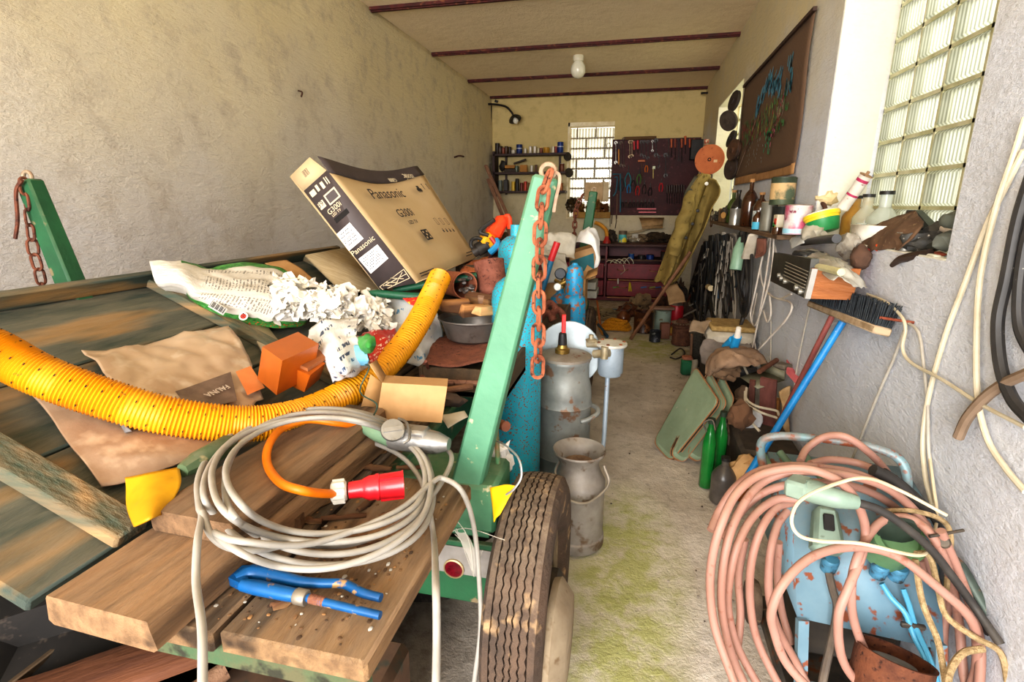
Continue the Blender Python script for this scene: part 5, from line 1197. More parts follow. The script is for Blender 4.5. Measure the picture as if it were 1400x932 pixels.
# pink hose: traced strand by strand
PINK = mat('#b08578', '#966c5c', .55, 0, 3, .3, .7, '#8f5a48', 30, .64, .74, .3)
strands = [
 ([(420, 1000), (300, 870), (255, 760), (245, 680), (290, 580), (390, 490), (530, 457), (680, 487), (830, 600), (950, 720), (1050, 880), (1090, 1000)], .00186),
 ([(620, 960), (545, 930), (490, 840), (480, 700), (515, 600), (560, 490), (575, 400), (550, 310), (500, 240), (420, 195), (320, 180), (200, 205), (120, 270), (70, 370), (38, 480), (28, 600), (45, 740), (100, 900), (140, 1000)], .00192),
 ([(180, 1000), (110, 850), (72, 700), (70, 560), (95, 420), (150, 300), (220, 225), (330, 192), (480, 200), (620, 235), (720, 300), (790, 380)], .00200),
 ([(230, 1000), (130, 820), (92, 680), (98, 560), (125, 450), (180, 350), (260, 290), (340, 290)], .00205),
 ([(300, 1000), (200, 800), (170, 660), (172, 520), (205, 400), (260, 320), (320, 300)], .00208),
 ([(400, 1000), (330, 860), (265, 740), (235, 620), (240, 480), (265, 380), (300, 330)], .0021),
 ([(670, 1000), (590, 860), (535, 720), (525, 600), (545, 500), (590, 410), (650, 358), (740, 360), (810, 420), (860, 520), (890, 640), (930, 760), (960, 900), (960, 1000)], .00195),
 ([(345, 155), (370, 110), (430, 70), (500, 68), (570, 110), (640, 180), (700, 270)], .00226),
 ([(380, 165), (450, 150), (540, 160), (610, 185)], .00222),
 ([(30, 400), (60, 330), (110, 255), (190, 195), (300, 172), (430, 180), (560, 205), (680, 270), (760, 350), (830, 450), (880, 600), (900, 760), (920, 1000)], .00204),
 ([(75, 430), (140, 330), (210, 270), (290, 240), (400, 230), (520, 240), (640, 290), (740, 380), (800, 520), (850, 680), (890, 860), (900, 1000)], .00212),
 ([(840, 400), (900, 540), (950, 680), (1000, 820), (1010, 1000)], .0019),
 ([(770, 500), (850, 640), (930, 800), (950, 1000)], .0021),
 ([(315, 800), (280, 680), (265, 560), (270, 440)], .00222),
 ([(120, 850), (135, 700), (128, 560), (150, 430)], .00214),
]
hz = B()
for pts, t in strands:
    q = [ZW(x, y, t=t * (1 + .02 * math.sin(i * 1.3))) for i, (x, y) in enumerate(pts)]
    for v in q:
        v.z = max(v.z, .02); v.x = min(v.x, .925)
    hz.tube(q, .0113, 12, 6)
hz.obj('air_hose', PINK, label='pink rubber hose coiled in big loops over the blue machine', cat='hose')
B().tube([ZW(600, 185, t=.0021), ZW(680, 230, t=.0021), ZW(740, 290, t=.0021), ZW(800, 340, t=.0021)], .017, 10, 6).obj('hose_coupling', mat('#3a3735', None, .6), label='black hose end joined to the pink hose behind the green plug', cat='hose')
ROPE = mat('#b99f78', '#97805c', .9, 0, 60, .4, .6, None, bmp=.8, bscale=120)
rp_ = B().tube([ZW(640, 330, t=.00205), ZW(740, 330, t=.002), ZW(840, 360, t=.002), ZW(875, 420, t=.002), ZW(865, 540, t=.00195), ZW(860, 620, t=.0019)], .007, 7, 8).tube([ZW(750, 480, t=.0019), ZW(800, 490, t=.0019), ZW(830, 600, t=.00188), ZW(860, 700, t=.00185), ZW(960, 775, t=.00182), ZW(1050, 830, t=.0018), ZW(1080, 960, t=.0018)], .0075, 7, 8).tube([ZW(750, 500, t=.0019), ZW(775, 650, t=.00188), ZW(830, 790, t=.00185), ZW(855, 930, t=.0018), ZW(860, 960, t=.0018)], .0075, 7, 8).tube([ZW(990, 815, t=.0018), ZW(920, 830, t=.0018), ZW(875, 890, t=.00178), ZW(860, 960, t=.00175)], .0085, 7, 8)
rp_.obj('rope', ROPE, label='frayed tan rope tangled in the right side of the pink hose', cat='rope')
B().tube([ZW(1130, 300, t=.0019) - V((.0, 0, .02)), ZW(1040, 250, t=.0022), ZW(1000, 300, t=.0022)], .006, 6, 3) if False else None
B().tube([ZW(830, 480, t=.00205), ZW(900, 520, t=.002), ZW(960, 620, t=.00195), ZW(1030, 740, t=.0019), ZW(1110, 880, t=.0018), ZW(1170, 1000, t=.0017)], .017, 10, 6).obj('iron_pipe', mat('#4f5a52', '#3f4843', .5, .3, 12, .4, .6, '#7a5a44', 30, .6, .7), label='dark grey-green pipe leaning along the right wall behind the hose', cat='pipe')
B().tube([ZW(640, 190, t=.00215), ZW(720, 250, t=.00215), ZW(800, 330, t=.0021), ZW(850, 420, t=.0021), ZW(900, 560, t=.002), ZW(980, 700, t=.0019), ZW(1010, 760, t=.0019)], .011, 8, 6).obj('black_cable', mat('#2e2c2a', None, .6), label='black cable running down the right flank of the blue machine', cat='cable')
B().tube([ZW(1130, 455, t=.0022), ZW(760, 490, t=.0019)], .004) if False else None
thin = B().tube([ZW(860, 345, t=.0019), ZW(700, 260, t=.0019), ZW(580, 215, t=.00188), ZW(470, 235, t=.00185), ZW(350, 290, t=.00183), ZW(315, 360, t=.00183), ZW(340, 415, t=.00183), ZW(420, 437, t=.00183), ZW(560, 445, t=.00183), ZW(740, 485, t=.00184), ZW(795, 470, t=.0019), ZW(820, 400, t=.00205), ZW(826, 330, t=.00215), ZW(815, 250, t=.0022), ZW(800, 130, t=.0023)], .0045, 7, 7)
thin.obj('thin_cable', mat('#d8c9ac', '#c2b192', .6), label='thin cream cable looped over the green plug and pink hose', cat='cable')
keyb = B().cyl(ZW(800, 420, t=.0019), ZW(920, 398, t=.0019), .004).lathe([(.012, -.004), (.016, 0), (.012, .004)], axis_mat(ZW(850, 440, t=.0019), ZW(852, 440, t=.0017)), 14)
keyb.obj('hose_clamp', IRON, label='small metal hose clamp and pin hanging among the rope', cat='clamp')

# ================================================================ broom, red stick, wall hoses
bh = W(1163, 424, x=.895)
brm = thing('push_broom', 'blue-handled push broom standing upside down against the right wall', 'broom', (.48, 2.37, 0))
p_bot = W(984, 712, z=.02); p_top = W(1152, 440, x=.885)
B().cyl(p_bot, p_top, .0155, n=12).obj('handle', mat('#1f86c8', '#186fae', .45, 0, 8, .4, .7, '#c9c4b8', 60, .7, .74), brm)
ex_ = (W(1206, 455, x=.885) - W(1112, 418, x=.875)); Lh = ex_.length; ex_.normalize()
upb = (W(1117, 388, x=.90) - W(1112, 415, x=.88)).normalized(); fw = ex_.cross(upb).normalized(); upb = fw.cross(ex_)
Mb = Matrix((ex_, fw, upb)).transposed().to_4x4(); Mb.translation = (W(1206, 455, x=.88) + W(1112, 418, x=.875)) / 2
B().box((0, 0, .006), (Lh, .06, .03), Mb, .005).obj('brush_block', wood('#b9a184', '#9a8264', 'x', .85), brm)
rr = random.Random(2); br = B()
for i in range(46):
    for j in range(9):
        x = (i / 45 - .5) * Lh * .97; y = (j / 8 - .5) * .05
        p0 = Mb @ V((x, y, .02)); p1 = Mb @ V((x + rr.uniform(-.008, .008), y * 1.4 + rr.uniform(-.006, .006), .105 + rr.uniform(-.008, .006)))
        br.cyl(p0, p1, .0034, .0022, 4)
br.obj('bristles', mat('#23282e', '#31373c', .8, 0, 40, .4, .6, '#8a8478', 90, .68, .74), brm, kind='stuff')
rs = thing('red_stick', 'brown stick with a bright red capped end leaning behind the blue broom', 'stick', W(1040, 620, z=.2))
r0, r1 = W(1183, 341, x=.925), W(1034, 640, z=.16)
B().cyl(r1, r0, .0125, n=10).obj('shaft', mat('#8a4a44', '#74403a', .6), rs)
B().cyl(r0.lerp(r1, .085), r0, .0175, n=12).lathe([(.0175, 0), (.014, .005), (0, .005)], axis_mat(r0, r0 * 2 - r1), 12).obj('red_cap', mat('#d6242e', '#c01e28', .4), rs)
WX = .938
CREAMC = mat('#d3c8b0', '#bfb398', .55); GREYC = mat('#b9b2a6', '#a39b8e', .6)
def wallcable(label, pts, r, m, x=WX, name='cable', cat='cable', sub=8):
    return B().tube([W(px, py, x=(xx[0] if xx else x)) for px, py, *xx in pts], r, 8, sub).obj(name, m, label=label, cat=cat)
wallcable('long cream cable hanging down the right wall beside the window', [(1400, 205), (1375, 255), (1348, 310), (1318, 390), (1292, 460), (1270, 540), (1262, 600), (1265, 650), (1275, 690)], .0075, CREAMC)
wallcable('second cream cable crossing the first one near the black hose loop', [(1402, 160), (1385, 215), (1360, 290), (1340, 380), (1335, 470), (1337, 545), (1350, 600), (1375, 640), (1402, 672)], .0075, CREAMC, .932)
wallcable('thin cream cable running from the broom across the right wall', [(1186, 402), (1210, 412), (1232, 432), (1238, 450), (1234, 475), (1245, 495), (1290, 520), (1340, 552), (1402, 584)], .0055, CREAMC, .925)
wallcable('grey cable hanging from the nail beside the broom down to the machine', [(1240, 440), (1256, 455), (1263, 500), (1268, 550), (1270, 620), (1280, 690)], .005, GREYC)
wallcable('thin grey cable slanting from the nail to the blue machine', [(1236, 452), (1222, 490), (1200, 540), (1178, 595), (1160, 640)], .005, GREYC)
wallcable('rusty nail stuck in the wall at the broom head', [(1203, 434, .87), (1250, 441, .95)], .005, rust('#7a3a26', '#96503a'), name='nail', cat='nail', sub=2)
BLK = mat('#2b2928', '#3a3735', .55, 0, 10, .4, .7, '#8f8a82', 60, .7, .75)
wallcable('thick black hose loop hanging at the right picture edge', [(1412, 235), (1392, 300), (1376, 380), (1364, 440), (1368, 500), (1384, 545), (1410, 575)], .0145, BLK, .92, 'hose', 'hose')
wallcable('second black hose loop behind the thick one', [(1414, 290), (1400, 340), (1392, 400), (1394, 450), (1414, 490)], .012, BLK, .925, 'hose', 'hose')
wallcable('short brown rubber hose curved on the right wall', [(1310, 598), (1322, 572), (1345, 545), (1372, 525), (1410, 508)], .0135, mat('#8a7562', '#76624f', .7), .92, 'hose', 'hose')
# white cable skein hanging below the shelf
sk = [[(1052, 322), (1043, 350), (1032, 400), (1026, 430), (1032, 445), (1042, 420), (1055, 370), (1058, 325)], [(1054, 322), (1050, 360), (1040, 420), (1030, 470), (1024, 492), (1036, 500), (1035, 498)], [(1056, 322), (1062, 350), (1065, 372)], [(1050, 330), (1040, 362), (1044, 392), (1062, 408), (1082, 402)], [(1044, 425), (1049, 440), (1054, 428), (1052, 400)], [(1035, 400), (1028, 440), (1032, 470), (1038, 500)]]
skb = B()
for i, s_ in enumerate(sk): skb.tube([W(px, py, x=.86 + .012 * i) for px, py in s_], .006, 7, 8)
skb.tube([W(1062, 408, x=.88), W(1082, 415, x=.88), W(1076, 435, x=.87), W(1052, 462, x=.85), W(1024, 492, x=.80)], .006, 7, 8)
skb.obj('cable_skein', mat('#e6dcd0', '#cfc2b4', .55), label='loose skein of white cable hanging under the shelf end', cat='cable')
for i, (pts, lb_) in enumerate(((((1108, 415), (1100, 450), (1090, 500), (1086, 530)), 'grey twin cable hanging under the radio'), (((1054, 425), (1054, 470), (1053, 505)), 'thin pale cable dropping straight behind the skein'))):
    wallcable(lb_, pts, .0045, GREYC)
# ---- radio under the window
rd = thing('radio', 'old radio with dial front and wooden side hanging tilted below the window', 'radio', W(1110, 390, x=.85))
q00, q10, q11, q01 = W(1058, 345, x=.80), W(1111, 367, x=.72), W(1101, 408, x=.72), W(1053, 384, x=.80)
nR = (q10 - q00).cross(q01 - q00).normalized()
if nR.dot(V((0, 0, HC)) - q00) < 0: nR = -nR
quadbox(B(), q01, q11 - q01, q00 - q01, nR * -.03).obj('dial_front', mat('#33332f', '#45453f', .4), rd)
cbk = V((.15, .04, 0)) 
quadbox(B(), q11 + V((.004, 0, 0)), q10 - q11, q01 - q11 + V((.002, .002, 0)), V((.14, .0, 0)))if False else None
sdv = W(1150, 378, x=.93) - q10
quadbox(B(), q11, q10 - q11, (q01 - q11), V((.93 - .72 - .01, -.06, .01)) * .8).obj('cabinet', wood('#b5713f', '#9a5c30', 'x', .6), rd, 'orange-brown wooden side')
quadbox(B(), q11 + V((-.003, -.006, 0)), q10 - q11, (q01 - q11).normalized() * .03, V((.02, -.004, 0))).obj('front_trim', mat('#c9c6c0', None, .4, .3), rd)
dl = B()
for k in range(6):
    f = .14 + k * .11
    a_ = q00.lerp(q01, f); b2 = q10.lerp(q11, f)
    dl.cyl(a_.lerp(b2, .42) + nR * .002, a_.lerp(b2, .95) + nR * .002, .0022, n=5)
dl.obj('dial_scale', mat('#b5b0a2', None, .5), rd)
for u, v, r in ((.3, .66, .012), (.38, .72, .012), (.5, .76, .012), (.80, .78, .013), (.9, .84, .013)):
    p = q00.lerp(q10, u).lerp(q01.lerp(q11, u), v)
    B().lathe([(r, 0), (r, .012), (r * .8, .014), (0, .014)], axis_mat(p, p + nR), 14).obj('knob', mat('#c2bdb2', None, .35, .6), rd)
# black spray nozzle stuff and plastic film on the radio
B().sheet([[W(1085, 345, x=.84), W(1110, 342, x=.86), W(1140, 352, x=.86), W(1160, 362, x=.88)], [W(1090, 358, x=.78), W(1115, 360, x=.78), W(1150, 365, x=.80), W(1172, 378, x=.86)], [W(1140, 385, x=.74), W(1150, 380, x=.76), W(1165, 392, x=.80), W(1184, 395, x=.88)]], 24, 20, .012, 9, 3, amp2=.008).obj('plastic_film', mat('#b9b4a6', '#d6d2c6', .25, alpha=.75), label='dusty clear plastic film draped over the radio corner', cat='plastic film', solid=.002)
B().box(W(1105, 350, x=.83), (.12, .10, .05), bev=.012, rz=.4).obj('black_box', mat('#2a2a2c', '#3a3a3a', .4), label='black plastic box under the film on top of the radio', cat='box')
B().tube([W(1092, 360, x=.77), W(1120, 365, x=.75), W(1150, 372, x=.74)], .014, 8, 4).obj('yellowed_tube', mat('#d9d2a6', '#c2ba8c', .5), label='yellowed plastic tube along the front of the black box', cat='tube')

# ================================================================ window sill still life
SZ = N1[2] + .006
def bottle(name, label, c, r, h, m, capm=None, neck=.3, shoulder=.6, liquid=None, cat='bottle', group=None, capc='#2a2826', n=20, M=None, lab=None):
    t = thing(name, label, cat, c, group, M=M)
    T = M or TR(c)
    b = B().lathe([(0, 0), (r * .92, 0), (r, r * .12), (r, h * shoulder), (r * .93, h * (shoulder + .06)), (r * .62, h * (shoulder + .18)), (r * neck, h * (shoulder + .26)), (r * neck, h * .97), (0, h * .97)], T, n)
    b.obj('glass', m, t)
    if capm: B().lathe([(0, h * .93), (r * neck * 1.25, h * .93), (r * neck * 1.25, h), (0, h)], T, 14).obj('cap', capm, t)
    if lab: B().lathe([(r * 1.012, h * lab[1]), (r * 1.012, h * lab[2])], T, n, lab[3], lab[4]).obj('paper_label', lab[0], t)
    return t
def tin(name, label, c, r, h, m, lidm=None, cat='tin', group=None, M=None, band=None, open_=False):
    T = M or TR(c); t = thing(name, label, cat, c, group, M=M)
    pr = [(0, 0), (r, 0), (r * 1.02, h * .02), (r, h * .04), (r, h * .95), (r * 1.03, h * .97), (r * 1.03, h)]
    pr += [(r * .95, h), (r * .93, h * .2), (0, h * .2)] if open_ else [(r * .9, h), (r * .88, h * .97), (0, h * .97)]
    B().lathe(pr, T, 20).obj('wall', m, t)
    if lidm: B().lathe([(0, h), (r * .92, h), (r * .94, h * 1.03), (0, h * 1.05)], T, 18).obj('lid', lidm, t)
    if band: B().lathe([(r * 1.008, h * band[1]), (r * 1.008, h * band[2])], T, 20).obj('label_band', band[0], t)
    return t
CLR = mat('#cfd6cc', '#b7bfae', .15, 0, 8, .4, .7, alpha=.6); BLKC = mat('#232120', None, .5)
pz = lambda px, py, x: (lambda p: V((p.x, p.y, SZ)))(W(px, py, x=x))
bottle('glass_bottle', 'big clear glass bottle nearest to the glass blocks', pz(1207, 300, 1.10), .068, .225, CLR, BLKC, .36, .42, lab=(mat('#4f9a4a', None, .6), .06, .2, PI * .9, PI * 1.75))
bottle('glass_bottle', 'clear bottle with orange residue in the middle of the sill trio', pz(1183, 300, 1.10), .058, .215, mat('#c9c8b4', '#bfa77a', .15, 0, 5, .45, .65, alpha=.65), BLKC, .38, .45)
bottle('glass_bottle', 'amber-stained bottle farthest of the sill trio', pz(1167, 298, 1.10), .055, .21, mat('#b98a3c', '#8f6426', .2, 0, 6, .4, .65, alpha=.8), BLKC, .40, .48)
tubp = W(1139, 300, x=.98)
Mt_ = TR((tubp.x - .03, tubp.y, SZ + .03), 0, math.radians(-14), math.radians(0)) @ Matrix.Rotation(math.radians(-14), 4, 'X')
tub = thing('plastic_tub', 'green and white plastic tub with a yellow rim tipped on the sill', 'tub', M=Mt_)
B().lathe([(0, 0), (.062, 0), (.066, .005), (.078, .062)], Mt_, 26).obj('green_wall', mat('#2f8a4f', '#247a42', .45), tub)
B().lathe([(.078, .062), (.08, .075), (.084, .076), (.084, .095), (.078, .095)], Mt_, 26).obj('yellow_rim', mat('#f0cf2e', '#e6bf20', .45), tub)
B().lathe([(.0786, .094), (.078, .1), (.07, .104), (0, .105)], Mt_, 26).obj('white_lid', mat('#ece7dc', '#cfc8ba', .6), tub)
tr0 = W(1205, 308, x=1.02)
ty = B(); T_ = TR((tr0.x, tr0.y, SZ), 0, .0, .2)
ty.add([T_ @ V(p) for p in ((-.05, -.09, 0), (.05, -.09, 0), (.05, .09, 0), (-.05, .09, 0), (-.065, -.11, .08), (.065, -.11, .08), (.065, .11, .08), (-.065, .11, .08))], [(0, 3, 2, 1), (0, 1, 5, 4), (1, 2, 6, 5), (2, 3, 7, 6), (3, 0, 4, 7)])
ty.obj('white_tray', mat('#ebe8e0', '#d8d3c6', .45), label='white plastic tray standing in front of the sill bottles', cat='tray', solid=.004)
tb0, tb1 = W(1152, 285, x=1.02), W(1184, 240, x=1.08)
ct = thing('cartridge_tin', 'white and crimson sealant cartridge leaning into the window corner', 'cartridge', tb0)
B().cyl(tb0, tb1, .028, n=18).obj('tube_wall', mat('#dcd4ca', '#c7bcb0', .5, 0, 10, .4, .65, '#9a6a70', 26, .62, .7), ct)
B().cyl(tb0.lerp(tb1, .82), tb0.lerp(tb1, .9), .0285, n=18).cyl(tb0.lerp(tb1, .40), tb0.lerp(tb1, .46), .0284, n=18).obj('crimson_band', mat('#b8325f', None, .5), ct)
B().cyl(tb1, tb1 + (tb1 - tb0) * .02, .031, n=18).cyl(tb1, tb1 + (tb1 - tb0) * .12, .008, n=8).obj('tube_lid', rust('#9a7a5c', '#b59272'), ct)
gl = B().sheet([[W(1172, 330, x=.97), W(1195, 312, x=1.0), W(1235, 296, x=1.04), W(1250, 290, x=1.06)], [W(1178, 340, x=.955), W(1205, 328, x=.965), W(1232, 318, x=.97), W(1262, 312, x=1.0)], [W(1190, 345, x=.955), W(1215, 342, x=.955), W(1225, 345, x=.955), W(1238, 338, x=.955)]], 26, 20, .012, 14, 4, amp2=.006, fr2=30)
gl.obj('work_glove', mat('#6f5540', '#573f2e', .95, 0, 12, .35, .65, '#8a7056', 40, .6, .7), label='brown crumpled work glove hanging over the sill edge', cat='glove', solid=.006)
B().box(W(1203, 338, x=.958), (.03, .02, .03), bev=.005).obj('orange_clip', mat('#e8541e', None, .5), label='small orange plastic clip beside the glove', cat='clip')
tin('open_tin', 'grey tin can with rust marks standing right of the glove', W(1236, 349, x=.99), .034, .085, mat('#b5b2a8', '#9c988d', .4, .5, 8, .4, .65, '#6b4a3a', 20, .6, .68), open_=True)
jar = tin('small_jar', 'small clear jar with amber bottom under the tub', pz(1176, 320, .99), .022, .085, CLR, None, cat='jar', band=(mat('#c98a2e', None, .3), .02, .35))
mk0, mk1 = W(1236, 338, x=.97), W(1290, 352, x=.97)
msk = thing('respirator_mask', 'black rubber respirator parts heaped at the near end of the sill', 'mask', W(1262, 350, x=1.0))
for i, (px, py, x, s) in enumerate(((1262, 330, 1.02, (.07, .05, .04)), (1288, 320, 1.06, (.05, .05, .045)))):
    B().blob(W(px, py, x=x), s, amp=.18, fr=5, seed=i + 3, sub=3).obj('rubber_cup', mat('#2c2b29', '#4a4742', .6, 0, 20, .4, .65, '#b5afa4', 60, .66, .72), msk)
bsh = thing('wire_brush', 'dark handled brush lying on the sill behind the respirator parts', 'brush', W(1262, 300, x=1.10))
B().bar(W(1250, 292, x=1.10), W(1276, 318, x=1.08), .045, .03).obj('brush_block', mat('#4a5148', '#38403a', .6), bsh)
B().bar(W(1244, 293, x=1.08), W(1264, 318, x=1.05), .03, .035).obj('bristles', mat('#1f1e1d', None, .9), bsh)
tg = thing('trowel', 'dark trowel with a drooping handle hanging off the sill edge', 'trowel', W(1235, 355, x=.95))
B().tube([W(1219, 363, x=.93), W(1232, 354, x=.94), W(1252, 350, x=.96), W(1272, 345, x=.97)], [.008, .014, .018, .012], 8, 5).obj('handle', mat('#3a2a24', '#2b211d', .4), tg)
B().box(W(1272, 349, x=.97), (.02, .12, .012), bev=.003, rz=-.1).obj('pale_card', mat('#dcd8c8', '#c6c1ae', .6), label='pale card lying on the sill edge beside the trowel', cat='card')
for i, (px, py, s, c, lb_) in enumerate(((1303, 300, .035, '#5f6258', 'grey clamp lump at the near corner of the sill'), (1296, 330, .04, '#6d7068', 'grey stone block on the near sill corner'), (1284, 350, .022, '#9a4a36', 'red brick crumb on the near sill corner'), (1298, 355, .02, '#7c8a90', 'blue-grey pebble lump at the sill edge'))):
    B().blob(W(px, py, x=1.0), (s, s * 1.1, s * .8), amp=.2, fr=4, seed=i, sub=2).obj('rubble_lump', mat(c, None, .9), label=lb_, cat='rubble')
B().cyl(W(1290, 312, x=1.04), W(1304, 318, x=1.02), .012).obj('screw_top', mat('#e5d8d0', None, .5), label='small pinkish cap beside the grey clamp', cat='cap')
# lumps between shelf and sill: sacking, hose end, papers
B().blob(W(1112, 318, x=.90), (.05, .09, .055), amp=.2, fr=4, seed=6, sub=3).obj('cement_bag', mat('#bfb7a6', '#a39a88', .8), label='crumpled grey paper bag left of the green tub', cat='bag')
B().blob(W(1160, 335, x=.92), (.04, .075, .055), amp=.22, fr=5, seed=8, sub=3).obj('mortar_lump', mat('#a8a196', '#8f877b', .95, 0, 30), label='grey mortar-covered lump below the tub', cat='lump')
B().tube([W(1096, 332, x=.88), W(1120, 328, x=.87), W(1144, 326, x=.86)], [.016, .019, .02], 12, 4).obj('grey_hose', mat('#4c4c4e', '#38383a', .5), label='short dark grey hose end pointing out below the tub', cat='hose')
B().blob(W(1130, 272, x=1.0), (.05, .05, .045), amp=.25, fr=4, seed=5, sub=3).obj('dried_gourd', mat('#d9c49a', '#c2a878', .7), label='cream dried gourd lump behind the green tub', cat='gourd')
B().tube([W(1124, 276, x=.98), W(1128, 285, x=.97), W(1122, 292, x=.97)], .012, 8, 4).obj('brown_rag', mat('#5a3a2c', None, .9), label='dark brown curl hanging from the cream gourd', cat='rag')
B().sheet([[W(1078, 326, x=.87), W(1098, 320, x=.88)], [W(1082, 340, x=.84), W(1100, 332, x=.85)]], 8, 8, .005, 12).obj('paper_note', mat('#dfe0de', '#c9cac8', .7), label='crumpled white paper note on the shelf end', cat='paper', solid=.002)
B().blob(W(1175, 352, x=.90), (.035, .05, .05), amp=.2, seed=2, sub=3).obj('dark_cloth', mat('#5d4436', '#443126', .95), label='dark brown cloth lump behind the red stick cap', cat='rag')

# ================================================================ shelf along the right wall
SHZ = 1.335
B().box((XR - .08, 4.75, SHZ - .015), (.155, 2.9, .026), bev=.004).obj('wall_shelf', wood('#7a6048', '#5c4734', 'y'), label='narrow dark plank shelf along the right wall carrying bottles', cat='shelf')
def sp(px, py, x=.87): p = W(px, py, x=x); return V((p.x, p.y, SHZ))
DKB = mat('#1d1c1e', '#2b2624', .15, coat=.5); BRB = mat('#4a2a16', '#331c10', .15, coat=.5); GRB_ = mat('#4c5a2c', '#39461f', .2, coat=.4)
WLB = mat('#e2ded2', '#b5c4c8', .6, 0, 20, .45, .6)
CORK = mat('#b98a58', None, .8)
bottle('glass_bottle', 'tall dark brown bottle with a cork on the wall shelf', sp(1021, 318), .062, .36, BRB, CORK, .26, .52)
bottle('glass_bottle', 'round black bottle with a black stopper left of the tall corked bottle', sp(1005, 316, .86), .055, .29, DKB, BLKC, .3, .5)
bottle('glass_bottle', 'olive green bottle behind the round black bottle', sp(999, 312, .9), .055, .30, GRB_, CORK, .3, .5)
tin('bright_tin', 'bright metal can in front of the round black bottle', sp(1003, 320, .82), .048, .135, mat('#b9b5ae', '#9c978e', .3, .7))
bottle('glass_bottle', 'brown bottle with a white and blue label on the shelf', sp(1036, 322, .86), .05, .25, BRB, CORK, .3, .58, lab=(WLB, .08, .5, 0, 2 * PI))
bottle('glass_bottle', 'small brown bottle with a light blue label at the shelf front', sp(1033, 326, .80), .033, .13, BRB, mat('#8a8580', None, .4, .5), .4, .62, lab=(mat('#4fb0cf', None, .6), .05, .42, 0, 2 * PI))
bottle('glass_bottle', 'short dark bottle just behind the labelled brown one', sp(1030, 320, .9), .04, .21, DKB, BLKC, .34, .6)
tin('canister', 'tall grey square-shouldered canister right of the labelled bottles', sp(1047, 326, .85), .05, .18, mat('#8f8c80', '#6f6b60', .5, .4, 8), mat('#b5a890', None, .5, .3), cat='canister')
mcn = tin('paint_can', 'paint can splashed pink and white on the wall shelf', sp(1087, 324, .85) + V((0, 0, .012)), .066, .15, mat('#d8d3cf', '#c2607a', .5, .2, 6, .42, .56, '#8a2f4a', 16, .6, .66), mat('#b9a89c', '#8a7a70', .5, .3), cat='paint can', band=(mat('#8fc3d6', '#d5dde0', .6, 0, 10), .0, .2))
p_ = W(1071, 279, x=.87)
tin('paint_can', 'dark green paint can with a tan label stacked above the pink one', V((p_.x, p_.y + .05, SHZ + .165)), .07, .16, mat('#3f4a3a', '#57624a', .5, .2, 8, .4, .6), mat('#5a5a50', None, .5, .4), cat='paint can', band=(mat('#c9a878', '#54604a', .7, 0, 9, .45, .6), .2, .8))
tin('dark_tin', 'black lidded tin under the green paint can', sp(1066, 324, .87), .06, .155, mat('#2c2e2c', '#43453f', .4, .3), None)
mm_ = B().box(sp(1061, 330, .83) + V((0, 0, .055)), (.04, .085, .11), bev=.004)
pk = thing('packet', 'small red, yellow and green packet in front of the black tin', 'packet', sp(1061, 330, .83))
mm_.obj('carton', mat('#e0d8c4', '#cbbf9f', .6), pk)
for k, (c_, dz, dy) in enumerate((('#d8452e', .07, -.012), ('#3f9a4f', .045, .012), ('#e8c52e', .025, .006))):
    q = sp(1061, 330, .83) + V((-.021, dy, dz)); B().box(q, (.003, .045, .035)).box(q + V((.018, -.034 - dy, 0)), (.03, .004, .035)).obj('print_patch', mat(c_, None, .6), pk)
tin('amber_jar', 'brown jar base beneath the packet', sp(1060, 336, .80), .03, .04, BRB, cat='jar')
bk_ = thing('spool_box', 'old cardboard box with a round label on the far shelf end', 'box', sp(988, 318, .86))
B().box(sp(988, 318, .86) + V((0, 0, .065)), (.07, .13, .13), bev=.004, rz=.2).obj('carton', mat('#8a6a48', '#6b5038', .7, 0, 10, .4, .6, '#3f6a6a', 12, .6, .64), bk_)
c = sp(988, 318, .83) + V((-.012, -.03, .07)); B().lathe([(0, 0), (.03, 0), (.03, .003), (0, .003)], axis_mat(c, c + V((-1, -.8, 0))), 16).obj('round_label', mat('#c99a5c', None, .6), bk_)
wr_ = W(973, 298, x=.86); B().tube([wr_ + V((0, .10 * math.cos(a), .10 * math.sin(a))) for a in [i * PI / 8 for i in range(16)]], .007, 6, 1, True).obj('wire_hoop', rust('#4a3328', '#6b4a38'), label='rusty wire hoop at the far end of the wall shelf', cat='hoop')
rr = random.Random(8)
for i, lb_ in enumerate(('tangle of small dark parts on the far shelf end', 'grey metal parts lump beside the spool box')):
    B().blob(sp(993 - i * 12, 300 + i * 6, .86) + V((0, 0, .10 - i * .05)), (.05, .08, .05), amp=.4, fr=7, seed=i + 2, sub=3).obj('scrap_part', mat('#4a443e', '#6b645a', .7, .3, 20), label=lb_, cat='scrap')

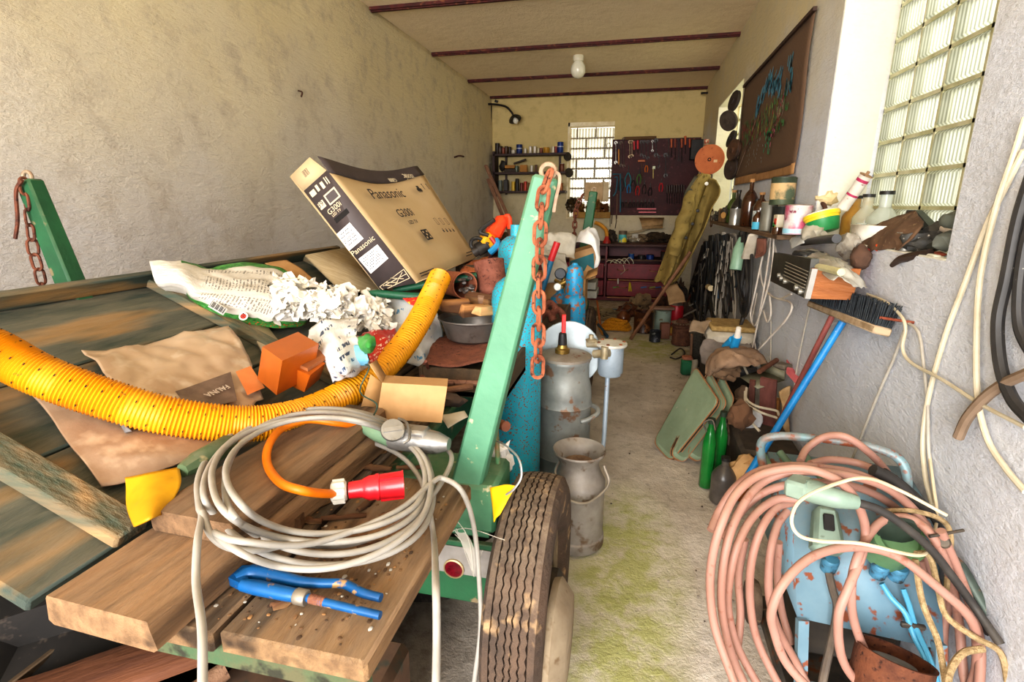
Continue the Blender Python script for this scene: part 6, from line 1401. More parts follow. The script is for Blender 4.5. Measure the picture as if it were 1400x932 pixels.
# ---- cables, belts and tools hanging from the shelf edge
hk = [  # (px top, py top, px bottom, py bottom, spread px, colour, radius, label)
 (972, 322, 962, 440, 14, '#2a2725', .010, 'black cable bundle left of the coat tail, long and drooping'),
 (980, 320, 985, 410, 8, '#35312d', .010, 'dark cable loop beside the small white plug'),
 (988, 318, 978, 430, 6, '#c9c1b4', .007, 'pale grey cable hanging with a white socket halfway'),
 (994, 320, 1000, 425, 10, '#201e1d', .011, 'thick black cable loop behind the pale grey cable'),
 (1000, 320, 990, 380, 9, '#6b635a', .008, 'grey-brown cord hanging short under the bright can'),
 (1006, 320, 1002, 372, 8, '#8a8278', .008, 'light grey cable loop under the round black bottle'),
 (1010, 322, 1014, 390, 10, '#3c3733', .010, 'charcoal cable loop next to the green bottle tool'),
 (966, 340, 950, 400, 10, '#b5aa9a', .006, 'thin light cord hanging over the coat edge'),
 (984, 330, 1003, 395, 16, '#26323a', .009, 'blue-black cable loop under the spool box'),
 (996, 330, 985, 445, 5, '#a8a096', .007, 'long grey cable reaching the floor clutter'),
 (1014, 318, 1008, 350, 9, '#5a5048', .009, 'brown belt loop under the tall corked bottle'),
 (976, 330, 970, 405, 10, '#1f2326', .011, 'thick black loop between the two grey cords'),
]
hk += [
 (966, 330, 952, 430, 12, '#1c1b1b', .012, 'black cable bundle touching the coat back'),
 (962, 335, 948, 415, 9, '#2d2a28', .011, 'dark cable loop farthest along the wall behind the coat'),
 (970, 322, 975, 440, 9, '#26241f', .012, 'heavy black cable loop beneath the spool box'),
 (985, 322, 992, 440, 12, '#2b2826', .010, 'long black cable loop left of the belts'),
 (1004, 322, 994, 405, 9, '#453f3a', .009, 'grey-black cable loop under the bright can, lower'),
 (958, 360, 955, 445, 8, '#3a3530', .010, 'dusty dark cable loop low beside the metal rods'),
 (990, 322, 972, 385, 9, '#1f2a33', .010, 'navy cable loop crossing the white plug'),
 (1000, 322, 1004, 440, 6, '#8f867a', .007, 'thin grey cord reaching lowest left of the belts'),
]
rr = random.Random(21)
for (x0, y0, x1, y1, sprd, c_, r, lb_) in hk:
    b = B(); m = mat(c_, None, .6)
    for k in range(3):
        dx = rr.uniform(-3, 3); e = sprd * (.5 + .35 * k)
        xx = .80 + .03 * k
        b.tube([W(x0 + dx, y0, x=xx), W(x0 - e * .5 + (x1 - x0) * .3, y0 + (y1 - y0) * .35, x=xx + .02), W(x1 - e * .5, y0 + (y1 - y0) * .8, x=xx + .03), W(x1, y1 - 6 * k, x=xx + .03), W(x1 + e * .5, y0 + (y1 - y0) * .78, x=xx + .03), W(x0 + e * .5 + (x1 - x0) * .3, y0 + (y1 - y0) * .35, x=xx + .02), W(x0 + dx + 2, y0, x=xx)], r, 7, 6)
    b.obj('cable_loop', m, label=lb_, cat='cable')
B().box(W(965, 350, x=.83), (.05, .05, .05), bev=.008).obj('white_plug', mat('#d9d2c4', None, .5), label='white plug block on the pale hanging cable', cat='plug')
B().cyl(W(968, 392, x=.80), W(972, 394, x=.80), .03).obj('cork_plug', mat('#d6c29a', None, .6), label='round cream plug hanging in the dark cables', cat='plug')
# V-belts and black flat strap, green bottle shaped tool, mottled paddle
strap = [[(1012, 318), (1008, 350), (1010, 390), (1016, 412), (1022, 395), (1020, 350), (1018, 318)], [(1020, 345), (1014, 385), (1013, 420), (1018, 432), (1024, 415), (1027, 370), (1028, 330)], [(1024, 350), (1022, 400), (1016, 430), (1012, 446)]]
b = B()
for i, s_ in enumerate(strap): b.tube([W(px, py, x=.80 + .02 * i) for px, py in s_], .012, 6, 8)
b.obj('drive_belt', mat('#262423', '#34302d', .6), label='black drive belts hanging right of the green bottle tool', cat='belt')
gb0 = thing('sheath', 'pale green plastic bottle hanging upside down among the belts', 'bottle', W(1008, 350, x=.80))
a, b_ = W(1007, 369, x=.79), W(1017, 312, x=.82)
B().lathe([(0, 0), (.052, 0), (.055, .01), (.052, (b_ - a).length * .5), (.03, (b_ - a).length * .72), (.022, (b_ - a).length * .8)], axis_mat(a, b_), 20).obj('shell', mat('#93b59c', '#83a58c', .45), gb0)
B().lathe([(.024, (b_ - a).length * .78), (.028, (b_ - a).length * .8), (.026, (b_ - a).length), (0, (b_ - a).length)], axis_mat(a, b_), 14).obj('cap', mat('#1f2420', None, .5), gb0)
a, b_ = W(1022, 352, x=.80), W(1030, 322, x=.80)
B().box((0, 0, (b_ - a).length / 2), (.085, .022, (b_ - a).length * 1.15), axis_mat(a, b_), .01, (.8, 1)).obj('wooden_paddle', mat('#cfc4b2', '#b3a590', .8, 0, 9, .4, .6, '#8a4a3a', 16, .6, .66), label='mottled cream wooden paddle hanging right of the green bottle', cat='paddle')
b = B()
for k in range(5): b.tube([W(1037 + k * 2.2, 326, x=.82), W(1036 + k * 2.4, 342, x=.83), W(1034 + k * 2.2, 352 - k, x=.83)], .010, 7, 5)
b.obj('cord_skein', mat('#8a5a48', '#6b4438', .8), label='skein of reddish brown cord hanging right of the paddle', cat='cord')
b = B().tube([W(1009, 380, x=.84), W(1004, 400, x=.84), W(996, 418, x=.84)], .008, 6, 5); b.obj('red_strap', mat('#5a2420', None, .6), label='dark red strap end hanging below the green bottle', cat='strap')
for i, (px, py0, py1, c_, lb_) in enumerate(((983, 392, 408, '#1f4a6b', 'blue handled tool hanging low on the right wall'), (990, 385, 398, '#1d3f55', 'second blue tool handle beside the first'))):
    B().bar(W(px, py1, x=.85), W(px + 1, py0, x=.85), .03, .02, bev=.004).obj('tool_grip', mat(c_, None, .5), label=lb_, cat='tool')
# ---- rubber pads and orange disc at the far niche
dc = W(970, 218, x=.80)
od = thing('grinding_disc', 'round orange-brown disc with a dark centre hole on the niche edge', 'disc', dc)
Md = axis_mat(dc, dc + V((-.35, -1, .03)))
B().lathe([(.02, -.006), (.165, -.006), (.168, 0), (.165, .006), (.02, .006)], Md, 44).obj('disc_face', mat('#b9693c', '#a5582f', .7, 0, 6, .35, .65, '#8a4626', 30, .62, .7), od)
B().lathe([(0, -.004), (.021, -.004), (.021, .008), (0, .004)], Md, 16).obj('centre_hole', mat('#1c1614', None, .9), od)
B().box((.07, -.02, .007), (.04, .03, .003), Md, .001).obj('paper_sticker', mat('#d9b48a', None, .7), od)
for i, (px, py, x, r, tilt, c_, lb_) in enumerate(((1004, 138, .90, .10, .2, '#3a2e28', 'topmost dark rubber pad by the tapestry corner'), (996, 165, .86, .10, -.5, '#4a3f36', 'tilted grey-brown rubber pad left of the top pad'), (1000, 190, .90, .085, .3, '#2c2624', 'small black pad in the middle of the pad stack'), (1003, 205, .88, .10, .1, '#5a3d2a', 'brown rimmed pad below the black one'), (1000, 230, .90, .11, .05, '#42332c', 'lowest thick ribbed pad above the bottles'))):
    c = W(px, py, x=x); M = axis_mat(c, c + V((-1, -.5 + tilt, tilt)))
    t = thing('sanding_pad', lb_, 'pad', c, 'rubber pads on the wall')
    B().lathe([(0, -.016), (r * .95, -.016), (r, -.01), (r * .97, 0), (r, .01), (r * .95, .016), (r * .3, .018), (r * .28, .03), (0, .03)], M, 26).obj('pad', mat(c_, '#2a211d', .7, 0, 10), t)
B().cyl(W(968, 214, x=.86), W(966, 196, x=.86), .032).lathe([(.034, 0), (.034, .05), (0, .055)], TR(W(966, 196, x=.86)), 14).obj('red_jar', mat('#c9b99a', '#b8302a', .5, 0, 30, .5, .52), label='small jar with a red lid standing above the orange disc', cat='jar')
# ---- olive coat on a hook beside the far niche
COAT = mat('#a08a4e', '#84703c', .85, 0, 5, .35, .65, '#5d4d24', 20, .62, .72, bmp=.2)
ct = thing('work_coat', 'long olive drab work coat hanging from a hook beside the orange disc', 'coat', W(925, 400, y=6.4))
yy = 6.45
rows = [[(955, 238), (962, 236), (970, 240), (976, 246)], [(938, 262), (952, 258), (966, 256), (982, 262)], [(930, 290), (946, 285), (960, 282), (976, 285)], [(918, 325), (934, 322), (950, 318), (964, 316)], [(907, 358), (922, 358), (936, 356), (948, 350)], [(897, 384), (908, 390), (918, 390), (928, 382)]]
g = []
for i, r in enumerate(rows): g.append([W(px, py, y=yy - (0, .16, -.06, .14)[j] - .05 * math.sin(i * 1.3 + j)) for j, (px, py) in enumerate(r)])
cb = B().sheet(g, 48, 50, .02, 4.5, 2)
for v, (u_, w_) in zip(cb.v, cb.uv): v.y += .045 * math.sin(u_ * 22 + 2.5 * math.sin(w_ * 4)) * (.35 + w_); v.x += .02 * math.sin(u_ * 14 + w_ * 5)
cb.obj('cloth', COAT, ct, solid=.012)
slv = B().tube([W(946, 262, y=6.22), W(938, 290, y=6.18), W(928, 322, y=6.16), W(920, 348, y=6.18)], [.05, .075, .075, .065], 12, 8)
for v in slv.v: v.y += .02 * math.sin(v.z * 40); v.x += .012 * math.sin(v.z * 27)
slv.obj('sleeve', COAT, ct)
B().sheet([[W(950, 240, y=6.3), W(960, 244, y=6.28)], [W(935, 268, y=6.3), W(944, 272, y=6.26)], [W(936, 290, y=6.3), W(938, 284, y=6.3)]], 12, 14, .01, 6).obj('collar', mat('#5d5a48', '#4a4838', .8), ct, solid=.01)
bt = B()
for px, py in ((954, 288), (947, 306), (938, 325)):
    c = W(px, py, y=6.26); bt = B().lathe([(0, 0), (.02, 0), (.016, .008), (0, .01)], axis_mat(c, c + V((.0, -1, .0))), 12); bt.obj('button', mat('#2a2218', None, .5), ct)
B().lathe([(0, 0), (.02, 0), (.02, .01), (0, .014)], axis_mat(W(966, 251, y=6.25), W(966, 251, y=6.15)), 10).obj('hook_button', mat('#d6d0c4', None, .4, .5), ct)
B().sheet([[W(905, 392, y=6.3), W(925, 388, y=6.3)], [W(912, 405, y=6.2), W(935, 402, y=6.2)], [W(915, 418, y=6.1), W(938, 412, y=6.1)]], 10, 10, .02, 5, 4).obj('cardboard_sheet', mat('#a98a66', '#8f7252', .85), label='brown cardboard leaning below the coat hem', cat='cardboard', solid=.006)
a, b_ = W(944, 344, y=6.0), W(898, 411, y=6.0); d = b_ - a
B().cyl(a, a + d * (a.z / (a.z - b_.z)) if b_.z > 0 else b_, .02, n=8).obj('broom_stick', mat('#8a6248', '#6f4c36', .7), label='brown wooden stick leaning across the coat hem', cat='stick')
# ---- tapestry
ta, tb2, tc_, td = W(1018, 128, x=.935), W(1123, 12, x=.935), W(1087, 226, x=.935), W(1009, 243, x=.935)
yl, yr = 5.70, 3.66
tz0, tz1 = 1.74, 2.57
tap = thing('wall_hanging', 'dark brown slatted wall hanging with a painted garden scene', 'wall hanging', (XR, 4.7, 1.68))
def tapmat():
    m, t, b = nt('slatted_bamboo'); g = t.nodes.new('ShaderNodeNewGeometry'); s = t.nodes.new('ShaderNodeSeparateXYZ'); t.links.new(g.outputs['Position'], s.inputs[0])
    wv = mth(t, 'ADD', mth(t, 'MULTIPLY', mth(t, 'SINE', mth(t, 'MULTIPLY', s.outputs[1], 2 * PI / .022)), .5), .5)
    c = mixc(t, wv, lin('#55402f'), lin('#7d634c')); c = mixc(t, ramp(t, noi(t, g.outputs['Position'], 2, 4), .35, .65), c, lin('#6a5240'))
    t.links.new(c, b.inputs['Base Color']); b.inputs['Roughness'].default_value = .85; bump(t, b, wv, .5, .004); return m
gsh = [[V((.935 - .006 * math.sin(j * 1.7), yl + (yr - yl) * i / 6, tz1 + (tz0 - tz1) * j / 4)) for i in range(7)] for j in range(5)]
B().sheet(gsh, 24, 16, .004, 2).obj('slat_mat', tapmat(), tap, solid=.004)
B().box((.925, (yl + yr) / 2, tz1 + .008), (.022, abs(yl - yr) + .04, .022)).obj('top_rod', mat('#4a3226', '#38261d', .7), tap)
gs2 = [[V((.932 - .008 * math.sin(i * 1.1), yl + (yr - yl) * i / 6, z)) for i in range(7)] for z in (tz0 + .01, tz0 - .055)]
B().sheet(gs2, 24, 4, .003, 3).obj('bottom_strip', mat('#b58a5c', '#a3774a', .8), tap, 'plain tan bottom strip', solid=.004)
def tp_(u, v, off=.006): return V((.928 - off, yl + (yr - yl) * u, tz1 + (tz0 - tz1) * v))
def strokes(name, col, n, seed, f, sz):
    rr = random.Random(seed); b = B()
    for i in range(n):
        u, v, a, L, w_ = f(rr, i)
        L *= sz; w_ *= sz
        F = Matrix.Translation(tp_(u, v, .007)) @ Matrix.Rotation(a, 4, 'X')
        b.add([F @ V((0, -w_, -L)), F @ V((0, w_, -L * .7)), F @ V((0, w_ * .8, L)), F @ V((0, -w_ * .6, L * .8))], [(0, 1, 2, 3)])
    b.obj(name, mat(col, None, .8), tap, kind='stuff')
strokes('blue_foliage', '#5fa3c2', 60, 1, lambda r, i: ((lambda u: (u, .34 + .10 * math.sin(u * 9) - .16 * (u - .5) + r.uniform(-.07, .07), r.uniform(.3, .9), r.uniform(.04, .09), r.uniform(.012, .022)))(r.uniform(.34, .72))), .75)
strokes('blue_foliage', '#5596ae', 18, 2, lambda r, i: (r.uniform(.78, .86), r.uniform(.18, .42), r.uniform(-.2, .4), r.uniform(.04, .07), r.uniform(.01, .02)), .75)
strokes('green_foliage', '#4f8f52', 90, 3, lambda r, i: (r.uniform(.10, .85), r.uniform(.42, .68), r.uniform(-.5, .5), r.uniform(.02, .05), r.uniform(.008, .016)), .75)
strokes('red_flower', '#b53c4e', 44, 4, lambda r, i: (r.uniform(.08, .8), r.uniform(.44, .66), r.uniform(-1, 1), r.uniform(.015, .04), r.uniform(.008, .014)), .75)
strokes('yellow_grass', '#b0ba55', 34, 5, lambda r, i: (r.uniform(.25, .75), r.uniform(.42, .66), r.uniform(-.3, .3), r.uniform(.03, .06), r.uniform(.004, .008)), .75)
strokes('pale_step', '#ecd5c8', 26, 6, lambda r, i: (.06 + .0095 * i, .93 - .0135 * i, .9, .055, .006), .75)
strokes('pink_path', '#c98f86', 22, 7, lambda r, i: (.20 + .012 * i * .6, .74 - .012 * i, .5, .035, .008), .75)
strokes('pale_figure', '#c9b5a8', 30, 8, lambda r, i: (.74 + r.uniform(-.03, .05), r.uniform(.38, .62), r.uniform(-.3, .5), r.uniform(.02, .05), .004), .75)
strokes('pink_flower', '#c9798a', 16, 9, lambda r, i: (.66 + r.uniform(-.06, .07), .72 + r.uniform(-.07, .07), r.uniform(-2, 2), .024, .018), .75)
strokes('teal_leaf', '#3aa87a', 20, 10, lambda r, i: (.60 + r.uniform(-.05, .06), .74 + r.uniform(-.08, .1), r.uniform(-1, 1), .03, .014), .75)
strokes('grey_fleck', '#93a3a6', 26, 11, lambda r, i: (r.uniform(.25, .55), r.uniform(.66, .9), r.uniform(-1, 1), .018, .007), .75)
# ================================================================ junk along the foot of the right wall
UPH = mat('#8c9c82', '#798a70', .55, 0, 5, .35, .7, '#a9a48e', 30, .66, .74, .2, .1, 40)
PIPE_O = mat('#b07a52', None, .6)
def cushion(label, px, zs, group=None):
    """upholstered panel standing on edge: rounded outline through four floor/upper corners"""
    bl_, br_, tr_, tl_ = [W(*p, z=z) for p, z in zip(px, zs)]
    nrm = (br_ - bl_).cross(tl_ - bl_).normalized()
    if nrm.dot(V((0, 0, HC)) - bl_) < 0: nrm = -nrm
    t = thing('seat_panel', label, 'cushion', (bl_ + br_) / 2, group)
    def outline(k, off):
        cs = [bl_, br_, tr_, tl_]; c = sum(cs, V()) / 4; out = []
        for i in range(4):
            p, a, b_ = cs[i], cs[i - 1], cs[(i + 1) % 4]
            ra = min(.35, .05 / (p - a).length); rb = min(.35, .05 / (p - b_).length)
            for s in range(5):
                u = s / 4; q = p.lerp(a, ra * (1 - u) ** 2).lerp(b_, 0) + (b_ - p) * rb * u ** 2
                out.append(c + (q - c) * k + nrm * off)
        return out
    n = 20; b = B()
    rings = [outline(.9, -.001), outline(.97, -.003), outline(1, -.012), outline(1, -.036), outline(.97, -.044)]
    vs = [p for r in rings for p in r]
    b.add(vs, [tuple(range(n))] + [(i * n + k, i * n + (k + 1) % n, (i + 1) * n + (k + 1) % n, (i + 1) * n + k) for i in range(4) for k in range(n)] + [tuple(range(4 * n, 5 * n))[::-1]])
    b.obj('upholstery', UPH, t)
    e = B(); o1 = outline(1.004, -.012); o2 = outline(1.004, -.036)
    for o_ in (o1, o2): e.tube(o_, .0035, 5, 1, True)
    e.obj('piping', PIPE_O, t, 'orange-brown piping')
    k = B(); a = outline(1.006, -.014); c = outline(1.006, -.034); k.add(a + c, [(i, (i + 1) % n, n + (i + 1) % n, n + i) for i in range(n)])
    k.obj('edge_band', mat('#3a4038', '#2e332c', .6), t, 'dark edge band')
    return t
cushion('front grey-green upholstered seat panel leaning above the green bottles', [(892, 604), (916, 630), (982, 548), (950, 500)], [.05, .0, .44, .50])
cushion('middle grey-green seat panel right behind the front one', [(918, 622), (936, 633), (996, 552), (972, 506)], [.05, .0, .42, .50])
cushion('rear grey-green seat panel closest to the brown rags', [(940, 622), (958, 632), (1006, 546), (988, 510)], [.06, .02, .43, .49])
# bottles on the floor
GRN = mat('#1e7a34', '#155c26', .15, 0, 6, .4, .7, None, coat=.5)
def fl(px, py): p = W(px, py, z=0); return V((p.x, p.y, .0))
bt1 = bottle('glass_bottle', 'tall green glass bottle with a clip closure in front of the seat panels', fl(964, 664), .036, .40, GRN, mat('#2c3a2c', None, .7), .42, .62)
bt2 = bottle('glass_bottle', 'second tall green bottle standing close behind the first', fl(980, 652), .036, .40, GRN, mat('#2c3a2c', None, .7), .42, .62)
B().tube([W(966, 590, y=2.66), W(962, 578, y=2.68), W(974, 574, y=2.68), W(978, 588, y=2.66)], .004, 6, 4).obj('wire_closure', IRON, label='wire clip hanging over the neck of the tall green bottle', cat='wire')
bottle('glass_bottle', 'dusty dark grey stoppered bottle on the floor beside the green bottles', fl(986, 684), .062, .25, mat('#4a4440', '#6a625a', .3, 0, 8, .4, .65), BLKC, .3, .56)
bottle('glass_bottle', 'brown medicine bottle with black cap next to the dark dusty bottle', fl(1013, 680), .05, .22, mat('#8a4a1e', '#6f3815', .2, coat=.3), BLKC, .36, .56)
# paper sack, plastic, wood scraps
B().blob(W(1020, 645, z=.16), (.09, .07, .09), amp=.25, fr=4, seed=3, sub=3).obj('paper_sack', mat('#c9a070', '#a98456', .8), label='crumpled tan paper sack behind the brown medicine bottle', cat='sack')
B().blob(W(1034, 640, z=.15), (.03, .04, .04), amp=.2, seed=9).obj('printed_wrapper', mat('#c9553f', '#ddd6ca', .5, 0, 20, .48, .54), label='red and white wrapper beside the tan paper sack', cat='wrapper')
B().sheet([[W(1000, 560, z=.34), W(1022, 562, z=.34), W(1042, 566, z=.33)], [W(1003, 575, z=.28), W(1022, 580, z=.28), W(1040, 582, z=.27)], [W(1006, 590, z=.22), W(1022, 592, z=.22), W(1036, 594, z=.21)]], 18, 14, .03, 9, 5, amp2=.015).obj('plastic_bag', mat('#dcdde0', '#b9bcc2', .4), label='white plastic bag among the scrap behind the seat panels', cat='bag', solid=.003)
B().box(W(1018, 604, z=.16) , (.17, .10, .07), bev=.008, rz=.3).obj('concrete_block', mat('#a89f95', '#8f867c', .9), label='pale grey block behind the brown medicine bottle', cat='block')
scrapw = wood('#7a4a42', '#5f3832', 'z', .7)
B().bar(W(1048, 600, z=.16), W(1051, 518, z=.56), .085, .02).obj('wooden_board', scrapw, label='upright reddish brown board beside the cable loops', cat='board')
B().bar(W(1026, 592, z=.16), W(1029, 520, z=.54), .03, .02).obj('wooden_batten', wood('#6a3f34', '#4f2e26', 'z'), label='narrow dark red batten left of the upright board', cat='batten')
B().bar(W(1060, 590, z=.2), W(1062, 545, z=.42), .03, .03).obj('wooden_batten', wood('#a5703a', '#865628', 'z'), label='short ochre batten right of the upright board', cat='batten')
B().sheet([[W(1066, 535, z=.48), W(1080, 528, z=.5)], [W(1066, 560, z=.36), W(1078, 560, z=.36)], [W(1070, 600, z=.18), W(1076, 598, z=.18)]], 8, 12, .02, 8, 3).obj('wood_slab', mat('#d2b48a', '#a9814f', .8, 0, 8), label='pale torn wood slab by the foot of the blue broom', cat='wood', solid=.012)
for i, (px, py, s, c_, lb_) in enumerate(((1012, 568, (.06, .06, .07), '#6b4d38', 'brown sack lump behind the rear seat panel'), (1016, 540, (.05, .06, .05), '#7d634e', 'dusty cloth lump under the tan rags'), (1000, 588, (.05, .05, .04), '#8f7666', 'brown stone lump near the green bottles'))):
    B().blob(W(px, py, z=.42 - .06 * i if i < 2 else .2), s, amp=.22, fr=4, seed=i + 11, sub=3).obj('sack_lump', mat(c_, None, .95), label=lb_, cat='sack')
B().box((.76, 2.95, .13), (.3, .5, .26), bev=.02).obj('scrap_box', mat('#4f4438', '#3a322a', .9), label='dark box hidden beneath the scrap at the wall foot', cat='box')
# rags over the panels
RAG = mat('#9c8068', '#846a54', .95, 0, 7, .35, .65, '#6a5442', 30, .6, .7)
B().sheet([[W(1022, 478, z=.62), W(1036, 482, z=.62), W(1048, 500, z=.58)], [W(990, 476, z=.64), W(1005, 484, z=.66), W(1030, 500, z=.60)], [W(972, 488, z=.58), W(985, 496, z=.62), W(1010, 502, z=.60)], [W(962, 512, z=.50), W(970, 515, z=.5), W(978, 505, z=.55)]], 30, 26, .018, 9, 4, amp2=.012, fr2=18).obj('rag', RAG, label='tan torn rag draped over the tops of the seat panels', cat='rag', solid=.006)
B().blob(W(992, 506, z=.54), (.08, .07, .055), amp=.25, fr=5, seed=14, sub=3).obj('rag', mat('#7a6048', '#634c38', .95), label='balled brown rag under the tan torn rag', cat='rag')
# dustpan and hand brush
dp = thing('dustpan', 'grey metal dustpan with raised rim lying on the scrap', 'dustpan', W(1045, 520, z=.52))
a, b_, c, d = W(1012, 516, z=.52), W(1040, 506, z=.55), W(1072, 520, z=.53), W(1036, 532, z=.50)
B().add([a, b_, c, d], [(0, 1, 2, 3)]).add([b_, c, c + V((0, .01, .05)), b_ + V((0, .01, .05))], [(0, 1, 2, 3)]).obj('pan', mat('#7d7a66', '#68654f', .6, .3), dp, solid=.004)
B().cyl(W(1038, 508, z=.58), W(1062, 492, z=.61), .014).obj('handle', wood('#6b4330', '#54321f', 'x'), dp)
hb_ = thing('hand_brush', 'hand brush with faded red bristles beside the dustpan', 'brush', W(1085, 505, z=.55))
B().bar(W(1062, 498, z=.58), W(1078, 502, z=.585), .075, .03, bev=.006).obj('brush_block', mat('#7d7264', '#655b4e', .8), hb_)
rr = random.Random(4); b = B()
for i in range(60):
    u = rr.random(); p = W(1076, 492 + 18 * u, z=.585); q = W(1090 + rr.uniform(-3, 3), 494 + 30 * u, z=.56)
    b.cyl(p, q, .005, .004, 4)
b.obj('bristles', mat('#c4686a', '#a84a50', .7), hb_, kind='stuff')
# cable loops over the scrap
LPC = mat('#c4b9a4', '#a99d88', .6)
lp = [[(1022, 505), (1030, 520), (1045, 535), (1066, 546)], [(1026, 535), (1026, 550), (1040, 560), (1066, 566), (1070, 572)], [(1024, 540), (1026, 556), (1045, 568), (1068, 576)], [(1024, 565), (1032, 580), (1044, 594)]]
b = B()
for i, s_ in enumerate(lp): b.tube([W(px, py, z=.52 - .0022 * (py - 505)) + V((-.03, -.03, .03)) for px, py in s_], .007, 7, 7)
b.obj('cable_loop', LPC, label='thin pale cable looped over the red-brown board', cat='cable')
# blue Y fitting with white nozzle on a hose
yb = thing('pipe_branch', 'bright blue Y-shaped pipe branch with a white nozzle', 'pipe fitting', W(1000, 478, z=.66))
a, b_ = W(1002, 478, z=.64), W(1008, 460, z=.74)
B().cyl(a, b_, .026).cyl(W(992, 474, z=.64), W(1002, 464, z=.71), .024).obj('branch_body', mat('#2a96cc', '#1f83b8', .4), yb)
B().cyl(b_, W(1010, 448, z=.80), .02, .014).obj('nozzle', mat('#e5ded2', '#cfc6b8', .5), yb)
B().tube([W(1012, 446, x=.82), W(1017, 430, x=.84), W(1014, 400, x=.86), W(1006, 380, x=.88)], .012, 8, 6).obj('black_hose', BLK, label='black hose rising from the white nozzle', cat='hose')
# cushion pile on a box
B().box((.76, 4.3, .22), (.32, .45, .44), bev=.02).obj('dark_box', mat('#3a352f', '#2a2622', .9), label='dark box carrying the stack of foam and cloth', cat='box')
B().box((.75, 4.22, .525), (.34, .36, .10), bev=.03).obj('foam_pad', mat('#d6cdbd', '#bdb3a0', .9), label='whitish folded foam pad on the dark box', cat='pad')
B().box((.76, 4.22, .60), (.32, .34, .04), bev=.012).obj('foam_slab', mat('#b99c66', '#96794a', .95, 0, 30), label='yellow-brown foam slab on top of the whitish pad', cat='pad')
B().sheet([[V((.55, 4.05, .50)), V((.72, 4.0, .49)), V((.90, 4.03, .50))], [V((.54, 4.02, .42)), V((.72, 3.97, .38)), V((.90, 4.0, .42))], [V((.56, 4.0, .34)), V((.72, 3.95, .30)), V((.89, 3.98, .36))]], 20, 16, .03, 6, 2, amp2=.012).obj('grey_cloth', mat('#8d827a', '#736860', .95), label='grey-brown cloth hanging below the foam pad', cat='cloth', solid=.006)
B().sheet([[V((.50, 4.3, .60)), V((.62, 4.25, .62))], [V((.46, 4.2, .52)), V((.56, 4.1, .55))]], 10, 10, .02, 7, 6).obj('tan_cloth', mat('#a59079', '#8a765f', .95), label='tan rag end drooping left of the foam pad', cat='cloth', solid=.006)
B().tube([(.50, 3.6, .2), (.6, 3.55, .36), (.72, 3.5, .44), (.82, 3.5, .45)], .03, 8, 5).obj('black_hose', BLK, label='black ribbed hose lump in front of the dark box', cat='hose')
# dark grille plank, green tool, floor machine bits
B().bar(W(952, 500, z=.0), W(952, 455, z=.37), .11, .025).obj('grille_panel', mat('#57524a', '#3f3b35', .8, .2, 60), label='upright dark perforated panel between dark box and burner', cat='panel')
B().bar(W(944, 505, z=.0), W(946, 457, z=.38), .02, .02).obj('wooden_batten', wood('#8a6850', '#6d503c', 'z'), label='thin brown batten left of the perforated panel', cat='batten')
ge = thing('green_motor', 'small green machine with an orange top on the floor', 'machine', fl(937, 516))
o_ = fl(938, 512)
B().box(o_ + V((0, .02, .07)), (.10, .1, .14), bev=.015).obj('housing', mat('#1f6e4a', '#175438', .5), ge)
B().box(o_ + V((0, .02, .155)), (.09, .09, .03), bev=.01).obj('top', mat('#b9785c', '#96604a', .6), ge)
B().tube([o_ + V((.06, -.03, .02)), o_ + V((.065, -.03, .12)), o_ + V((.06, -.02, .15))], .028, 10, 5).obj('grey_tube', mat('#a59c8c', '#8a8172', .6), ge)
B().tube([fl(918, 486) + V((0, 0, .012)), fl(930, 480) + V((0, 0, .03)), fl(936, 486) + V((0, 0, .02)), fl(925, 492) + V((0, 0, .012)), fl(916, 490) + V((0, 0, .012))], .008, 6, 6).obj('strap', BLK, label='black strap loop lying on the concrete floor', cat='strap')
B().blob(fl(947, 545) + V((0, 0, .02)), (.04, .05, .03), amp=.3, seed=21).obj('dark_rag', mat('#4a443e', None, .95), label='dark rag scrap on the floor left of the seat panels', cat='rag')
# rusty burner with fins
fb_ = fl(931, 470); bn = thing('rusty_burner', 'rusty round burner drum with a slotted cone top', 'burner', fb_)
RB = rust('#4f3227', '#6f4a38')
B().lathe([(0, 0), (.105, 0), (.11, .02), (.105, .04), (.105, .19), (.12, .20), (.12, .215), (.1, .22), (.055, .27), (.05, .285), (0, .285)], TR(fb_), 28).obj('drum_wall', RB, bn)
fi = B()
for k in range(22): a = 2 * PI * k / 22; fi.box((0, .085, .245), (.010, .075, .012), TR(fb_) @ Matrix.Rotation(a, 4, 'Z') @ Matrix.Rotation(0, 4, 'X'))
fi.obj('cone_fin', mat('#8a7562', '#6e5a48', .8, .3), bn, kind='stuff')
B().tube([fb_ + V((.10, -.05, .1)), fb_ + V((.15, -.08, .09)), fb_ + V((.2, -.06, .1)), fb_ + V((.2, .0, .13))], .009, 6, 5).obj('ring_handle', IRON, bn)
# cans and drums further back
f1 = fl(879, 453)
tin('drum', 'brown oil-stained drum can on the floor', f1, .115, .255, mat('#4f2f1e', '#2b1c14', .4, .2, 5, .4, .6, '#8a5a34', 12, .55, .65), None, cat='drum', open_=True)
f2 = fl(905, 450)
tin('pail', 'pale green-grey ribbed pail right of the brown drum', f2, .10, .245, mat('#9fb0a4', '#8a9c90', .5, .2, 8, .4, .65, '#7a6a50', 14, .6, .68), None, cat='pail')
B().box(f2 + V((-.02, .02, .265)), (.30, .12, .03), bev=.006, rz=.1).obj('wooden_board', wood('#9a7a68', '#7d5f4e', 'x'), label='short brown board across the tops of the drum and pail', cat='board')
f3 = fl(895, 466)
tin('paint_tin', 'small dark blue-black paint tin in front of the pail', f3, .062, .125, mat('#26292f', '#3d4048', .4, .3, 8, .4, .6, '#8a8a88', 20, .62, .68), None, open_=True)
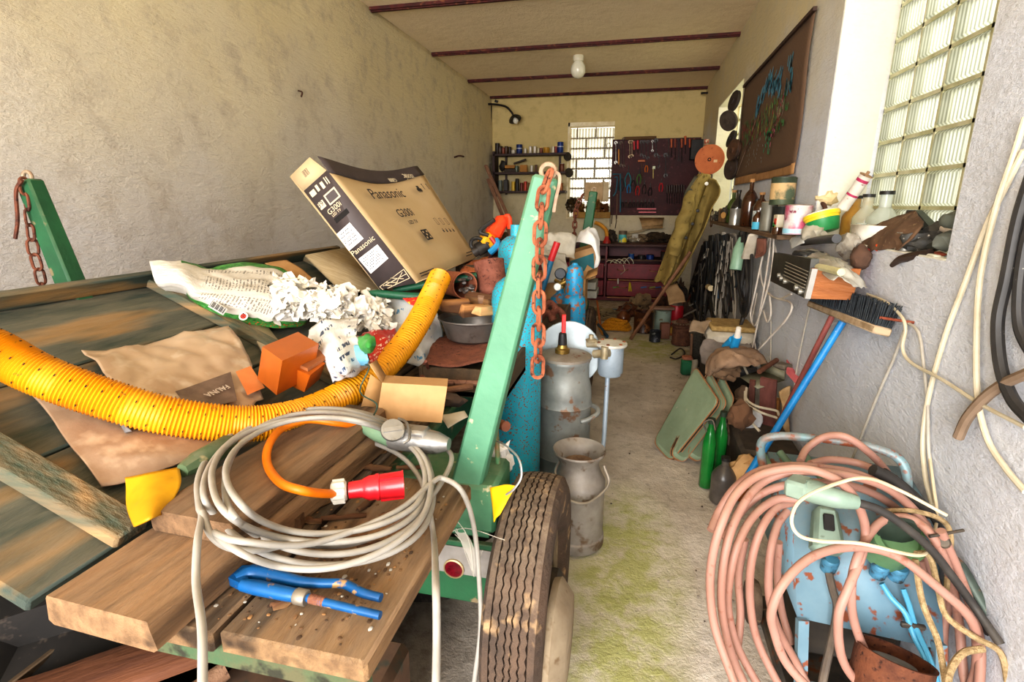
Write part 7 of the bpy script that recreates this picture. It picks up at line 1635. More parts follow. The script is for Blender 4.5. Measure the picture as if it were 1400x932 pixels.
B().box(fl(908, 462) + V((0, 0, .09)), (.1, .09, .18), bev=.006, rz=.2).obj('brown_block', mat('#7d5446', '#65412f', .8), label='brown block between the dark tin and the red canister', cat='block')
f4 = fl(923, 448); rcn = thing('red_canister', 'red canister with a round grey top and side spout', 'canister', f4)
REDC = mat('#b01e2c', '#961822', .4, .1, 8, .4, .65, '#6a3024', 24, .64, .7)
B().lathe([(0, 0), (.08, 0), (.085, .01), (.085, .27), (.075, .30)], TR(f4), 24).obj('can_wall', REDC, rcn)
B().lathe([(.08, .295), (.06, .32), (.03, .335), (.03, .365), (.034, .37), (.034, .39), (0, .395)], TR(f4), 20).obj('can_top', mat('#8f7f78', '#6f625c', .5, .3), rcn)
B().tube([f4 + V((-.07, -.05, .08)), f4 + V((-.11, -.08, .18)), f4 + V((-.09, -.07, .26))], .011, 8, 5).obj('spout', REDC, rcn)
B().box(fl(920, 458) + V((0, 0, .05)), (.08, .07, .10), bev=.004).obj('yellow_box', mat('#b58a2c', '#9a2a24', .6, 0, 14, .48, .56), label='small yellow and red box at the foot of the red canister', cat='box')
f5 = fl(852, 441)
bpt = thing('brown_jug', 'rounded brown glazed jug on the floor behind the rope coil', 'jug', f5)
B().lathe([(0, 0), (.07, 0), (.095, .05), (.09, .1), (.05, .14), (.04, .16), (.045, .165), (0, .16)], TR(f5), 22).obj('jug_body', mat('#6b3a1e', '#52290f', .3, coat=.4), bpt)
B().tube([f5 + V((.03, -.02, .15)), f5 + V((.1, -.03, .22)), f5 + V((.02, .0, .25)), f5 + V((-.05, 0, .15))], .007, 6, 5).obj('bail', IRON, bpt)
yr_ = B()
cy_ = fl(842, 450)
for k in range(3):
    yr_.tube([cy_ + V((.17 * math.cos(a) * (1 - .14 * k), .11 * math.sin(a) * (1 - .1 * k), .025 + .035 * k + .008 * math.sin(3 * a + k))) for a in [i * PI / 9 for i in range(18)]], .024, 8, 2, True)
yr_.obj('yellow_rope', mat('#d99a1e', '#b97a12', .9, 0, 60, .4, .6, None, bmp=1.0, bscale=110), label='coil of thick orange-yellow rope on the floor', cat='rope')
gr = B()
cg = fl(838, 437)
for k in range(4): gr.tube([cg + V((.2 * math.cos(a) * (1 - .1 * k) + .02 * k, .14 * math.sin(a), .02 + .02 * k)) for a in [i * PI / 8 for i in range(16)]], .012, 6, 2, True)
gr.obj('grey_rope', mat('#8f8068', '#75674f', .9), label='loose coil of grey-brown rope behind the yellow rope', cat='rope')
for i, (p0, p1, r, c_, lb_) in enumerate((((814, 425), (822, 455), .014, '#b5683a', 'rusty orange rod beside the wagon front wheel'), ((815, 446), (830, 462), .02, '#1f4a66', 'dark blue tube lying by the yellow rope'), ((812, 440), (824, 458), .018, '#c9851e', 'orange tube piece beside the dark blue one'), ((828, 428), (846, 426), .02, '#2a5a78', 'blue rod on the floor behind the ropes'))):
    B().cyl(fl(*p1) + V((0, 0, .02)), fl(*p1).lerp(fl(*p0), .8) + V((0, 0, .2 if i == 0 else .05)), r, n=8).obj('rod', mat(c_, None, .6), label=lb_, cat='rod')
for i, (px, py, s, c_, lb_) in enumerate(((858, 426, (.12, .1, .10), '#6b3f26', 'brown sack heap before the drawers'), (876, 418, (.14, .12, .14), '#8a7358', 'grey-brown bag slumped against the drawers'), (826, 424, (.18, .1, .05), '#8f8066', 'flattened straw-coloured bundle before the drawers'), (905, 420, (.1, .1, .12), '#4a3226', 'dark brown scrap heap behind the pail'), (940, 435, (.12, .16, .14), '#4d3a2e', 'rusty scrap heap below the hanging cables'), (950, 420, (.12, .16, .2), '#38302b', 'dark scrap heap under the coat'), (935, 415, (.10, .1, .22), '#5a4434', 'brown clutter heap behind the red canister'))):
    c = fl(px, py + 6); c.x = min(c.x, .80 - s[0]); B().blob(c + V((0, 0, s[2] * .8)), s, amp=.35, fr=6, seed=i + 31, sub=3).obj('scrap_heap', mat(c_, None, .95, 0, 12, speck='#2b2522', sscale=14, bmp=.6), label=lb_, cat='scrap')
rr = random.Random(12)
for i, (p0, p1, c_, lb_) in enumerate((((926, 438), (962, 408), '#b5aca0', 'pale metal rod slanting out of the scrap heap'), ((930, 446), (966, 416), '#a39a8e', 'second pale rod parallel to the first'), ((936, 430), (948, 395), '#6a3a2a', 'rusty rod standing in the scrap heap'))):
    a = fl(*p0) + V((0, 0, .12)); e = W(*p1, y=a.y + .25)
    B().cyl(a, e, .012, n=7).obj('metal_rod', mat(c_, None, .5, .4), label=lb_, cat='rod')
for i, (px, py, c_) in enumerate(((944, 428, '#c9342c'), (950, 436, '#2f6f9a'), (938, 440, '#d8d2c8'), (956, 428, '#c9c2b8'), (932, 432, '#8a2f2a'))):
    c = fl(px, py); B().box(c + V((0, .05, .24 - .02 * i)), (.05, .05, .04), bev=.008, rz=i).obj('plastic_part', mat(c_, None, .5), label=['bright red plastic bit', 'blue plastic bit', 'white plastic bit', 'pale grey plastic bit', 'dull red plastic bit'][i] + ' in the scrap heap under the cables', cat='plastic part')
# floor crumbs
b = B()
for i in range(240):
    x, y = rr.uniform(-.1, .9), rr.uniform(1.6, 8)
    if x < .3 and rr.random() < .7: x = rr.uniform(.35, .9)
    s = rr.uniform(.002, .007)
    b.tint(rr.choice(['#6a6055', '#8f8578', '#4a4038', '#b5aa9c'])).blob((x, y, s * .3), (s, s, s * .6), amp=.3, seed=i, sub=1)
b.obj('floor_dirt', vcol(.95), label='crumbs of dirt and grit scattered over the floor', cat='dirt', kind='stuff')
# ================================================================ back of the garage: workbench
DRED = mat('#6e1822', '#54121a', .45, 0, 5, .4, .65, '#7a3a34', 30, .66, .72)
DREDL = mat('#86202e', '#661822', .45, 0, 5)
YF = 8.5
bn = thing('workbench', 'dark red workbench with wide drawers along the back wall', 'workbench', (-.6, 8.8, 0))
TOPZ = .91; bx0, bx1 = -2.35, .62
B().box(((bx0 + bx1) / 2, 8.80, TOPZ - .022), (bx1 - bx0, .66, .044), bev=.006).obj('bench_top', mat('#4f2a26', '#3a1e1b', .6, 0, 6, .4, .65, '#7d5a44', 20, .62, .7), bn)
B().box(((bx0 + bx1) / 2, 9.08, .44), (bx1 - bx0, .04, .86)).box(((bx0 + bx1) / 2, 8.82, .03), (bx1 - bx0, .6, .06)).box((bx0 + .02, 8.8, .45), (.04, .6, .86)).box((bx1 - .02, 8.8, .45), (.04, .6, .86)).box((-.42, 8.8, .45), (.03, .6, .86)).obj('carcass', DRED, bn)
B().box(((bx0 + bx1) / 2, 8.8, .655), (bx1 - bx0 - .09, .56, .025)).obj('open_shelf', mat('#5a3a2c', '#452a20', .7), bn)
HND = mat('#8a5a3a', '#6f452a', .4, .5)
zr = [(.365, .60), (.085, .325)]
for (z0, z1) in zr:
    for (xa, xb) in ((-.40, .59), (-1.38, -.44), (-2.31, -1.42)):
        d = B().box(((xa + xb) / 2, YF - .01, (z0 + z1) / 2), (xb - xa - .015, .03, z1 - z0), bev=.006).box(((xa + xb) / 2, YF - .026, (z0 + z1) / 2), (xb - xa - .10, .008, z1 - z0 - .06), bev=.003)
        do = d.obj('drawer', DREDL, bn)
        for k in (.25, .75):
            hx = xa + (xb - xa) * k; hz = (z0 + z1) / 2 + .02
            B().tube([(hx - .08, YF - .03, hz + .012), (hx - .07, YF - .05, hz), (hx, YF - .055, hz - .008), (hx + .07, YF - .05, hz), (hx + .08, YF - .03, hz + .012)], .008, 6, 4).obj('handle', HND, do)
B().box((.1, YF - .03, .345), (.95, .05, .014)).obj('drawer_lip', mat('#a5714a', '#8a5a38', .6), bn)
B().box((.1, YF - .03, .062), (.95, .03, .02)).obj('plinth_strip', mat('#a5714a', '#8a5a38', .6), bn)
# ---- small things in the open drawers and shelf
def at(px, py, y): return W(px, py, y=y)
for i, (px, r, h, c_, cc, lb_) in enumerate(((863, .045, .08, '#2f5fa5', '#e2e2e0', 'blue and white tin in the open bench shelf'), (877, .06, .06, '#2a2626', '#1c1a1a', 'flat black tin in the open bench shelf'), (889, .06, .07, '#1f3f8a', '#1c1a1a', 'blue tin with a black lid in the open bench shelf'), (907, .04, .13, '#3a302c', '#c92f2a', 'dark jar with a red lid in the open bench shelf'))):
    c = at(px, 350, 8.58); tin('tin', lb_, V((c.x, 8.6, .668)), r, h, mat(c_, None, .4, .2), mat(cc, None, .4))
b = B()
for k in range(5): b.tube([at(826 + 6 * k, 363, 8.52), at(832 + 7 * k, 356 - k, 8.5), at(842 + 6 * k, 359, 8.5), at(850 + 3 * k, 364, 8.48)], .007, 6, 5)
b.tube([at(852, 362, 8.46), at(854, 370, 8.44), at(848, 375, 8.44)], .005, 6, 5)
b.obj('tangled_string', mat('#d2c9b4', '#b5aa92', .6), label='tangled white cord lying on the upper open drawer', cat='cord')
B().tube([at(860, 398, 8.45), at(861, 386, 8.43), at(863, 398, 8.45)], .012, 6, 4).obj('yellow_pliers', mat('#d8c02e', None, .5), label='yellow handled pliers sticking out of the lower drawer', cat='pliers')
B().cyl(at(845, 388, 8.45), at(845, 381, 8.44), .012).obj('white_chisel', mat('#d8d2cc', None, .5), label='white stick standing in the lower drawer', cat='tool')
for i, (px, c_) in enumerate(((838, '#5f8a3a'), (876, '#3a5f9a'), (888, '#8a8f3a'), (896, '#2f4a8a'))):
    B().bar(at(px, 393, 8.46), at(px + 8, 392, 8.46), .02, .02).obj('tool_grip', mat(c_, None, .5), label=['olive green', 'mid blue', 'yellow-green', 'dark blue'][i] + ' tool lying in the lower open drawer', cat='tool')
# ---- bench top clutter
def benchpt(px, py): p = W(px, py, z=TOPZ); return V((p.x, min(9.0, max(8.55, p.y)), TOPZ))
tin('paint_tin', 'rusty tin with a teal and yellow label on the bench', benchpt(851, 332), .065, .19, mat('#8a7a68', '#6f5c4a', .5, .4), None, open_=True, band=(mat('#4fb0b5', '#e8d23a', .5, 0, 9, .5, .55), .08, .7))
tin('white_jar', 'white jar with a red lid on the bench near the far stake', benchpt(798, 330), .06, .16, mat('#e2ddd2', None, .5), mat('#c22f36', None, .4), cat='jar')
ye = thing('oil_lamp', 'red and yellow squat lamp-like tool on the bench', 'tool', benchpt(828, 333))
o_ = benchpt(829, 333)
B().lathe([(0, 0), (.06, 0), (.06, .03), (.04, .06), (.03, .11), (0, .12)], TR(o_), 16).obj('base', mat('#b52a24', '#96201c', .4), ye)
B().tube([o_ + V((0, 0, .1)), o_ + V((-.02, 0, .2)), o_ + V((-.1, 0, .28)), o_ + V((-.2, 0, .32))], .03, 8, 5).obj('arm', mat('#d99a34', '#b97d22', .5), ye)
for i, (px, py, s, c_, lb_) in enumerate(((716, 318, (.12, .1, .07), '#4a3a2a', 'dark greasy machine part on the left bench end'), (735, 316, (.10, .1, .07), '#5f4a30', 'brown machine part beside the dark greasy one'), (752, 314, (.10, .1, .10), '#6b5436', 'brass-coloured machine part on the bench behind the near stake'), (770, 322, (.12, .1, .05), '#9a8262', 'light brown bundle on the bench left of the far stake'), (813, 325, (.10, .1, .09), '#3a3230', 'dark vise-like lump on the bench right of the far stake'), (866, 324, (.09, .1, .06), '#b5a890', 'pale stone-like lump behind the teal tin'), (877, 326, (.10, .1, .07), '#8a745a', 'dusty tan lump on the middle of the bench'), (892, 322, (.16, .12, .09), '#4a3a28', 'dark brown glove heap on the right bench end'), (905, 328, (.12, .1, .07), '#3f3226', 'dark lump below the brown glove heap'), (842, 320, (.09, .1, .10), '#4a4038', 'grey-brown machine lump behind the squat lamp'))):
    B().blob(benchpt(px, py) + V((0, 0, s[2] * .75)), s, amp=.35, fr=6, seed=i + 51, sub=3).obj('bench_clutter', mat(c_, None, .8, .1, 14, speck='#201c1a', sscale=16, bmp=.5), label=lb_, cat='clutter')
B().tube([benchpt(856, 322) + V((0, -.02, .13)), benchpt(872, 318) + V((0, -.02, .17)), benchpt(882, 315) + V((0, 0, .22))], .018, 8, 5).obj('pale_pipe', mat('#b5a384', '#9a8868', .6), label='bent pale pipe lying over the bench clutter', cat='pipe')
B().box(benchpt(868, 325) + V((0, -.06, .10)), (.10, .04, .07), bev=.008).obj('white_box', mat('#c9c4ba', '#aba59a', .6), label='small white box in the bench clutter', cat='box')
for i, (px, c_) in enumerate(((866, '#c9c2b4'), (873, '#d2cabb'))): B().lathe([(0, 0), (.03, 0), (.03, .05), (.02, .06), (0, .06)], axis_mat(benchpt(px, 329) + V((0, -.03, .04)), benchpt(px, 329) + V((0, -.2, .05))), 12).obj('spool', mat(c_, None, .5), label=('left' if i == 0 else 'right') + ' pale round knob in front of the small white box', cat='knob')
B().blob(benchpt(805, 305) + V((0, 0, .14)), (.05, .05, .08), amp=.1, seed=4).obj('green_bottle', mat('#2f8a3f', '#226a30', .3), label='green plastic bottle lump on the bench beside the far stake', cat='bottle')
B().box(benchpt(808, 322) + V((0, -.05, .06)), (.13, .05, .03), bev=.01, rz=.6).obj('grey_torch', mat('#b5b5b8', '#98989c', .3, .6), label='silver torch lying right of the far stake', cat='torch')
bxo = thing('folded_carton', 'folded cardboard standing open below the tool board', 'cardboard', at(890, 312, 8.9))
B().add([at(874, 298, 9.0), at(908, 298, 9.0), at(905, 308, 8.8), at(878, 310, 8.8)], [(0, 1, 2, 3)]).add([at(876, 300, 8.95), at(907, 300, 8.95), at(906, 312, 8.85), at(878, 313, 8.85)], [(0, 1, 2, 3)]).obj('carton_sheet', mat('#b5946c', '#96784f', .8), bxo, solid=.008)
# window sill things
b = B(); 
scb = thing('sill_box', 'yellow-brown wooden box on the back window sill full of machine parts', 'box', at(800, 297, 9.1))
B().box((-.72, 9.10, 1.335), (.62, .16, .10), bev=.006).obj('box_wall', mat('#a9803a', '#8a652a', .7), scb)
for i, (px, py, s, c_, lb_) in enumerate(((782, 280, (.10, .07, .11), '#4f3f26', 'greasy brown carburettor lump in the sill box, at the left'), (792, 284, (.08, .07, .09), '#7d5a2a', 'brass fitting in the middle of the sill box'), (812, 282, (.12, .07, .11), '#8a6234', 'shiny brown machine part in the sill box, at the right'), (826, 286, (.08, .07, .08), '#6b4526', 'small dark part in the right end of the sill box'))):
    B().blob(at(px, py, 9.1), s, amp=.4, fr=7, seed=i + 71, sub=3).obj('machine_part', mat(c_, None, .4, .4, 14, speck='#1d1916', sscale=18), label=lb_, cat='machine part')
ccb = thing('cardboard_box', 'pale cardboard box standing on the sill in front of the glass blocks', 'box', at(812, 262, 9.2))
B().box(at(812, 262, 9.2), (.30, .1, .30), bev=.004).obj('carton', mat('#d2b48e', '#bd9f78', .8), ccb)
B().box(at(827, 262, 9.22), (.12, .06, .32), bev=.004).obj('pale_board', mat('#dcc9a8', '#c9b48f', .8), label='pale board leaning at the right edge of the back window', cat='board')
for i, (px, py, r) in enumerate(((776, 214, .07), (778, 236, .075))):
    c = at(px, py, 9.0); t = thing('hanging_disc', ('upper' if i == 0 else 'lower') + ' dark disc hanging at the left edge of the back window', 'disc', c)
    B().lathe([(.02, -.01), (r, -.01), (r, .01), (.02, .01)], axis_mat(c, c + V((.8, -1, .2))), 22).obj('disc', mat('#3f3a34', '#57504a', .5, .4), t)
# ---- left shelf unit
SH = mat('#3d2420', '#2b1815', .6, 0, 6)
su = thing('shelf_rack', 'dark brown three-tier wall shelf left of the back window', 'shelf', (-1.78, 8.98, 1.6))
lv = (2.035, 2.335 - .0, 1.715)
lz = (2.32, 2.03, 1.73)
for z in lz: B().box((-1.76, 9.0, z - .018), (1.22, .26, .034), bev=.003).obj('shelf_board', SH, su)
B().box((-2.36, 9.0, 2.0), (.04, .26, .72)).obj('side_post', SH, su)
for x in (-2.20, -1.28): B().box((x, 9.11, 2.0), (.035, .03, .66)).obj('bracket', SH, su)
def shelfcan(px, tier, r, h, c1, lidc, lb_, kind='tin', band=None):
    x = W(px, 210 if tier == 0 else 237 if tier == 1 else 264, y=8.96).x
    tin(kind, lb_, V((x, 8.96 + .01 * math.sin(px), lz[tier])), r, h, mat(c1, None, .4, .2), mat(lidc, None, .5) if lidc else None, band=band, cat=kind.replace('_', ' '))
NAVY = '#1b2f6b'; WB = mat('#d8d8d8', None, .5)
T0 = [(680, .04, .17, '#2a201c', '#1a1614', 'dark bottle-like tin at the far left of the top shelf'), (684, .045, .12, '#3a2a22', '#231a16', 'low dark tin second from the left on the top shelf'), (688, .03, .10, '#7a3a26', None, 'rust-red tin on the top shelf'), (692, .028, .12, '#4a3226', '#2a1d17', 'slim brown tin right of the rust-red one'), (697, .026, .11, '#3a2a24', None, 'slim dark tin beside the white jar'), (702, .035, .06, '#cfc8ba', None, 'low white jar on the top shelf'), (710, .05, .14, NAVY, '#1a2450', 'navy blue paint tin with white rings, left on the top shelf'), (718, .024, .08, '#d2cabb', None, 'small white jar right of the left navy tin'), (725, .024, .11, '#d8d0c4', NAVY, 'white bottle with a blue lid, first of the twin pair'), (731, .024, .11, '#d8d0c4', '#1b2a5a', 'white bottle with a blue lid, second of the twin pair'), (736, .02, .08, '#cbbf9f', None, 'tiny cream jar after the twin bottles'), (740, .024, .08, '#7a3f2c', None, 'small brown jar on the top shelf'), (747, .05, .085, '#b5862c', '#8a5a24', 'ochre yellow tub on the top shelf'), (756, .025, .10, '#d6ccb8', None, 'cream jar right of the ochre tub'), (760, .022, .10, '#8a3a2e', None, 'slim red-brown jar near the right navy tin'), (766, .05, .16, '#16347a', '#1a2450', 'tall navy blue tin with white rings at the right shelf end')]
for (px, r, h, c_, l_, lb_) in T0: shelfcan(px, 0, r, h, c_, l_, lb_, band=(WB, .55, .62) if c_ in (NAVY, '#16347a') else None)
T1 = [(706, .035, .10, '#5f6a5c', None, 'grey-green tin on the middle shelf'), (727, .025, .10, '#cfc8ba', '#2a2622', 'white bottle with dark lid on the middle shelf'), (733, .022, .11, '#5a3a2a', None, 'brown jar next to the white bottle on the middle shelf'), (768, .04, .12, '#6b3a22', '#d8d8dc', 'brown tin with a white lid at the right of the middle shelf')]
for (px, r, h, c_, l_, lb_) in T1: shelfcan(px, 1, r, h, c_, l_, lb_)
T2 = [(684, .038, .17, '#6f7670', '#b5a890', 'grey glass jar at the left of the lowest shelf'), (702, .032, .15, '#c9a63a', '#d8d2c4', 'yellow and cream bottle on the lowest shelf'), (707, .03, .19, '#26221f', '#1a1716', 'black bottle right of the yellow one'), (713, .026, .13, '#6b2a22', None, 'dark red jar on the lowest shelf'), (718, .028, .15, '#b5402f', '#ddd6ca', 'red jar with a white lid on the lowest shelf'), (724, .026, .13, '#8a5a3a', None, 'tan jar right of the red one on the lowest shelf'), (729, .024, .12, '#3f4a4a', '#d6d0c6', 'dark jar with pale lid on the lowest shelf'), (767, .03, .12, '#a5652f', '#e2c9a0', 'orange jar at the right of the lowest shelf')]
for (px, r, h, c_, l_, lb_) in T2: shelfcan(px, 2, r, h, c_, l_, lb_)
def sbx(px, py, s, c_, lb_, rz=0, tier=1, rx=0):
    x = W(px, py, y=8.96).x; B().box((0, 0, s[2] / 2), s, TR((x, 8.96, lz[tier]), rx, 0, rz), .004).obj('small_box', mat(c_, None, .7), label=lb_, cat='box')
sbx(698, 228, (.19, .12, .05), '#3d3026', 'dark flat box on the middle shelf left')
B().box((W(698, 224, y=8.96).x, 8.95, lz[1] + .085), (.17, .10, .05), bev=.004).obj('small_box', mat('#b07a34', '#93622a', .7), label='ochre box stacked on the dark flat box', cat='box')
sbx(716, 230, (.12, .12, .11), '#a5702c', 'square ochre box in the middle of the middle shelf', .1)
B().box((0, 0, 0), (.22, .05, .03), TR((W(711, 217, y=8.96).x, 8.95, lz[1] + .165), 0, -.3, 0), .008).obj('plane_tool', mat('#3a2c22', '#2a1f18', .6), label='dark wood plane lying slanted above the ochre boxes', cat='tool')
B().box((W(692, 262, y=8.96).x, 8.96, lz[2] + .09), (.075, .08, .18), bev=.008).obj('lantern', mat('#2b2624', '#423a34', .5), label='black lantern-like object on the lowest shelf', cat='lantern')
B().blob((W(688, 232, y=8.96).x, 8.96, lz[1] + .10), (.06, .05, .09), amp=.3, seed=8).obj('dark_tool', mat('#231e1c', None, .6), label='dark lumpy tool at the left of the middle shelf', cat='tool')
for i, (px, py, s, lb_) in enumerate(((680, 300, (.07, .06, .09), 'dark tool standing on the left bench end'), (708, 296, (.04, .04, .11), 'dark bottle-shaped tool on the bench below the shelf'))):
    p = benchpt(px, 318); B().blob(V((p.x, 8.95, TOPZ + s[2])), s, amp=.25, seed=i + 80).obj('dark_tool', mat('#2a2422', None, .6), label=lb_, cat='tool')
# ---- tool board
TBX0, TBX1, TBZ0, TBZ1 = -.43, .93, 1.335, 2.52
B().box(((TBX0 + TBX1) / 2, YB - .02, (TBZ0 + TBZ1) / 2), (TBX1 - TBX0, .03, TBZ1 - TBZ0), bev=.003).obj('tool_board', mat('#4a1f22', '#36161a', .7, 0, 3, .4, .65, '#5f3034', 20, .6, .7), label='dark wine-red tool board on the back wall', cat='tool board')
B().box((-.0, YB - .035, TBZ1 + .01), (.5, .05, .05), bev=.004).obj('wooden_rail', wood('#6b4f2e', '#54391f', 'x'), label='wooden rail along the top of the tool board', cat='rail')
def tb(px, py, y=9.08): return W(px, py, y=y)
tools = []
STEEL = mat('#8a8680', '#6f6b66', .35, .8, 20); DSTEEL = mat('#2d2928', '#3f3a38', .45, .5, 20)
def spanner(px, py0, py1, lb_, m=DSTEEL, w_=.022):
    a, b_ = tb(px, py0), tb(px, py1); t = B().bar(b_, a, w_, .01, bev=.003)
    for c, s in ((a, 1), (b_, -1)):
        t.lathe([(.012, -.006), (w_ * 1.2, -.006), (w_ * 1.2, .006), (.012, .006)], axis_mat(c, c + V((0, -1, 0))), 10, -.6, 4.6)
    return t.obj('spanner', m, label=lb_, cat='spanner')
def driver(px, py, c_, lb_, L=14, hl=11):
    t = thing('screwdriver', lb_, 'screwdriver', tb(px, py))
    B().cyl(tb(px, py + hl + L), tb(px, py + hl), .007, n=6).obj('blade', DSTEEL, t)
    B().lathe([(.010, 0), (.016, .02), (.013, .06), (.018, .11), (.018, .13), (0, .135)], axis_mat(tb(px, py + hl), tb(px, py)), 10).obj('handle', mat(c_, None, .4), t)
def pliers(px, py, c_, lb_, s=1.0):
    t = thing('pliers', lb_, 'pliers', tb(px, py)); c = tb(px, py)
    g = B()
    for k in (-1, 1): g.tube([c + V((k * .008, 0, 0)), c + V((k * .03 * s, 0, -.07 * s)), c + V((k * .02 * s, 0, -.15 * s))], .009, 6, 5)
    g.obj('handle', mat(c_, None, .45), t)
    B().bar(c, c + V((0, 0, .075 * s)), .034 * s, .016, .012 * s, .012).obj('jaw', DSTEEL, t)
spanner(842, 195, 222, 'bright spanner at the left of the top tool row', STEEL)
a = tb(846, 194); hm = thing('file', 'file with a long amber yellow handle in the top tool row', 'file', a)
B().bar(tb(846, 225), tb(846, 204), .034, .02, bev=.006).obj('handle', mat('#d68a1e', '#b97316', .45), hm); B().bar(tb(846, 204), tb(846, 193), .02, .008).obj('blade', DSTEEL, hm)
spanner(849, 195, 226, 'grey-brown long spanner right of the amber handle', mat('#5a4a40', '#443832', .5, .5))
spanner(853, 190, 227, 'long brown spanner fourth in the top row', mat('#57443a', '#40322b', .5, .5))
spanner(861, 194, 214, 'short tarnished spanner in the top row', mat('#8a7458', '#6a5842', .4, .6)); spanner(864, 194, 213, 'short tarnished spanner right beside the other short one', mat('#8a7458', '#6a5842', .4, .6))
driver(867, 192, '#c01f28', 'screwdriver with a bright red handle hanging in the top row', 6, 13); driver(872, 191, '#d0222c', 'second red handled screwdriver, more to the right', 6, 13)
for i, px in enumerate((877, 881, 886)): spanner(px, 194, 212 + i * 2, ('first', 'second', 'third')[i] + ' dark spanner right of the red screwdrivers')
spanner(892, 193, 206, 'shiny chromed ratchet in the top row', STEEL, .016)
spanner(897, 192, 212, 'dark box wrench before the gap in the top row', DSTEEL, .03)
for i, (px, c_) in enumerate(((918, '#b5541e'), (923, '#8a3a1c'), (932, '#a84c1e'), (937, '#c4581f'), (943, '#b04a1a'), (949, '#a5481c'))):
    driver(px, 190 if i != 3 else 186, c_, 'orange-brown handled chisel, number %s from the left in the right row' % ('one', 'two', 'three', 'four', 'five', 'six')[i], 12 + (i % 3) * 4, 12)
for i, px in enumerate((914, 928)): spanner(px, 190, 214 + i * 5, ('thin', 'longer') + ()if False else ('thin dark rod tool left of the orange chisels', 'longer dark rod tool between the orange chisels')[i], DSTEEL, .014)
hq = thing('wood_hammer', 'hammer head with an orange side in the middle of the tool board', 'hammer', tb(877, 220))
B().box(tb(877, 220), (.11, .04, .03), bev=.004).obj('head', mat('#c26a2a', '#a5541f', .5), hq); B().bar(tb(878, 245), tb(877, 222), .022, .016).obj('handle', wood('#5a3a28', '#442a1c', 'z'), hq)
pb = thing('paint_brush', 'flat paint brush with cream bristles in the middle of the board', 'paint brush', tb(893, 235))
B().box(tb(894, 229), (.05, .02, .05), bev=.004).obj('ferrule', mat('#8a8a72', '#6f6f5a', .4, .4), pb); B().bar(tb(893, 244), tb(893, 231), .022, .012).obj('handle', mat('#c9b46a', '#ab964f', .6), pb)
for i, (px, py, c_, s, lb_) in enumerate(((859, 236, '#2f7f8a', 1.5, 'large teal handled pliers at the left'), (860, 252, '#1f86c2', .9, 'small bright blue pliers below the teal ones'), (874, 238, '#4f7a3a', 1.0, 'green handled pliers beside the teal ones'), (872, 254, '#b52a2a', 1.0, 'red handled pliers on the lower left of the board'), (884, 226, '#d0702a', .7, 'orange handled cutters near the board middle'), (904, 250, '#c42530', .9, 'dark clamp with a red grip'), (850, 244, '#243236', 1.3, 'large black pincers by the bow saw'), (866, 246, '#2a2826', 1.2, 'black pliers just right of the teal ones'), (881, 252, '#2c2624', 1.0, 'black pliers under the board middle'), (889, 256, '#241f1e', .9, 'small black pliers beside the board middle'))):
    pliers(px, py, c_, lb_, s)
spanner(910, 212, 240, 'long dark wrench in the centre gap', DSTEEL, .03); spanner(901, 214, 228, 'slim dark awl above the red clamp', DSTEEL, .018)
fr = thing('fret_saw', 'blue framed bow saw at the lower left of the tool board', 'saw', tb(846, 262))
B().tube([tb(838, 238), tb(848, 238), tb(848.5, 262), tb(848, 290)], .012, 6, 1).tube([tb(840, 243), tb(844, 243), tb(842, 262), tb(838, 268)], .011, 6, 3).obj('frame', mat('#3a7286', '#2d5c6e', .5), fr)
B().bar(tb(843, 299), tb(844, 265), .02, .016).obj('handle', wood('#7a5a48', '#5c4234', 'z'), fr)
for i in range(9):
    px = 851 + i * 5.2
    pliers(px, 276, ['#2a2624', '#352d2a', '#231f1e'][i % 3], 'dark small pliers, %s from the left in the bottom row' % ['first', 'second', 'third', 'fourth', 'fifth', 'sixth', 'seventh', 'eighth', 'ninth'][i], .62)
for i in range(8):
    px = 912 + i * 3.3
    driver(px, 256 + (i % 2), '#3f2c26', 'dark slim drill bit holder, %s of the lower right row' % ['first', 'second', 'third', 'fourth', 'fifth', 'sixth', 'seventh', 'last'][i], 14, 8)
for i, (py, lb_) in enumerate(((285.5, 'upper red bar lying on the bottom ledge of the board'), (290, 'lower red bar on the bottom ledge of the board'))):
    B().bar(tb(871 + 2 * i, py), tb(897, py), .02, .02).obj('red_bar', mat('#c92430', '#b01c28', .4), label=lb_, cat='bar')
B().box((.2, YB - .045, 1.66), (1.2, .03, .015)).obj('wooden_ledge', mat('#4a2024', None, .7), label='narrow ledge across the lower tool board', cat='ledge')
B().box((W(957, 205, y=9).x, 9.06, 2.33), (.28, .12, .30), bev=.01).obj('black_case', mat('#1f1c1b', '#2d2826', .6), label='black case hanging at the right end of the tool board', cat='case')
for i, (px0, py0, px1, py1, c_, lb_) in enumerate(((838, 250, 836, 306, '#4a3a32', 'thin dark wire hanging left of the bow saw'), (832, 205, 834, 310, '#8a8274', 'pale wire hanging beside the window edge'), (842, 292, 841, 312, '#5f4a3c', 'dark rod hanging below the bow saw'))):
    B().tube([tb(px0, py0), tb((px0 + px1) / 2 + 1, (py0 + py1) / 2), tb(px1, py1)], .007, 6, 4).obj('hanging_wire', mat(c_, None, .6), label=lb_, cat='wire')
for i, (py, lb_) in enumerate(((200, 'upper wire ring on the right edge of the window'), (236, 'lower wire ring on the right edge of the window'))):
    c = tb(832, py); B().tube([c + V((.03 * math.cos(a), 0, .05 * math.sin(a))) for a in [k * PI / 6 for k in range(12)]], .005, 5, 1, True).obj('wire_ring', mat('#a59c8c', None, .4, .5), label=lb_, cat='ring')
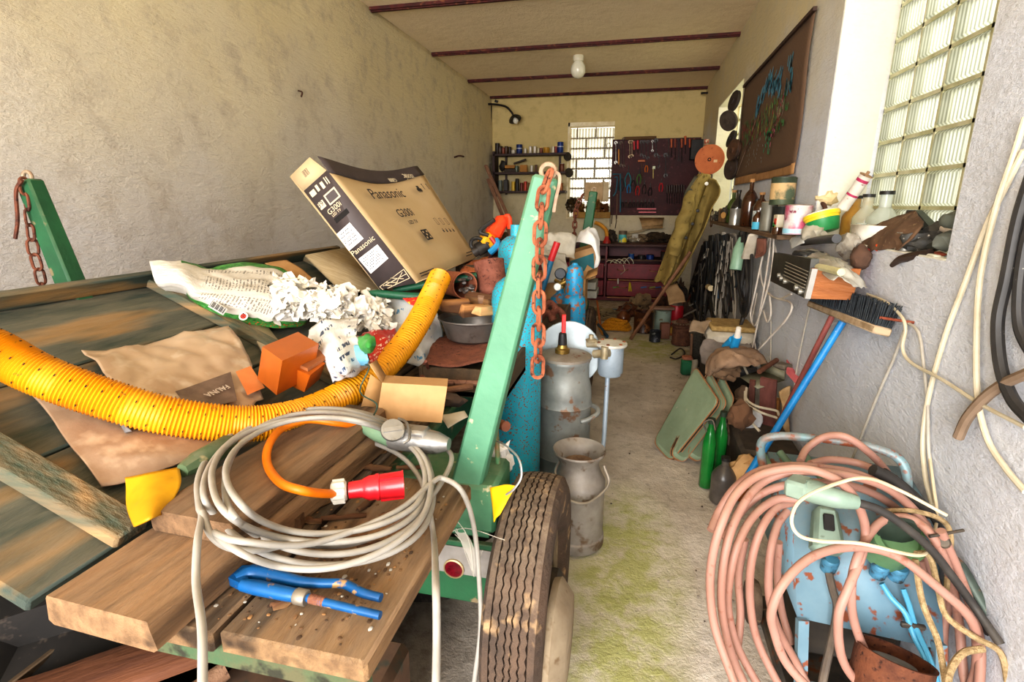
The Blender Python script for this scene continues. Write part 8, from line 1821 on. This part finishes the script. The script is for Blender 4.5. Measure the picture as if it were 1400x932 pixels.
# ---- lamps
la = thing('wall_lamp', 'black swan-neck wall lamp high in the far left corner', 'lamp', at(660, 141, 8.9))
BKI = mat('#232022', '#332e2c', .5, .4)
B().box(at(661, 142, 9.0), (.06, .10, .12), bev=.01).tube([at(662, 142, 8.95), at(680, 143, 8.9), at(692, 146, 8.88), at(699, 153, 8.87), at(702, 158, 8.87)], .016, 8, 5).obj('arm', BKI, la)
c = at(703, 160, 8.86)
B().lathe([(.02, -.03), (.05, -.02), (.10, .03), (.105, .05), (.09, .045), (.03, .0)], axis_mat(c, c + V((.35, -.25, -.75))), 20).obj('shade', mat('#3a3733', '#57524a', .4, .4), la)
B().lathe([(.02, .02), (.045, .06), (.045, .085), (.02, .115), (0, .12)], axis_mat(c, c + V((.35, -.25, -.75))), 14).obj('bulb', mat('#e8e2d2', None, .2), la)
B().tube([at(672, 144, 9.1), at(671.5, 180, 9.12), at(672, 240, 9.12), at(672, 300, 9.12)], .008, 6, 3).obj('cable', BKI, label='dark cable running down the far left corner from the lamp', cat='cable')
B().tube([at(678, 140, 9.1), at(679, 137, 9.1)], .03, 8, 1).obj('junction_box', BKI, label='dark junction box next to the swan-neck lamp', cat='box')
gl = thing('globe_lamp', 'milky glass globe lamp on the cream ceiling', 'lamp', (0, 0, 0), M=TR(W(792, 74, z=ZC)))
cg = W(791, 76, z=ZC)
B().lathe([(0, 0), (.062, 0), (.066, -.015), (.062, -.06), (.05, -.065), (0, -.065)][::-1], TR(cg), 22).obj('lamp_base', mat('#e2dcc8', '#cfc7b0', .5), gl)
B().lathe([(0, -.25), (.03, -.246), (.065, -.225), (.085, -.19), (.09, -.155), (.083, -.115), (.062, -.08), (.05, -.06)], TR(cg), 28).obj('globe', mat('#e3dfcd', '#d6d0ba', .25, coat=.4), gl)
cr = W(967, 127, y=8.95); B().tube([cr + V((-.09, 0, 0)), cr, cr + V((.04, 0, -.02)), cr + V((.045, 0, -.25)), cr + V((.02, 0, -.6))], .016, 6, 3).obj('iron_bracket', BKI, label='black iron bracket in the far right ceiling corner', cat='bracket')
